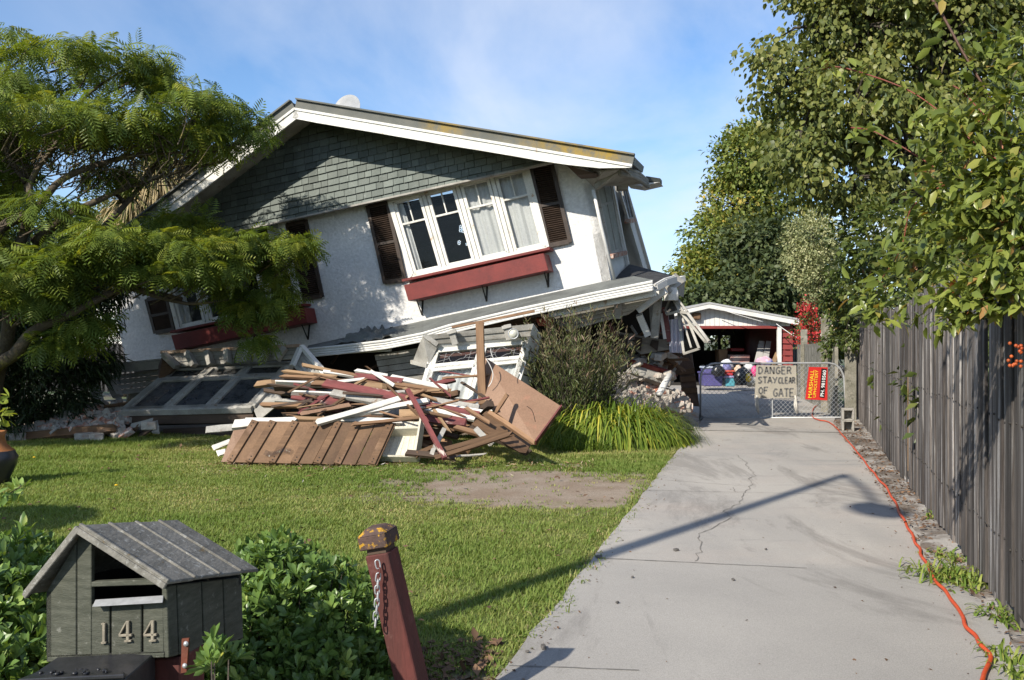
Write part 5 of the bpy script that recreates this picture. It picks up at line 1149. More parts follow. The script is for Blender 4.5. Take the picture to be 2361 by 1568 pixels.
# things in front of / inside the garage
def gbox(name, x0, y0, x1, y1, Y, dep, m, label, cat, lid=None, tilt=0.0, grp=None):
    a_, b_ = P(x0, y1, Y), P(x1, y0, Y); o = thing(name, label, cat, ((a_.x + b_.x) / 2, Y + dep / 2, a_.z), grp)
    mb = MB(); mb.slab([Vector((a_.x + .02, Y, a_.z)), Vector((b_.x - .02, Y, a_.z)), Vector((b_.x, Y, b_.z)), Vector((a_.x, Y, b_.z))], (0, dep, 0)); mb.build('body', m, o, bevel=.02)
    if lid: mb = MB(); mb.box(((a_.x + b_.x) / 2, Y + dep / 2, b_.z + .03), (b_.x - a_.x) + .06, dep + .06, .06); mb.build('lid', lid, o, bevel=.015)
    return o
pm = lambda c: mat('coloured_plastic', c, tuple(x * .85 for x in c), 5, .4, 0, isl=.05)
YS = 26.5
gbox('storage_tub', Z7(425, 0)[0], Z7(0, 922)[1], Z7(618, 0)[0], Z7(0, 1042)[1], YS, .7, pm((.10, .09, .26)), 'large purple lidded storage tub at the left behind the gate', 'tub', pm((.09, .08, .22)))
gbox('storage_tub', Z7(432, 0)[0], Z7(0, 868)[1], Z7(520, 0)[0], Z7(0, 918)[1], YS + .1, .5, pm((.13, .12, .30)), 'smaller purple tub stacked on the large purple tub', 'tub', pm((.45, .5, .6)))
gbox('plastic_crate', Z7(640, 0)[0], Z7(0, 960)[1], Z7(742, 0)[0], Z7(0, 1045)[1], YS, .4, pm((.10, .36, .45)), 'turquoise plastic crate beside the purple tub', 'crate', pm((.35, .33, .55)))
gbox('plastic_basket', Z7(640, 0)[0], Z7(0, 905)[1], Z7(722, 0)[0], Z7(0, 940)[1], YS, .35, pm((.5, .04, .05)), 'red plastic basket standing on the turquoise crate', 'basket', pm((.55, .10, .06)))
def bag(name, x, y, rx, ry, Y, m, label, cat, seed, grp=None):
    c_ = P(x, y, Y); mb = MB(); rx, ry = rx * Y / F, ry * Y / F
    def fn(u, v):
        a_ = u * 2 * math.pi; e_ = (v - .5) * math.pi; d = Vector((math.cos(a_) * math.cos(e_), math.sin(a_) * math.cos(e_), math.sin(e_)))
        k = 1 + .22 * noise.noise(d * 2.3 + Vector((seed, 0, 0))) + .08 * noise.noise(d * 7 + Vector((0, seed, 0)))
        return c_ + Vector((d.x * rx * k, d.y * rx * .8 * k, max(-.8, d.z) * ry * k))
    mb.grid(fn, 20, 12); return mono(mb, name, m, label, cat, grp, smooth=True)
blk = mat('black_bag_plastic', (.012, .012, .013), None, 5, .3, .4, 12, isl=0, spec=.5)
bag('rubbish_bag', *Z7(812, 955), 21, 22, YS, blk, 'big black rubbish bag beside the turquoise crate', 'bag', 1)
bag('rubbish_bag', *Z7(568, 895), 15, 14, YS - .2, blk, 'small black bag slumped over the stacked purple tub', 'bag', 3)
bag('bundle', *Z7(655, 840), 15, 14, YS + .4, mat('white_blanket', (.7, .7, .7), (.55, .55, .6), 3, .9, .2, isl=0), 'white blanket bundle on top of the red basket', 'bundle', 5)
bag('bundle', *Z7(655, 865), 11, 11, YS + .2, pm((.16, .16, .35)), 'blue cushion wedged under the white blanket bundle', 'cushion', 6)
bag('soft_toy_heap', *Z7(1020, 800), 19, 12, YS + .5, mat('pink_soft_toys', (.55, .28, .40), (.62, .50, .42), 3, .9, .2, isl=0, stain=((.5, .45, .8), 4, .5, .55)), 'heap of pink and pale soft toys behind the danger board', 'soft toys', 8)
bag('soft_toy', *Z7(765, 880), 9, 11, YS + .3, mat('ginger_toy', (.68, .60, .52), (.55, .25, .08), 4, .9, .2, isl=0), 'white and ginger soft toy right of the red basket', 'soft toy', 11)
bag('bundle', *Z7(870, 865), 11, 12, YS + .4, mat('white_cloth', (.72, .72, .72), (.6, .6, .6), 4, .9, .2, isl=0), 'white cloth bundle behind the black rubbish bag', 'bundle', 12)
bag('plastic_bag', *Z7(900, 1000), 14, 13, YS - .1, mat('clear_grey_bag', (.55, .53, .48), (.45, .36, .2), 4, .4, .2, isl=0), 'pale plastic bag of oddments left of the danger board', 'bag', 13)
bag('toy', *Z7(865, 960), 6, 11, YS - .3, pm((.75, .5, .03)), 'yellow plastic toy on the pale plastic bag', 'toy', 14)
bag('toy', *Z7(925, 900), 8, 14, YS, pm((.6, .05, .2)), 'crimson and white soft toy beside the danger board', 'toy', 15)
gbox('cardboard_box', Z7(690, 0)[0], Z7(0, 735)[1], Z7(885, 0)[0], Z7(0, 815)[1], YA + 1.2, .8, mat('printed_carton', (.55, .50, .45), (.45, .2, .18), 2, .8, 0, isl=0), 'pale carton with pink print inside the garage', 'box')
gbox('cardboard_box', Z7(575, 0)[0], Z7(0, 680)[1], Z7(665, 0)[0], Z7(0, 820)[1], YA + 1.6, .6, mat('brown_carton', (.26, .17, .10), (.2, .13, .08), 2, .8, 0, isl=0), 'brown cardboard carton left inside the garage', 'box')
gbox('storage_tub', Z7(690, 0)[0], Z7(0, 668)[1], Z7(830, 0)[0], Z7(0, 700)[1], YA + 1.8, .6, pm((.35, .03, .03)), 'flat red lid on dark boxes at the back of the garage', 'tub')
for x0, x1, lab in ((965, 1030, 'left'), (1035, 1092, 'right')):
    mono(MB().slab([P(*Z7(x0 + 10, 595), YA + 1), P(*Z7(x1, 600), YA + 1), P(*Z7(x1 - 30, 810), YA + .6), P(*Z7(x0 - 40, 810), YA + .6)], (0, .06, 0)), 'mattress_board', mat('grey_white_panel', (.40, .39, .38), (.34, .33, .32), 2, .8, 0, isl=0), '%s one of two grey panels leaning inside the garage' % lab, 'panel', bevel=.01)
for x0, x1, lab in ((1098, 1145, 'near'), (1115, 1150, 'far')):
    mono(MB().bar(P(*Z7(x0, 825), YA - .3), P(*Z7(x1, 715), YA + .1), .1, .03, (0, -1, 0)), 'plank', MT['tan'], 'pale plank leaning on the garage door jamb, %s one' % lab, 'plank')
wire([ga(*Z7(520, 262), .5), ga(*Z7(760, 340), .6), ga(*Z7(1010, 410), .6)], .012, 'cable', MT['white'], 'pale overhead cable along the garage gable', 'cable')
wire([ga(*Z7(1140, 430), .5), ga(*Z7(1300, 540), 1.2), ga(*Z7(1455, 618), 3)], .012, 'cable', MT['white'], 'pale cable sagging from the garage corner to the shrub', 'cable')
fx = mono(MB().rock(ga(*Z7(355, 355), .1), .3, .2, .25), 'gable_lamp', MT['brownwood'], 'dark rusty fixture on the white garage gable', 'fixture', bevel=.03)
mb = MB(); fa = P(*Z7(1305, 600), 29.8); fb_ = P(*Z7(1570, 600), 29.9)
for k in range(10): mb.slab([fa.lerp(fb_, k / 10 + .003), fa.lerp(fb_, (k + 1) / 10 - .003), Vector((fa.lerp(fb_, (k + 1) / 10 - .003).x, 29.9, 0)), Vector((fa.lerp(fb_, k / 10 + .003).x, 29.8, 0))], (0, .02, 0))
mono(mb, 'board_fence', mat('dark_grey_fence', (.10, .10, .105), (.075, .075, .08), 3, .8, .1, isl=.1), 'dark grey vertical board fence beside the red garage wall', 'fence')
# ================================================================ extension cord
cpx = [Z7(*p) for p in ((1625, 1170), (1600, 1215), (1520, 1240), (1492, 1300), (1500, 1345), (1560, 1372), (1650, 1390), (1730, 1450), (1780, 1510))] + \
      [Y3(*p) for p in ((560, 160), (590, 200), (625, 240), (655, 285), (690, 320), (720, 365), (760, 400), (790, 460), (820, 500), (840, 560), (870, 600), (890, 650), (920, 690), (935, 740), (965, 775), (970, 815), (1010, 870), (1035, 930), (1070, 985), (1115, 1025), (1150, 1080), (1190, 1130), (1225, 1190), (1240, 1245), (1300, 1300), (1325, 1350), (1385, 1410), (1388, 1450), (1355, 1520), (1330, 1590), (1240, 1700))]
wire([G(x, y, .048) for x, y in cpx], .0105, 'extension_cord', mat('orange_cord', (.60, .085, .025), (.55, .07, .02), 9, .45, 0, isl=0), 'long orange extension cord lying along the driveway edge', 'cord', 8)
# ================================================================ mailbox
mf = Vector((-.973, .230, 0)); mdv = Vector((.230, .973, 0))
MF = Plane(P(*Z8(900, 845), 2.6), mdv); MBK = Plane(P(*Z8(900, 845), 2.6) + mdv * .41, mdv)
f_ = lambda x, y, o=0.0: MF.hit(Z8(x, y), o)
k_ = lambda x, y: MBK.hit(Z8(x, y))
mwood = mat('mailbox_grey_green_wood', (.050, .054, .040), (.080, .083, .064), 14, .8, .7, 60, stretch=(1, 1, 5), isl=.12, bdist=.003, stain=((.16, .16, .14), 40, .60, .74))
mroof = mat('mailbox_silvered_roof', (.19, .18, .158), (.12, .115, .10), 20, .85, .7, 90, stretch=(1.5, .5, 1.5), isl=.15, bdist=.003, stain=((.30, .30, .28), 55, .55, .72), peel=(.13, .09, .04), pl=(.64, .70), psc=20)
mbx = thing('mailbox', 'grey-green wooden house-shaped mailbox with pitched roof and number 144', 'mailbox', P(*Z8(600, 860), 2.75))
mb = MB(); th = mdv * .016
mb.slab([f_(250, 490), f_(408, 225), f_(408, 862), f_(250, 868)], th)
mb.slab([f_(413, 222), f_(418, 190), f_(490, 235), f_(490, 855), f_(413, 861)], th)
mb.slab([f_(491, 560), f_(586, 556), f_(586, 852), f_(491, 855)], th); mb.slab([f_(597, 556), f_(757, 550), f_(757, 846), f_(597, 852)], th); mb.slab([f_(768, 549), f_(875, 546), f_(880, 842), f_(768, 846)], th)
mb.build('front_board', mwood, mbx, bevel=.002)
mb = MB(); mb.slab([f_(586, 556) + th * .8, f_(768, 549) + th * .8, f_(768, 846) + th * .8, f_(586, 852) + th * .8], th * .2); mb.build('groove_lining', MT['brownwood'], mbx)
mb = MB(); mb.slab([f_(488, 441, .004), f_(832, 425, .004), f_(845, 455, .004), f_(488, 467, .004)], th * 1.5); mb.build('slot_rail', mwood, mbx, bevel=.002)
mb = MB(); mb.slab([f_(512, 536, .002), f_(875, 513, .002), f_(870, 551, .03), f_(495, 573, .03)], mdv * .003); mb.build('letter_flap', MT['galv'], mbx)
mb = MB(); mb.slab([f_(252, 846, .003), f_(880, 822, .003), f_(880, 846, .003), f_(250, 870, .003)], th); mb.build('bottom_rail', mwood, mbx, bevel=.002)
mb = MB(); mb.slab([f_(878, 470, .003), f_(895, 468, .003), f_(906, 846, .003), f_(884, 848, .003)], th * 1.2); mb.build('corner_strip', mwood, mbx, bevel=.002)
mb = MB(); sd0 = [f_(893, 462), k_(1298, 415), k_(1308, 742), f_(906, 846)]
S4 = lambda u, v: sd0[0].lerp(sd0[1], u).lerp(sd0[3].lerp(sd0[2], u), v)
for a_, b_ in ((0, .12), (.13, .43), (.445, .72), (.735, 1)): mb.slab([S4(a_, 0), S4(b_ - .004, 0), S4(b_ - .004, 1), S4(a_, 1)], mf * .016)
mb.build('side_board', mwood, mbx, bevel=.002)
mb = MB(); lft = [f_(250, 490), f_(250, 868)]; mb.slab([lft[0], lft[1], lft[1] + mdv * .41, lft[0] + mdv * .41], -mf * .016); mb.slab([lft[1] + UP * .006, f_(900, 846) + UP * .006, f_(900, 846) + mdv * .4 + UP * .006, lft[1] + mdv * .4 + UP * .006], (0, 0, .012))
mb.slab([lft[0] + mdv * .39, k_(940, 132) - mdv * .02, k_(1298, 400) - mdv * .02, k_(1305, 742) - mdv * .02, lft[1] + mdv * .39], mdv * .012); mb.build('inner_board', mat('mailbox_inner_shade', (.02, .02, .018), (.03, .03, .026), 9, .9, 0, isl=0), mbx)  # inside boards near-black, shade within the box put into the colour
rp_ = [f_(415, 152, .035), k_(940, 124), k_(1375, 388), f_(892, 458, .035)]; ul = (rp_[1] - rp_[0]).cross(rp_[3] - rp_[0]).normalized(); ul = ul if ul.z > 0 else -ul
R4 = lambda u, v, o=0.0: rp_[0].lerp(rp_[1], u).lerp(rp_[3].lerp(rp_[2], u), v) + ul * o
mb = MB()
for i, (a_, b_) in enumerate(((0, .27), (.275, .535), (.54, .79), (.795, 1))): mb.slab([R4(a_, 0, .002 * (i % 2)), R4(b_, 0, .002 * (i % 2)), R4(b_, 1 + .004 * i, .002 * (i % 2)), R4(a_, 1, .002 * (i % 2))], ul * .012)
mb.build('roof_board', mroof, mbx, bevel=.003)
mb = MB()
for u in (.004, .272, .537, .79): mb.bar(R4(u, .0, .014), R4(u, 1.0, .014), .012, .008, ul)
mb.build('roof_batten', mroof, mbx, bevel=.002)
rl = [f_(415, 152, .035), f_(128, 512, .035)]; rbk = k_(940, 124) - rl[0]; ulL = (rl[1] - rl[0]).cross(rbk).normalized(); ulL = ulL if ulL.z > 0 else -ulL
mb = MB(); mb.slab([rl[0], rl[1], rl[1] + rbk, rl[0] + rbk], ulL * .012); mb.build('roof_board', mroof, mbx, bevel=.003)
mb = MB(); mb.bar(rl[0] - ulL * .004, rl[1] - ulL * .004, .012, .018, ulL); mb.bar(rp_[0] - ul * .004, rp_[3] - ul * .004, .012, .018, ul); mb.build('barge_strip', mroof, mbx, bevel=.002)
num = mat('dull_brass_numeral', (.34, .30, .23), (.26, .23, .18), 30, .5, .1, isl=0, metal=.35)
def numeral(lines, x, y, w, h, th_):
    mb = MB()
    for (a_, b_, t_) in lines: mb.bar(f_(x + a_[0] * w, y + a_[1] * h, .006), f_(x + b_[0] * w, y + b_[1] * h, .006), t_, .008, -mdv)
    mb.build('numeral', num, mbx, bevel=.001)
numeral([((.55, 0), (.55, 1), .009), ((.05, .06), (.6, .0), .005), ((.0, 1), (1, .97), .006)], 545, 660, 26, 107, 1)
for x, y in ((640, 648), (773, 646)): numeral([((.70, 0), (.70, 1), .0095), ((.62, .02), (.02, .70), .005), ((.0, .72), (1.02, .69), .007), ((.42, 1), (.98, .97), .006)], x, y, 68, 110, 1)
mb = MB(); mb.slab([f_(975, 745, .01), f_(1013, 742, .01), f_(1000, 925, .01), f_(970, 930, .01)], mdv * .006); br_ = mb.build('bracket', mat('rusty_bracket', (.16, .045, .025), (.10, .035, .02), 20, .7, .2, isl=0), mbx)
for x, y in ((998, 772), (992, 890)):
    mb = MB(); mb.lathe(f_(x, y, .012), [(.001, .006), (.006, .004), (.008, 0)], 10, (-mdv).to_track_quat('Z', 'Y').to_matrix()); mb.build('bolt', MT['galv'], br_, smooth=True)
redp = mat('red_stained_post', (.115, .033, .028), (.075, .027, .023), 5, .75, .5, 45, stretch=(3, 3, .4), isl=.05, bdist=.004, stain=((.22, .13, .11), 5, .58, .8))
mp_ = thing('mailbox_post', 'red-stained square timber post carrying the wooden mailbox', 'post', (P(*Z8(915, 900), 2.7).x, 2.75, 0))
mb = MB(); q = [f_(772, 858, -.05), f_(965, 845, -.05), f_(965, 845, -.05) + mdv * .13, f_(772, 858, -.05) + mdv * .13]; q2 = [Vector((p.x, p.y, -.02)) for p in q]
mb.slab([q[0], q[1], q2[1], q2[0]], mdv * .13); mb.build('shaft', redp, mp_, bevel=.004)
# second, black letterbox
bx = thing('black_letterbox', 'black metal letterbox with embossed floral lid beside the mailbox post', 'letterbox', P(*Z8(380, 966), 2.35) - UP * .2)
lq = [P(*Z8(225, 908), 2.62), P(*Z8(660, 890), 2.62), P(*Z8(668, 935), 2.42), P(*Z8(95, 962), 2.42)]
bkm = mat('black_cast_metal', (.016, .017, .02), (.03, .03, .034), 9, .4, .1, isl=0, spec=.5)
mb = MB(); mb.slab(lq, (0, 0, -.012)); lid = mb.build('lid', bkm, bx, bevel=.003)
mb = MB(); lo = [p + Vector((0, .01, -.014)) for p in lq]; mb.slab([lo[3], lo[2], lo[2] - UP * .34, lo[3] - UP * .34], (0, .2, 0)); mb.build('body', bkm, bx, bevel=.003)
mb = MB(); rs = random.Random(4); LQ = lambda u, v: lq[0].lerp(lq[1], u).lerp(lq[3].lerp(lq[2], u), v) + UP * .004
for k in range(26):
    u0, v0, a0 = rs.uniform(.12, .85), rs.uniform(.2, .85), rs.uniform(0, 6); mb.tube([LQ(u0 + .05 * t_ * math.cos(a0 + t_ * 2.5), v0 + .14 * t_ * math.sin(a0 + t_ * 2.5)) for t_ in (0, .3, .6, 1)], [.004, .006, .004, .002], 5)
mb.build('relief', bkm, lid, smooth=True)
# red gate post with chain
gpst = thing('red_gate_post', 'red-stained leaning timber post with lichened square cap and chain', 'post', (P(955, 1600, 3.4).x, 3.45, 0))
YP = 3.4; w0 = P(*Z8(2060, 270), YP)
ax = (P(*Z8(2210, 966), YP) - P(*Z8(2048, 270), YP)); pt, pb = P(*Z8(2048, 275), YP), P(*Z8(2048, 275), YP) + ax * 1.02
pb2 = pb + (pb - pt).normalized() * .62
Mz = (pt - pb).normalized(); Mx = Vector((.94, -.30, 0)); Mx = (Mx - Mz * Mx.dot(Mz)).normalized(); My = Mz.cross(Mx)
mb = MB(); hw = .047; sq = lambda c, h: [c + Mx * h * i + My * h * j for i, j in ((-1, -1), (1, -1), (1, 1), (-1, 1))]
mb.slab(sq(pb2, hw), (pt - pb2)); mb.build('shaft', redp, gpst, bevel=.004)
mb = MB(); mb.slab(sq(pt + Mz * .001, hw * .82), Mz * .022); mb.build('neck', MT['darkwood'], gpst)
capm = mat('lichened_cap', (.10, .06, .05), (.075, .05, .042), 12, .85, .5, 60, isl=0, stain=((.40, .22, .02), 26, .56, .62), peel=(.34, .33, .30), pl=(.66, .69), psc=30)
mb = MB(); c0 = pt + Mz * .023; a_ = sq(c0, hw * 1.22); b_ = sq(c0 + Mz * .052, hw * 1.22); c_ = sq(c0 + Mz * .075, hw * .62)
mb.slab(a_, Mz * .052); mb.v += b_ + c_; i = len(mb.v) - 8
for k in range(4): mb.f.append([i + k, i + (k + 1) % 4, i + 4 + (k + 1) % 4, i + 4 + k])
mb.f.append([i + 4, i + 5, i + 6, i + 7]); mb.build('cap', capm, gpst, bevel=.004)
chn = thing('hanging_chain', 'galvanised chain hanging from a rusty hook on the red gate post', 'chain', P(*Z8(2015, 520), 3.3))
def link_(c, L, w, r, ax_, rot):
    mb = MB(); ring = []
    s1 = Vector(ax_).normalized(); s2 = (Vector((math.cos(rot), math.sin(rot), 0)) - s1 * Vector((math.cos(rot), math.sin(rot), 0)).dot(s1)).normalized()
    for k in range(13):
        a_ = k * 2 * math.pi / 12; ring.append(c + s1 * (math.sin(a_) * w + (L - w) * (1 if math.sin(a_) > 0 else -1) * (abs(math.sin(a_)) > .01)) + s2 * math.cos(a_) * w)
    mb.tube(ring, r, 6, False); return mb
cpts = [(2027, 345), (2035, 385), (2029, 415), (2026, 450), (2024, 482), (2026, 518), (2022, 552), (2020, 588), (2016, 622), (2014, 660)]
cm = [P(*Z8(x, y), 3.325) for x, y in cpts]
for i in range(len(cm)):
    dn_ = (cm[min(i + 1, len(cm) - 1)] - cm[max(i - 1, 0)])
    link_(cm[i], .0165, .0085, .0028, dn_, .3 + (1.57 if i % 2 else 0)).build('chain_link', MT['galv'] if i != 1 else redp, chn, smooth=True)
# ================================================================ vegetation
def limb(mb, pts, r0, r1, n=7):
    P_ = [Vector(p) for p in pts]; out_ = []
    for i in range(len(P_) - 1):
        p0, p1, p2, p3 = P_[max(i - 1, 0)], P_[i], P_[i + 1], P_[min(i + 2, len(P_) - 1)]
        for k in range(4):
            t_ = k / 4; out_.append(.5 * ((2 * p1) + (p2 - p0) * t_ + (2 * p0 - 5 * p1 + 4 * p2 - p3) * t_ ** 2 + (3 * p1 - p0 - 3 * p2 + p3) * t_ ** 3))
    out_.append(P_[-1]); m_ = len(out_) - 1
    mb.tube(out_, [r0 + (r1 - r0) * (i / m_) ** .8 for i in range(m_ + 1)], n)
    return out_
def V3(a): return Vector((float(a[0]), float(a[1]), float(a[2])))
def tree(name, label, base, blobs, n, size, tv, tf, lm_, bark=None, ncl=120, cr=.25, shell=.5, flat=.8, droop=.5, jit=.6, r0=.2, top=None, grp=None, twigs=40, cat='tree', upn=.7):
    o = thing(name, label, cat, base, grp); bark = bark or MT['bark']
    pos, outw, cr_, cc = clump_points(blobs, n, ncl, cr, shell, flat)
    ok = pos[:, 2] > .03; pos, outw, cr_ = pos[ok], outw[ok], cr_[ok]
    leaf_mesh('crown', lm_, o, pos, outw, size, tv, tf, droop, jit, crnd=cr_, upn=upn)
    mb = MB(); base = Vector(base); top = Vector(top) if top else V3(sum(b_[0] for b_ in blobs) / len(blobs))
    tk = limb(mb, [base, base.lerp(top, .35) + Vector((random.uniform(-.1, .1), 0, 0)), base.lerp(top, .7), top], r0, r0 * .3)
    fork = base.lerp(top, .45)
    for b_ in blobs:
        c_ = V3(b_[0]); m_ = fork.lerp(c_, .5) + Vector((random.uniform(-.2, .2), random.uniform(-.2, .2), .15)); limb(mb, [fork.lerp(top, random.random() * .5), m_, c_], r0 * .45, r0 * .1, 6)
    for q in cc[:twigs]:
        c_ = V3(q); nb = min(blobs, key=lambda b_: (V3(b_[0]) - c_).length); mb.tube([V3(nb[0]), V3(nb[0]).lerp(c_, .5) + Vector((0, 0, .08)), c_], [r0 * .12, r0 * .08, r0 * .03], 5)
    mb.build('trunk', bark, o, smooth=True)
    return o
# ---- silk tree at the left
silk_m = leafmat('silk_tree_leaf', [(0, (.042, .060, .015)), (.4, (.062, .091, .018)), (.75, (.098, .120, .020)), (1, (.16, .165, .028))], .42, .45, .3, gain=2.2)
st = thing('silk_tree', 'spreading silk tree with feathery leaves reaching over the left of the house', 'tree', (-7.7, 13.4, 0))
SB_ = [B(60, 165, 13.0, 100, 34, 1.2), B(215, 145, 13.2, 80, 30, .9), B(350, 125, 13.6, 48, 30, .7), B(20, 95, 13.4, 60, 20, .9), B(130, 105, 13.6, 50, 22, .7), B(375, 180, 13.8, 45, 26, .7),
       B(90, 262, 12.6, 130, 40, 1.3), B(290, 280, 12.9, 110, 38, 1.1), B(465, 250, 13.7, 90, 34, .8), B(545, 268, 14.0, 50, 26, .6), B(600, 305, 14.1, 52, 24, .5), B(450, 320, 13.6, 95, 22, .8),
       B(30, 350, 13.5, 50, 50, 1.0), B(30, 590, 12.6, 60, 55, .8), B(130, 475, 12.8, 50, 28, .8), B(-90, 350, 13.2, 110, 240, 1.5), B(-90, 600, 12.8, 90, 110, 1.3), B(240, 395, 13.4, 60, 16, .7), B(-330, 120, 13, 180, 110, 1.5), B(-430, 330, 13, 180, 120, 1.5), B(-300, 480, 12.8, 140, 90, 1.3), B(-180, 100, 13.4, 100, 60, 1.2)]  # far-left blobs: unseen crown added to shade the left wall
SBX = [(np.array([-8.6, 10.3, 2.95]), np.array([2.2, 1.0, .5])), (np.array([-9.4, 11.6, 3.7]), np.array([1.6, .9, .5])), (np.array([-10.2, 12.6, 5.2]), np.array([1.4, .9, .6]))]  # unseen foliage added off-frame to shade the brick heap, grass and left wall
SBL = [B(270, 550, 12.6, 105, 28, .7), B(400, 570, 13.0, 105, 26, .6), B(540, 565, 13.6, 75, 26, .5), B(655, 572, 14.0, 55, 22, .4), B(330, 620, 12.8, 95, 22, .5), B(460, 610, 13.2, 75, 22, .4), B(170, 610, 12.4, 85, 32, .7), B(90, 660, 12.4, 75, 42, .7),
       B(400, 508, 14.2, 70, 14, .5)]
SBD = [B(625, 690, 14.2, 40, 40, .3), B(575, 715, 14.1, 38, 44, .3), B(585, 780, 14.0, 22, 22, .2), B(525, 680, 14.1, 38, 24, .3), B(630, 625, 14.2, 40, 24, .3), B(180, 740, 12.6, 50, 14, .4), B(150, 790, 12.8, 50, 20, .4)]
def silk(bl, n, ncl, cr):
    pos, outw, crn, cc = clump_points(bl, n, ncl, cr, .35, .45); outw[:, 2] *= .3
    return pos, outw, crn, cc
parts_ = [silk(SB_, 11500, 300, .18), silk(SBL, 4700, 130, .15), silk(SBD, 1000, 40, .13), silk(SBX, 4200, 110, .22)]
pos = np.concatenate([q[0] for q in parts_]); outw = np.concatenate([q[1] for q in parts_]); crn = np.concatenate([q[2] for q in parts_])
leaf_mesh('crown', silk_m, st, pos, outw, .225, FR_V, FR_F, .45, .55, .28, crn, upn=1.4)
mb = MB(); p_ = lambda x, y, Y: P(x, y, Y)
limb(mb, [(-7.7, 13.4, -.05), p_(-10, 880, 13.2), p_(20, 760, 13.0), p_(22, 640, 13.0), p_(65, 500, 13.0), p_(60, 380, 13.1)], .14, .05)
limb(mb, [(-7.8, 13.3, -.05), p_(-30, 870, 12.9), p_(35, 815, 12.5), p_(75, 765, 12.4), p_(140, 735, 12.4), p_(225, 690, 12.6), p_(300, 665, 12.9), p_(420, 690, 13.3)], .12, .03)
limb(mb, [p_(300, 665, 12.9), p_(430, 700, 13.3), p_(540, 690, 13.9), p_(610, 700, 14.1)], .035, .012)
limb(mb, [p_(-20, 700, 13), p_(60, 700, 12.7), p_(180, 660, 12.7), p_(330, 600, 13), p_(500, 570, 13.5), p_(640, 570, 14)], .09, .015)
limb(mb, [p_(-40, 640, 13), p_(0, 530, 12.8), p_(80, 485, 12.7), p_(150, 410, 12.8), p_(300, 360, 13.2), p_(430, 350, 13.6), p_(600, 325, 14.1)], .095, .012)
limb(mb, [p_(80, 560, 13.2), p_(150, 500, 13.2), p_(210, 470, 13.3), p_(300, 430, 13.6), p_(400, 400, 13.8), p_(520, 370, 14)], .08, .015)
limb(mb, [p_(80, 485, 12.7), p_(70, 420, 12.8), p_(130, 330, 13), p_(200, 220, 13.2), p_(340, 130, 13.6)], .055, .012)
limb(mb, [p_(60, 420, 13), p_(10, 330, 13), p_(40, 200, 13.2), p_(60, 110, 13.4)], .05, .012)
limb(mb, [p_(285, 465, 13.8), p_(262, 440, 13.8), p_(245, 415, 13.8)], .04, .02); limb(mb, [p_(225, 540, 13.4), p_(290, 470, 13.8), p_(330, 420, 13.9), p_(400, 330, 13.9), p_(470, 250, 13.9)], .055, .012)
limb(mb, [p_(152, 500, 13.2), p_(145, 560, 13.1), p_(155, 610, 13.0)], .03, .02)
for q in np.concatenate([s_[3] for s_ in parts_])[:430]:
    c_ = V3(q); s0 = c_ + Vector((random.uniform(-.75, -.25), random.uniform(-.3, .3), random.uniform(-.55, -.2))); mb.tube([s0, s0.lerp(c_, .5) + Vector((0, 0, -.05)), c_], [.014, .010, .004], 5)
for k in range(230):                                   # bare twigs inside the crown
    s0 = P(random.uniform(-10, 430), random.uniform(330, 440), random.uniform(12.6, 13.8)); pts = [s0]; dv = Vector((random.gauss(.25, .5), random.gauss(0, .4), random.uniform(.1, .8))).normalized()
    for j in range(4): dv = (dv + Vector((random.gauss(0, .3), random.gauss(0, .3), random.gauss(.05, .2)))).normalized(); pts.append(pts[-1] + dv * .16)
    mb.tube(pts, [.011, .009, .007, .005, .003], 4, False)
mb.build('trunk', MT['bark'], st, smooth=True)
# ---- dark oleander-like shrubs in the left corner
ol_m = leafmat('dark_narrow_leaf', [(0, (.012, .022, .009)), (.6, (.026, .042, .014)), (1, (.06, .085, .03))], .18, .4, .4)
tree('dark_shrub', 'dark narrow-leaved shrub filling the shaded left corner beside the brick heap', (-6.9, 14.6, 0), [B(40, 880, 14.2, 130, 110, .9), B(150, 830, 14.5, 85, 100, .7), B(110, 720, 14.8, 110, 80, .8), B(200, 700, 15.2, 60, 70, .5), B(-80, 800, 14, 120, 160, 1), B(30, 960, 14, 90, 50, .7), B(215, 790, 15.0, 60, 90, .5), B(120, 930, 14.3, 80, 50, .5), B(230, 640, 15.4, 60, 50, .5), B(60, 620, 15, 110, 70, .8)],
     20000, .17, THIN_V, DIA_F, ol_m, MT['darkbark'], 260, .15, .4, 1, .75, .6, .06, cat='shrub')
# ---- background trees on the left
bg1 = leafmat('mid_green_leaf', [(0, (.03, .052, .015)), (.5, (.055, .085, .02)), (1, (.12, .13, .03))], .3, .5, .3)
tree('garden_tree', 'yellowish green tree far behind the silk tree at the left', (-15, 27, 0), [B(80, 560, 27, 150, 80, 2), B(200, 560, 28, 110, 60, 2), B(-60, 500, 26, 130, 150, 2), B(230, 490, 28, 40, 30, 1)], 9000, .17, DIA_V, DIA_F, bg1, None, 160, .4, .4)
tree('garden_tree', 'dark bushy tree behind the white neighbouring house', (-10.5, 25, 0), [B(150, 640, 25, 130, 60, 1.5), B(300, 600, 26, 100, 60, 1.5), B(20, 700, 24, 120, 80, 1.5)], 6000, .15, DIA_V, DIA_F, leafmat('deep_green_leaf', [(0, (.015, .026, .01)), (1, (.045, .06, .02))], .2, .5, .3), MT['darkbark'], 120, .35, .4)
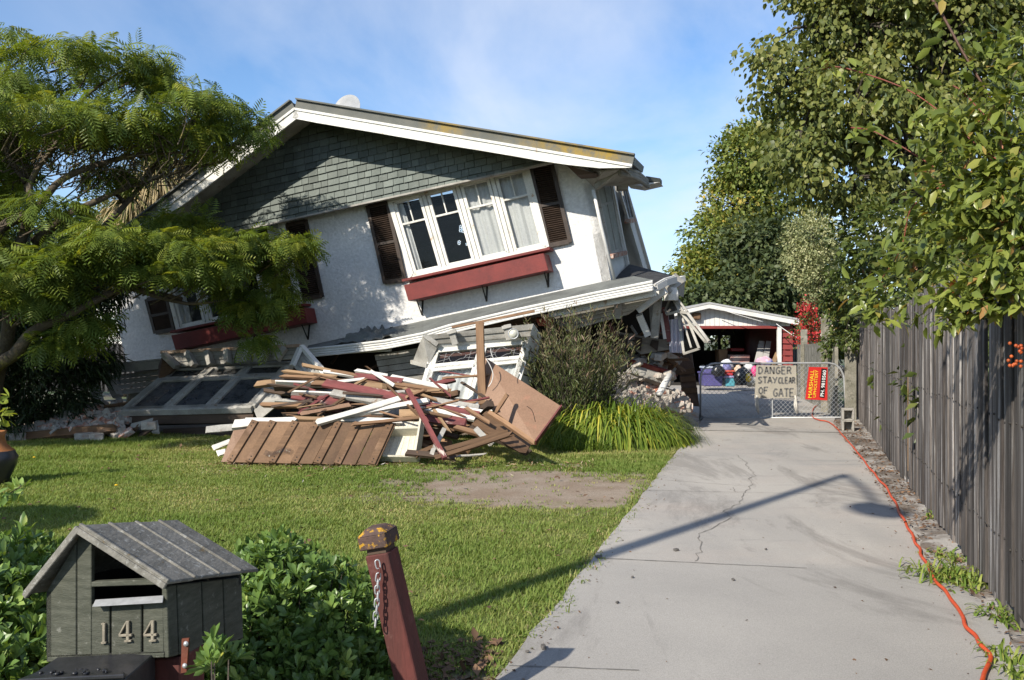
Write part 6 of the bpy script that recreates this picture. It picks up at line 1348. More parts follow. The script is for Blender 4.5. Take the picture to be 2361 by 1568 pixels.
# ---- cabbage trees behind the roof
cab_m = leafmat('cabbage_tree_strap', [(0, (.045, .065, .02)), (.6, (.085, .105, .03)), (1, (.15, .15, .06))], .2, .45, .4)
dead_m = leafmat('dead_strap', [(0, (.16, .12, .06)), (1, (.33, .27, .16))], .15, .8, .1)
def cabbage(x, y, Y, r, label):
    c_ = P(x, y, Y); o = thing('cabbage_tree', label, 'tree', (c_.x, c_.y, 0), 'cabbage trees behind the roof'); ca = np.array(c_)
    n = 420; d = nrm(rng.normal(size=(n, 3)) + np.array([0, 0, .55])); Vv, Ff, k2 = ribbons(np.repeat(ca[None], n, 0) + d * .12, d, r * (.8 + .5 * rng.random(n)), .045 + .02 * rng.random(n), .25 + .4 * rng.random(n)); np_mesh('green_straps', Vv, Ff, cab_m, o, np.repeat(rng.random(n), k2))
    n = 420; d = nrm(rng.normal(size=(n, 3)) * np.array([1, 1, .5]) + np.array([0, 0, -.2])); Vv, Ff, k2 = ribbons(np.repeat((ca - np.array([0, 0, .1]))[None], n, 0) + d * .1, d, r * (.9 + .5 * rng.random(n)), .03 + .02 * rng.random(n), .9 + .6 * rng.random(n)); np_mesh('dead_straps', Vv, Ff, dead_m, o, np.repeat(rng.random(n), k2))
    mb = MB(); limb(mb, [(c_.x, c_.y, -.05), (c_.x + .1, c_.y, c_.z * .5), c_], .14, .09); mb.build('trunk', MT['bark'], o, smooth=True)
cabbage(362, 410, 20.5, 1.0, 'cabbage tree with tan dead skirt peeping left of the roof edge')
cabbage(455, 375, 21.0, .95, 'cabbage tree head rising nearer the roof slope')
cabbage(305, 468, 20.2, .75, 'low cabbage tree head with mostly dead tan straps')
# ---- neighbour house and fences at the left
nb = thing('neighbour_house', 'white weatherboard neighbouring house seen through the left trees', 'house', P(240, 900, 22))
mb = MB(); boards(mb, [P(60, 640, 22), P(320, 640, 22), P(320, 860, 22), P(60, 860, 22)], 18, (0, .05, 0)); mb.build('wall', MT['white'], nb)
mb = MB(); mb.slab([P(40, 635, 21.6), P(340, 635, 21.6), P(320, 590, 25), P(60, 590, 25)], (0, 0, .08)); mb.build('roof', MT['roofing'], nb)
mb = MB(); mb.slab([P(120, 690, 21.98), P(160, 690, 21.98), P(160, 780, 21.98), P(120, 780, 21.98)], (0, .01, 0)); mb.build('window', MT['iron'], nb)
cf_ = thing('corrugated_fence', 'dark corrugated iron fence topped with wire trellis left of the house', 'fence', P(260, 900, 19))
mb = MB(); mb.grid(lambda u, v: P(100 + 240 * u, 793 + 110 * v, 19) + Vector((0, .02 * math.sin(u * 120), 0)), 160, 1); mb.build('iron_sheet', mat('dark_iron_sheet', (.06, .06, .065), (.045, .045, .05), 4, .6, .1, isl=0), cf_)
mb = MB(); mb.bar(P(200, 766, 19), P(320, 766, 19), .04, .04); mb.bar(P(213, 770, 19), P(213, 800, 19), .04, .04, (0, 1, 0)); mb.bar(P(213, 770, 19), P(236, 800, 19), .03, .03, (0, 1, 0)); mb.bar(P(213, 770, 19), P(195, 795, 19), .03, .03, (0, 1, 0))
for k in range(26): mb.tube([P(200 + k * 5, 766, 19), P(226 + k * 5, 793, 19)], .004, 3, False); mb.tube([P(226 + k * 5, 766, 19), P(200 + k * 5, 793, 19)], .004, 3, False)
mb.build('trellis', MT['iron'], cf_)
# ---- big tree on the right
lin_m = leafmat('broad_leaf', [(0, (.036, .048, .015)), (.45, (.066, .078, .021)), (.8, (.11, .112, .032)), (.96, (.15, .145, .05)), (1, (.22, .16, .07))], .36, .45, .3, gain=2.05)
LB = [B(1875, 60, 15.5, 85, 100, 1.3), B(1990, 60, 15.5, 150, 140, 1.6), B(2150, 120, 15.5, 170, 170, 1.8), B(1815, 190, 15.0, 75, 70, 1.0), B(1850, 300, 14.8, 95, 95, 1.1), B(1960, 260, 14.8, 130, 120, 1.3), B(2090, 330, 15, 150, 130, 1.5), B(1870, 400, 14.6, 90, 75, 1.0), B(1960, 430, 14.6, 70, 50, .9), B(2290, 60, 16, 150, 160, 1.8), B(2280, 260, 16, 140, 140, 1.6), B(2050, -60, 15.5, 220, 120, 2), B(2300, -80, 16, 200, 150, 2), B(1775, 135, 14.9, 42, 26, .5), B(1790, 222, 14.9, 42, 26, .5), B(1885, -60, 15.5, 80, 80, 1.2)]
tree('broadleaf_tree', 'huge broad-leaved tree overhanging the fence at the upper right', (8.4, 16.6, 0), LB, 44000, .088, ROUND_V, LEAF_F, lin_m, MT['darkbark'], 620, .22, .45, .8, 1.3, .5, .28, (7.4, 15.8, 7.5), twigs=220, upn=.3)
# ---- trees behind the garage
mp_m = leafmat('autumn_green_leaf', [(0, (.032, .05, .012)), (.45, (.065, .085, .018)), (.8, (.115, .12, .026)), (.97, (.17, .13, .03)), (1, (.3, .2, .03))], .3, .5, .3, gain=2.15)
mg_m = leafmat('bluish_green_leaf', [(0, (.028, .042, .018)), (.5, (.05, .068, .028)), (.93, (.085, .098, .038)), (1, (.30, .24, .04))], .28, .5, .3)
tree('golden_tree', 'tall yellow-green tree with round crown behind the garage', (12, 43, 0), [B(1780, 345, 42, 110, 75, 2), B(1710, 380, 41, 75, 70, 1.8), B(1700, 480, 41, 85, 80, 2), B(1660, 560, 40, 75, 70, 1.8), B(1800, 480, 42, 110, 110, 2), B(1690, 620, 40, 90, 80, 2), B(1605, 625, 39, 48, 38, 1.2), B(1610, 680, 38, 62, 55, 1.4)], 34000, .19, DIA_V, DIA_F, mp_m, MT['darkbark'], 420, .42, .55, .8, .6, .6, .35, twigs=120)
tree('maple_tree', 'blue-green maple with a few yellow leaves in front of the golden tree', (13.5, 37, 0), [B(1750, 570, 37, 85, 65, 1.6), B(1760, 660, 36, 110, 70, 1.8), B(1840, 600, 37, 70, 90, 1.6), B(1700, 690, 35.5, 80, 50, 1.5), B(1820, 690, 36, 90, 60, 1.6), B(1600, 690, 36, 50, 40, 1.2)], 17000, .22, DIA_V, DIA_F, mg_m, MT['darkbark'], 300, .40, .55, .8, .5, .6, .25, twigs=80)
tree('hedge_tree', 'low green tree closing the view behind the garage', (11, 48, 0), [B(1500, 760, 46, 110, 60, 2), B(1640, 740, 46, 110, 70, 2), B(1850, 760, 45, 140, 80, 2)], 9000, .28, DIA_V, DIA_F, mg_m, MT['darkbark'], 160, .5, .5)
va_m = leafmat('variegated_leaf', [(0, (.10, .13, .06)), (.5, (.24, .26, .13)), (1, (.45, .44, .27))], .25, .5, .3, gain=1.25)
tree('variegated_shrub', 'round pale cream-variegated shrub under the big tree', (7.6, 21.5, 0), [B(1875, 550, 19.5, 66, 60, .7), B(1882, 605, 19.5, 72, 50, .7), B(1900, 645, 19.3, 60, 48, .6), B(1835, 585, 19.5, 34, 34, .4)], 12000, .055, DIA_V, DIA_F, va_m, MT['darkbark'], 220, .11, .6, .9, .3, .8, .08, cat='shrub')
# ---- growth above and beyond the fence
sh_m = leafmat('fence_shrub_leaf', [(0, (.03, .048, .014)), (.5, (.062, .085, .02)), (.88, (.11, .12, .03)), (1, (.20, .085, .04))], .32, .42, .4)
tree('fence_shrub', 'mixed green shrub mass rising behind the paling fence', (6.6, 12, 0), [B(2010, 560, 14.5, 90, 90, .8), B(2090, 530, 13, 100, 90, .8), B(2180, 520, 11.5, 110, 110, .8), B(2280, 520, 10.5, 120, 130, .8), B(2000, 660, 15, 70, 70, .6), B(2150, 610, 12.5, 100, 40, .6), B(2340, 560, 9, 100, 90, .7), B(2060, 680, 13.2, 60, 40, .5), B(2140, 650, 11.5, 60, 40, .5), B(2230, 630, 10, 70, 50, .5), B(2320, 630, 8.5, 80, 50, .5), (np.array([4.6, 8.0, .9]), np.array([.7, 1.8, .9])), (np.array([5.8, 11.5, 1.0]), np.array([.8, 2.0, 1.0])), (np.array([6.8, 14.6, 1.0]), np.array([.8, 1.8, 1.0])), (np.array([3.9, 5.6, .8]), np.array([.6, 1.2, .8]))], 27000, .095, DIA_V, DIA_F, sh_m, MT['darkbark'], 330, .17, .5, .8, .5, .7, .07, cat='shrub')
tree('creeper', 'leafy creeper hanging over the mossy concrete post behind the gate', (6.5, 17.4, 0), [B(1950, 690, 17.0, 48, 45, .3), B(1938, 715, 18, 32, 38, .3), B(1985, 690, 16.2, 34, 60, .3), B(1925, 790, 18, 22, 30, .2), B(1945, 760, 17.5, 28, 35, .25), B(1962, 765, 16.5, 20, 42, .2)], 4600, .075, DIA_V, DIA_F, sh_m, MT['darkbark'], 90, .10, .4, 1, .7, .7, .04, cat='creeper')
rf_m = leafmat('red_blossom', [(0, (.30, .02, .02)), (.7, (.46, .04, .045)), (1, (.5, .16, .15))], .3, .6, .2, gain=1.2)
o = tree('red_flowered_shrub', 'shrub covered with small red blossoms right of the garage', (9.3, 24.5, 0), [B(1872, 730, 24.5, 28, 48, .4), B(1862, 770, 24.5, 30, 48, .4), B(1878, 700, 24.5, 16, 26, .3), B(1875, 850, 24.5, 20, 50, .4)], 1300, .085, DIA_V, DIA_F, sh_m, MT['darkbark'], 60, .14, .3, 1.2, .6, .8, .03, cat='shrub')
pos, outw, crn, cc = clump_points([B(1866, 750, 23.6, 34, 66, .4), B(1850, 775, 24.3, 18, 26, .3), B(1876, 695, 24.3, 14, 26, .2)], 1150, 70, .09, .5, 1.5); leaf_mesh('blossom', rf_m, o, pos, outw, .06, DIA_V, DIA_F, .8, .8, crnd=crn)
pf_m = leafmat('pale_pink_blossom', [(0, (.55, .32, .34)), (1, (.72, .58, .58))], .3, .5, .2)
o = tree('pink_flowered_shrub', 'small pale pink flowering shrub beside the variegated shrub', (8.2, 20, 0), [B(1905, 680, 20, 28, 30, .3)], 500, .06, DIA_V, DIA_F, sh_m, MT['darkbark'], 20, .12, .4, 1, .4, .8, .03, cat='shrub')
pos, outw, crn, cc = clump_points([B(1900, 668, 19.7, 18, 18, .2), B(1915, 760, 19.0, 18, 40, .2)], 220, 30, .06, .5); leaf_mesh('blossom', pf_m, o, pos, outw, .045, DIA_V, DIA_F, .3, .8, crnd=crn)
tree('boundary_hedge', 'tall dark hedge on the far boundary of the neighbouring section', (22, 26, 0), [(np.array([14 + 3.2 * k, 30 - 2.6 * k, 1.6]), np.array([2.6, 1.8, 1.9])) for k in range(7)], 12000, .3, DIA_V, DIA_F, mg_m, MT['darkbark'], 260, .4, .6, cat='hedge')
# ---- climbing rose in the right foreground
ro_m = leafmat('glossy_rose_leaf', [(0, (.042, .058, .014)), (.5, (.080, .100, .021)), (.8, (.125, .14, .03)), (.93, (.17, .10, .035)), (1, (.26, .07, .035))], .34, .32, .4, gain=2.05)
ros = thing('climbing_rose', 'climbing rose with glossy leaves and red thorny canes arching over the fence', 'climber', (3.35, 4.9, 0))
def rY(x): return 4.22 + (2361 - x) / 420 * .7
def rp3(x, y, o=0.0): X, Y_ = Y1(x, y); return P(X, Y_, rY(X) + o)
canes = [([(1500, -40), (1590, 100), (1700, 300), (1850, 550), (1960, 790), (2060, 1000)], 'b'), ([(905, 390), (1000, 375), (1200, 430), (1400, 510), (1560, 620), (1650, 700), (1790, 830), (1960, 1000)], 'r'), ([(1070, 715), (1180, 730), (1300, 790), (1450, 880), (1630, 990), (1800, 1035), (2040, 1130)], 'r'),
         ([(1590, 1035), (1500, 1090), (1400, 1180), (1350, 1390), (1240, 1560), (1150, 1640)], 'r'), ([(2040, 1060), (1900, 1180), (1960, 1260), (1850, 1400), (1790, 1560)], 'r'), ([(2040, 1380), (1900, 1480), (1780, 1560), (1560, 1640), (1480, 1680)], 'b'), ([(1640, 480), (1700, 520), (1860, 690), (2040, 860)], 'r'), ([(1620, 670), (1760, 800), (1900, 900), (2040, 960)], 'r'), ([(2300, 1900), (2200, 1500), (2100, 1100), (1990, 800), (1960, 790)], 'b')]
mbr, mbb = MB(), MB(); cps = []
for pts, kd in canes:
    L = limb(mbr if kd == 'r' else mbb, [rp3(*p) for p in pts], .0045 if kd == 'r' else .008, .0022 if kd == 'r' else .004, 6); cps += [np.array(q) for q in L]
    for q in L[::2]: m__ = mbr if kd == 'r' else mbb; d = Vector(rng.normal(size=3)).normalized(); m__.tube([q, q + d * .011], [.003, .0004], 4)
for k in range(5):
    a_ = Vector((3.3 + .1 * k, 4.6 + .2 * k, -.05)); mbb and limb(mbb, [a_, a_ + Vector((-.05, 0, 1.2)), rp3(2000 - 60 * k, 1250 - 60 * k)], .010, .006, 6)
mbr.build('red_cane', mat('red_rose_cane', (.22, .045, .03), (.15, .05, .03), 9, .5, .1, isl=0), ros, smooth=True); mbb.build('brown_cane', mat('brown_rose_cane', (.11, .05, .03), (.08, .045, .03), 9, .6, .1, isl=0), ros, smooth=True)
cps = np.array(cps); i_ = rng.integers(0, len(cps), 560); pos1 = cps[i_] + rng.normal(size=(560, 3)) * .045
RBL = [(np.array(rp3(1650, 1000)), np.array([.26, .2, .15])), (np.array(rp3(1850, 900)), np.array([.22, .2, .2])), (np.array(rp3(1980, 700)), np.array([.2, .2, .25])), (np.array(rp3(1800, 1200)), np.array([.30, .22, .2])), (np.array(rp3(2000, 1250)), np.array([.25, .2, .3])), (np.array(rp3(1500, 1250)), np.array([.2, .15, .18])), (np.array(rp3(1980, 400)), np.array([.15, .2, .25])), (np.array(rp3(1990, 1000)), np.array([.25, .2, .2])),
       (np.array(rp3(1450, 1430)), np.array([.15, .13, .08])), (np.array(rp3(1250, 1560)), np.array([.16, .12, .08])), (np.array(rp3(1650, 720)), np.array([.2, .15, .12])), (np.array(rp3(1900, 1560)), np.array([.28, .15, .12])), (np.array(P(2230, 730, rY(2230))), np.array([.14, .1, .06])), (np.array(P(2180, 740, rY(2180))), np.array([.08, .08, .06])), (np.array(P(2330, 690, rY(2330))), np.array([.1, .15, .1])), (np.array(P(2060, 720, rY(2060))), np.array([.1, .1, .07])), (np.array(P(2000, 730, rY(2000))), np.array([.12, .1, .04]))]
RBL += [(np.array(P(x, y, rY(x))), np.array([rx, .1, rz])) for x, y, rx, rz in ((2240, 690, .16, .07), (2290, 640, .16, .1), (2170, 715, .09, .05), (2340, 600, .12, .12), (2025, 690, .10, .06), (1985, 650, .09, .07), (2190, 760, .08, .05), (2220, 745, .1, .06), (2250, 560, .2, .12), (2330, 480, .14, .2), (2150, 480, .16, .1), (2300, 700, .14, .08), (2355, 660, .1, .12), (2205, 600, .14, .12), (2345, 380, .12, .2), (2270, 420, .14, .14))]
pos2, ow2, cr2, _ = clump_points(RBL, 3100, 240, .05, .1, .8)
posr = np.concatenate([pos1, pos2]); ow = nrm(rng.normal(size=(len(posr), 3)) + np.array([-.5, -.3, -.1]))
leaf_mesh('foliage', ro_m, ros, posr, ow, .068, LEAF_V, LEAF_F, .35, .5, .28, upn=.9)
mb = MB(); rs = random.Random(6)
for k in range(16):
    c_ = P(rs.uniform(2325, 2361), rs.uniform(775, 860), 4.25); mb.lathe(c_, [(.001, -.009), (.007, -.005), (.009, 0), (.007, .006), (.001, .009)], 8)
mb.build('berry', mat('orange_hip', (.38, .085, .02), (.32, .06, .02), 9, .35, 0, isl=.2), ros, smooth=True)
# ---- strappy clump, upright bush
cl_m = leafmat('strappy_leaf', [(0, (.055, .095, .014)), (.5, (.105, .15, .02)), (.9, (.17, .20, .03)), (1, (.38, .33, .05))], .35, .45, .3, gain=1.5)
def strap_clump(name, label, cx0, cx1, ytop, ybase, Y, n, L, label_cat='plant'):
    base = P((cx0 + cx1) / 2, ybase, Y); base.z = 0; o = thing(name, label, label_cat, base)
    u = rng.random(n); v = rng.random(n); an = rng.random(n) * 6.283; ra = np.sqrt(rng.random(n)); x = P(cx0 + 60, 0, Y).x + (P(cx1 - 45, 0, Y).x - P(cx0 + 60, 0, Y).x) * u; y = Y + .1 + 1.3 * v
    xc = (P(cx0 + 60, 0, Y).x + P(cx1 - 55, 0, Y).x) / 2; rx = (P(cx1, 0, Y).x - P(cx0, 0, Y).x) / 2 - .42
    b_ = np.stack([xc + rx * ra * np.cos(an), Y + .55 + .5 * ra * np.sin(an), np.full(n, .0)], 1)
    d = nrm(np.stack([np.cos(an) * ra * .75, np.sin(an) * ra * .75 - .12, np.ones(n)], 1) + rng.normal(size=(n, 3)) * .28)
    Vv, Ff, k2 = ribbons(b_, d, L * (.55 + .5 * rng.random(n)), .018 + .012 * rng.random(n), 1.1 + .9 * rng.random(n), 8); np_mesh('straps', Vv, Ff, cl_m, o, np.repeat(rng.random(n), k2)); return o
strap_clump('strappy_clump', 'bright green strappy clump spilling over the driveway edge before the brick heap', 1262, 1598, 925, 1030, 12.75, 5600, 1.2)
pos = np.stack([rng.uniform(.55, 1.3, 1200), rng.uniform(12.0, 13.2, 1200), np.zeros(1200)], 1); d = nrm(rng.normal(size=(1200, 3)) * .6 + np.array([0, 0, 1])); Vv, Ff, k2 = ribbons(pos, d, .22 + .2 * rng.random(1200), np.full(1200, .011), .5 + .5 * rng.random(1200), 4)
tag(np_mesh('long_grass', Vv, Ff, cl_m, rnd=np.repeat(rng.random(1200) * .6, k2)), 'longer bright grass between the pink board and the strappy clump', 'grass', kind='stuff')
bush_m = leafmat('bush_narrow_leaf', [(0, (.035, .052, .016)), (.55, (.062, .08, .026)), (.8, (.095, .085, .04)), (1, (.15, .095, .075))], .25, .45, .35)
bs = thing('upright_bush', 'upright twiggy bush with narrow dark leaves right of the leadlight window', 'bush', (P(1320, 0, 13.6).x, 13.7, 0))
n = 240; cx = P(1322, 0, 13.6).x; a_ = rng.random(n) * 6.283; rr_ = .27 * np.sqrt(rng.random(n)); b_ = np.stack([cx + rr_ * np.cos(a_), 13.7 + rr_ * np.sin(a_), np.zeros(n)], 1); d = nrm(np.stack([np.cos(a_) * .42 * rr_ / .22 + rng.normal(size=n) * .08, np.sin(a_) * .3 * rr_ / .22, np.ones(n)], 1)); Ls = 1.55 + .52 * rng.random(n) - .35 * (rr_ / .22) ** 2
mb = MB(); LP = []; LD = []; LR = []
for k in range(n):
    s_ = Vector(b_[k]); dd = Vector(d[k]); bend = Vector((random.gauss(0, .08), random.gauss(0, .08), 0)); e_ = s_ + dd * float(Ls[k]) + bend; m_ = s_.lerp(e_, .5) - bend * .3; mb.tube([s_, m_, e_], [.006, .004, .0015], 4, False)
    for j in range(40):
        t_ = random.uniform(.12, 1.02); LP.append(s_.lerp(e_, t_) + Vector((random.gauss(0, .035), random.gauss(0, .035), 0))); LD.append(dd * .9 + Vector((random.gauss(0, .6), random.gauss(0, .6), .1))); LR.append(min(1, max(0, .25 + .75 * (t_ - .3) + random.gauss(0, .15))))
mb.build('stems', MT['darkbark'], bs); LP = np.array(LP); M_ = frames(np.array(LD), rng.normal(size=(len(LP), 3))); Vv, Ff = inst(np.array(THIN_V) * np.array([1, 1.25, 1]), DIA_F, LP, M_, .088 * (1 + .3 * rng.normal(size=len(LP))).clip(.4, 1.8)); np_mesh('leaves', Vv, Ff, bush_m, bs, np.repeat(np.array(LR), 4))
# ---- hedges around the mailbox
he_m = leafmat('hedge_leaf', [(0, (.035, .062, .016)), (.45, (.065, .105, .026)), (.8, (.12, .16, .045)), (1, (.30, .32, .12))], .32, .35, .4, gain=2.45)
def hedge(name, label, blobs, nros, seed):
    g = np.random.default_rng(seed); c_ = blobs[0][0]; o = thing(name, label, 'hedge', (float(c_[0]), float(c_[1]), 0))
    pos, outw, crn, cc = clump_points(blobs, nros, nros // 3, .035, .8, 1, g); ok = pos[:, 2] > .02; pos, outw, crn = pos[ok], outw[ok], crn[ok]
    k = 7; d0 = nrm(outw + np.array([0, 0, .6]) + .35 * g.normal(size=pos.shape)); P5 = np.repeat(pos, k, 0); D5 = np.repeat(d0, k, 0); rnd3 = nrm(np.cross(D5, g.normal(size=D5.shape))); sp_ = np.tile(np.linspace(.35, 1.3, k), len(pos))[:, None]
    dd = nrm(D5 + rnd3 * sp_); nn_ = nrm(D5 - dd * (D5 * dd).sum(-1, keepdims=True) + 1e-4); sz = .050 * (.6 + .65 * g.random(len(P5)))
    tv = np.array(OBO_V) * np.array([1, .82, 1]); Vv, Ff = inst(tv, LEAF_F, P5 + dd * .004, frames(dd, nn_), sz); young = np.repeat(g.random(len(pos)), k) ** 2 * np.tile(np.linspace(1, .35, k), len(pos))
    np_mesh('foliage', Vv, Ff, he_m, o, np.repeat((.25 * g.random(len(P5)) + .75 * young).clip(0, 1), 8))
    mb = MB()
    for q in cc[:160]: e_ = V3(q); s_ = Vector((e_.x * .5 + float(c_[0]) * .5, e_.y * .5 + float(c_[1]) * .5, 0)); mb.tube([s_, s_.lerp(e_, .6) + Vector((0, 0, .05)), e_], [.007, .005, .002], 4, False)
    mb.build('stems', MT['darkbark'], o)
hedge('glossy_hedge', 'glossy green leafy hedge between the mailbox and the red gate post', [B(690, 1440, 3.75, 200, 135, .42), B(620, 1380, 3.8, 110, 110, .35), B(800, 1500, 3.7, 105, 130, .38), B(560, 1520, 3.6, 150, 120, .4), B(700, 1580, 3.6, 220, 110, .45), B(630, 1275, 3.85, 38, 24, .12)], 3300, 31)
hedge('glossy_hedge', 'glossy green leafy hedge on the far left behind the mailbox', [B(30, 1420, 3.2, 100, 105, .3), B(-60, 1400, 3.2, 120, 140, .35), B(60, 1530, 3.0, 120, 80, .3), B(40, 1310, 3.5, 60, 40, .2)], 1700, 32)
hedge('leafy_sprig', 'single large-leaved sprig in front of the red mailbox post', [B(510, 1535, 2.55, 28, 26, .05)], 14, 33)
def sprig(label, pts, Y, nl, sz, m_):
    o = thing('leggy_sprig', label, 'plant', (P(pts[0][0], 0, Y).x, Y, 0)); mb = MB(); L = limb(mb, [P(x, y, Y) for x, y in pts], .006, .002, 5); mb.build('stem', MT['darkbark'], o)
    ps = np.array([np.array(L[random.randrange(len(L) // 3, len(L))]) for _ in range(nl)]) + rng.normal(size=(nl, 3)) * .012; leaf_mesh('leaves', m_, o, ps, nrm(rng.normal(size=(nl, 3)) + np.array([0, 0, .5])), sz, LEAF_V, LEAF_F, -.2, .4, upn=.8)
sprig('leggy leafy sprig growing at the left edge over the lawn shadow', [(-30, 1330), (10, 1270), (55, 1215)], 3.6, 34, .045, he_m)
sprig('second leggy sprig higher at the left edge beside the dark urn', [(-60, 1300), (5, 1160), (50, 1120)], 4.4, 44, .05, he_m)
# ---- urn with a young plant
ur = thing('dark_urn', 'dark glazed urn with orange-brown neck at the left edge', 'urn', (P(-12, 0, 9.4).x, 9.4, 0))
uc = Vector((P(-14, 0, 9.4).x, 9.4, 0)); mb = MB(); mb.lathe(uc, [(.001, 0), (.12, .0), (.16, .1), (.215, .22), (.225, .29), (.19, .36)], 24); mb.build('body', mat('dark_blue_glaze', (.02, .021, .026), (.035, .035, .04), 4, .3, .05, isl=0, spec=.5), ur, smooth=True)
mb = MB(); mb.lathe(uc, [(.19, .36), (.12, .42), (.10, .50), (.12, .56), (.10, .56), (.06, .5)], 20); mb.build('neck', mat('orange_terracotta', (.36, .15, .05), (.28, .11, .04), 6, .6, .2, isl=0), ur, smooth=True)
mb = MB(); limb(mb, [uc + Vector((.03, 0, .5)), uc + Vector((.05, 0, .75)), uc + Vector((.06, 0, .95))], .012, .005, 5); mb.build('stem', mat('red_green_stem', (.25, .06, .04), (.15, .12, .04), 9, .6, 0, isl=0), ur)
ps = np.array(uc)[None] + np.array([.07, 0, .82]) + rng.normal(size=(26, 3)) * np.array([.05, .05, .1]); leaf_mesh('leaves', leafmat('young_leaf', [(0, (.10, .15, .03)), (1, (.28, .30, .05))], .35, .4, .3), ur, ps, nrm(rng.normal(size=(26, 3))), .12, LEAF_V, LEAF_F, 0, .5)
# ---- unseen ball shrub added outside the frame to cast round shade on the lawn
pos, outw, crn, cc = clump_points([(np.array([-5.45, 5.85, 1.1]), np.array([.72, .72, .45]))], 14000, 420, .07, .85, 1)
tb = thing('added_shade_shrub', 'round shrub added out of view beyond the left edge to shade the lawn', 'shrub', (-5.45, 5.85, 0)); leaf_mesh('crown', he_m, tb, pos, outw, .06, DIA_V, DIA_F, .1, .6, crnd=crn); mb = MB(); mb.tube([(-5.45, 5.85, -.02), (-5.45, 5.85, 1.1)], [.05, .04], 8); mb.build('trunk', MT['darkbark'], tb)
# ---- weeds at the fence foot
wd_m = leafmat('weed_leaf', [(0, (.07, .12, .02)), (.6, (.13, .18, .035)), (1, (.22, .24, .06))], .35, .45, .3)
for (x, y, n, L, sp_, lab) in ((Y3(1110, 940)[0], Y3(0, 950)[1], 150, .16, .14, 'bright dandelion-leaved weed patch against the fence foot'), (*Y3(1240, 960), 110, .14, .12, 'second weed patch further along the fence foot'), (*Y3(1070, 590), 60, .12, .06, 'tall thin weed beside a dark paling'), (*Y3(1460, 1190), 70, .12, .10, 'low weed under the broken paling end'), (*Y3(1500, 1440), 50, .13, .07, 'spiky weed at the lower right by the cord'), (*Y3(1180, 830), 60, .10, .1, 'small weed on bark litter by the fence'), (*Y3(1560, 1555), 40, .12, .05, 'weed at the bottom right corner')):
    c_ = G(x, y, .03); n = int(n * 1.6); b_ = np.stack([c_.x + rng.normal(size=n) * sp_ * .7, c_.y + rng.normal(size=n) * sp_, np.full(n, .02)], 1); d = nrm(rng.normal(size=(n, 3)) * .8 + np.array([0, 0, .8])); Vv, Ff, k2 = ribbons(b_, d, L * (.5 + .8 * rng.random(n)), .008 + .009 * rng.random(n), .6 + .8 * rng.random(n), 4)
    tag(np_mesh('weed', Vv, Ff, wd_m, rnd=np.repeat(rng.random(n), k2)), lab, 'weed', 'weeds along the fence')
# ---- litter
lt_m = leafmat('dry_leaf_litter', [(0, (.06, .04, .03)), (.5, (.14, .085, .055)), (1, (.26, .16, .095))], .1, .8, .1, gain=1)
n = 2600; y = 4 + 12.5 * rng.random(n); w_ = rng.random(n); x = np.array([drive_right(q) for q in y]) - .08 + w_ * .42; ok = rng.random(n) < np.array([.35 + .65 * (nz2(0, q, 1.7) > 0.0) for q in y]); y, x = y[ok], x[ok]; n = len(x)
pos = np.stack([x, y, np.full(n, .045)], 1); tag(leaf_mesh('leaf_litter', lt_m, None, pos, rng.normal(size=(n, 3)) * np.array([1, 1, .1]), .034, DIA_V, DIA_F, 0, .3, .4, upn=2, loc=(4, 9, 0)), 'dry brown leaf and bark litter along the fence foot', 'litter', kind='stuff')
n = 420; y = 3.4 + 12 * rng.random(n) ** 1.5; xl_ = np.array([drive_left(q) for q in y]); xr_ = np.array([drive_right(q) for q in y]); e_ = rng.random(n); x = np.where(e_ < .4, xl_ + np.abs(rng.normal(size=n)) * .12, np.where(e_ < .75, xr_ - np.abs(rng.normal(size=n)) * .25, xl_ + (xr_ - xl_) * rng.random(n)))
pos = np.stack([x, y, np.full(n, .034)], 1); tag(leaf_mesh('driveway_litter', lt_m, None, pos, rng.normal(size=(n, 3)) * np.array([1, 1, .1]), .016, DIA_V, DIA_F, 0, .3, .5, upn=2, loc=(2, 8, 0)), 'tiny dead leaves scattered on the concrete driveway', 'litter', kind='stuff')
n = 900; y = 3.7 + .8 * rng.random(n); x = -1.0 + .95 * rng.random(n); pos = np.stack([x, y, np.full(n, .02)], 1); tag(leaf_mesh('hedge_litter', lt_m, None, pos, rng.normal(size=(n, 3)) * np.array([1, 1, .1]), .04, DIA_V, DIA_F, 0, .3, .5, upn=2, loc=(-.5, 4, 0)), 'dry leaf litter on the soil at the foot of the red gate post', 'litter', kind='stuff')
n = 900; x = rng.uniform(-3.6, 1.0, n); y = 10.95 - np.abs(rng.normal(size=n)) * .45 + np.where(x > -1, .1, 0); pos = np.stack([x, y, np.full(n, .035)], 1)
tag(leaf_mesh('wood_splinters', leafmat('splinter', [(0, (.10, .055, .03)), (.5, (.28, .18, .10)), (.8, (.45, .38, .30)), (1, (.6, .58, .54))], .05, .8, .1, gain=1), None, pos, rng.normal(size=(n, 3)) * np.array([1, 1, .1]), .05, THIN_V, DIA_F, 0, .3, .6, upn=2, loc=(-1.2, 10.7, 0)), 'wood splinters and chips scattered on the grass in front of the debris pile', 'litter', kind='stuff')
n = 700; x = rng.uniform(-8, 1.5, n); y = 4.6 + 8.5 * rng.random(n); ok = x < np.array([drive_left(q) for q in y]) - .1; pos = np.stack([x, y, np.full(n, .04)], 1)[ok]
tag(leaf_mesh('lawn_litter', lt_m, None, pos, rng.normal(size=(len(pos), 3)) * np.array([1, 1, .1]), .035, DIA_V, DIA_F, 0, .3, .6, upn=2, loc=(-2, 8, 0)), 'dead leaves scattered across the lawn', 'litter', kind='stuff')
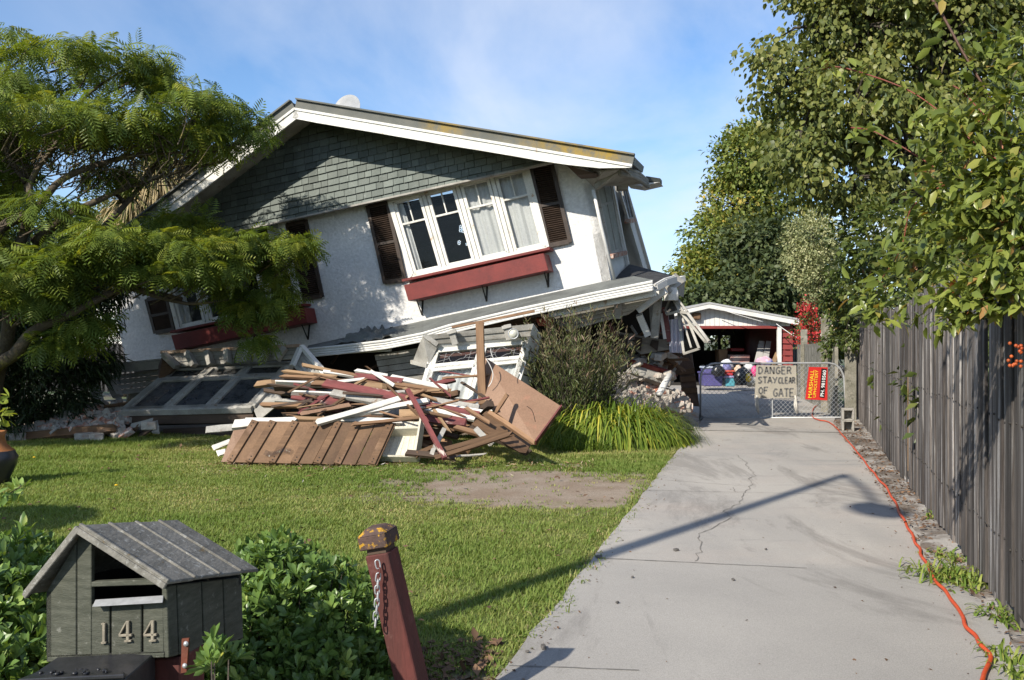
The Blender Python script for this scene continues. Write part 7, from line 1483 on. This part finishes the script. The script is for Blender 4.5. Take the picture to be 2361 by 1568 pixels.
def tuft(n):
    x = rng.uniform(-7, 1.6, n); y = 4.4 + 7.5 * rng.random(n); ok = (x < np.array([drive_left(q) for q in y]) + .02) & (np.array([dirt(a, b) for a, b in zip(x, y)]) < .9); x, y = x[ok], y[ok]; n = len(x)
    ye = np.array([drive_left(q) for q in np.linspace(4.4, 11.5, 150)]); x = np.concatenate([x, ye - .03 + .05 * rng.normal(size=150)]); y = np.concatenate([y, np.linspace(4.4, 11.5, 150)]); n = len(x); k = 16
    b_ = np.stack([np.repeat(x, k) + rng.normal(size=n * k) * .035, np.repeat(y, k) + rng.normal(size=n * k) * .035, np.full(n * k, .008)], 1); d = nrm(rng.normal(size=(n * k, 3)) * .7 + np.array([0, 0, .8]))
    L = np.repeat(.04 + .06 * rng.random(n) ** 2, k) * (.6 + .7 * rng.random(n * k)); V, Fc, k2 = ribbons(b_, d, L, .004 + .005 * rng.random(n * k), .5 + .8 * rng.random(n * k), 3); return V, Fc, np.repeat(np.repeat(rng.random(n), k) * .6 + .4 * rng.random(n * k), k2)
V, Fc, r = tuft(520); tag(np_mesh('grass_tufts', V, Fc, grass_m, rnd=r, loc=(0, 0, 0)), 'taller rough grass tufts and clover dotted over the lawn and along the driveway edge', 'grass', kind='stuff')
stm = mat('dark_pebble', (.07, .065, .06), (.12, .11, .10), 20, .9, .3, isl=.2)
for (x, y, s_, lab) in ((985, 1222, .026, 'dark pebble on the driveway near the grass edge at the bottom'), (1697, 699, .028, 'flat dark chip in the middle of the driveway'), (2178, 695, .016, 'small dark pebble right of the flat chip'), (2003, 858, .018, 'reddish dark pebble below the slab joint'), (1462, 845, .016, 'small pebble close to the lawn edge'), (1380, 981, .017, 'brown pebble on the lower driveway'), (1285, 738, .03, 'dark twig scrap where the lamp shade crosses the grass edge'), (898, 1245, .015, 'tiny pebble beside the bottom grass edge')):
    c_ = G(*Y4(x, y), .035); mb = MB(); mb.rock(Vector((0, 0, 0)), s_ * 1.6, s_, s_ * .7, Matrix.Rotation(x, 3, 'Z'), .3); o = mb.build('pebble', stm, None, bevel=.003, loc=(0, 0, 0)); o.location = c_ + UP * .004; tag(o, lab, 'pebble')
dm_ = mat('dandelion_yellow', (.75, .50, .02), (.65, .4, .02), 30, .7, 0, isl=.1)
for (xy, lab) in ((Y5(335, 757), 'dandelion flower on the left lawn near the brick heap'), (Y5(1140, 1030), 'dandelion flower in the middle of the left lawn'), (Y4(1155, 152), 'dandelion flower below the strappy clump'), (Y4(652, 142), 'dandelion flower beside the crossed sticks'), (Z5(130, 775), 'dandelion flower behind the brown panel'), (Z8(153, 270), 'dandelion flower left of the mailbox roof'), (Z8(218, 256), 'dandelion flower closest to the mailbox roof'), (Z8(1192, 268), 'dandelion flower just above the right hedge')):
    c_ = G(*xy, .05); f = thing('dandelion', 'yellow ' + lab, 'flower', c_, 'yellow dandelions on the lawn'); mb = MB(); mb.lathe(c_, [(.001, .010), (.010, .008), (.019, .0), (.014, -.004), (.001, -.004)], 10); mb.build('flower_head', dm_, f); mb = MB(); mb.tube([c_ - UP * .004, (c_.x, c_.y, 0)], .002, 4); mb.build('stalk', grass_m, f)
# ---- street lamp behind the viewer, whose shade crosses the driveway
lp = thing('street_lamp', 'tall street lamp behind the viewer whose shadow crosses the driveway', 'street lamp', (-3.97, .54, 0))
top = Vector((-3.97, .54, 8)); mb = MB(); mb.tube([(-3.97, .54, 0), (-3.97, .54, 4), top], [.10, .08, .06], 14); mb.build('pole', MT['galv'], lp, smooth=True)
hd = Vector((-4.42, -1.5, 8.0)); mb = MB(); mb.tube([top, top.lerp(hd, .5) + UP * .08, hd], .035, 10); mb.build('arm', MT['galv'], lp, smooth=True)
mb = MB(); mb.lathe(hd, [(.02, .12), (.12, .1), (.24, .0), (.24, -.04), (.02, -.08)], 18, Matrix.Diagonal((1.0, 1.5, 1.0))); mb.build('lamp_head', MT['galv'], lp, smooth=True)
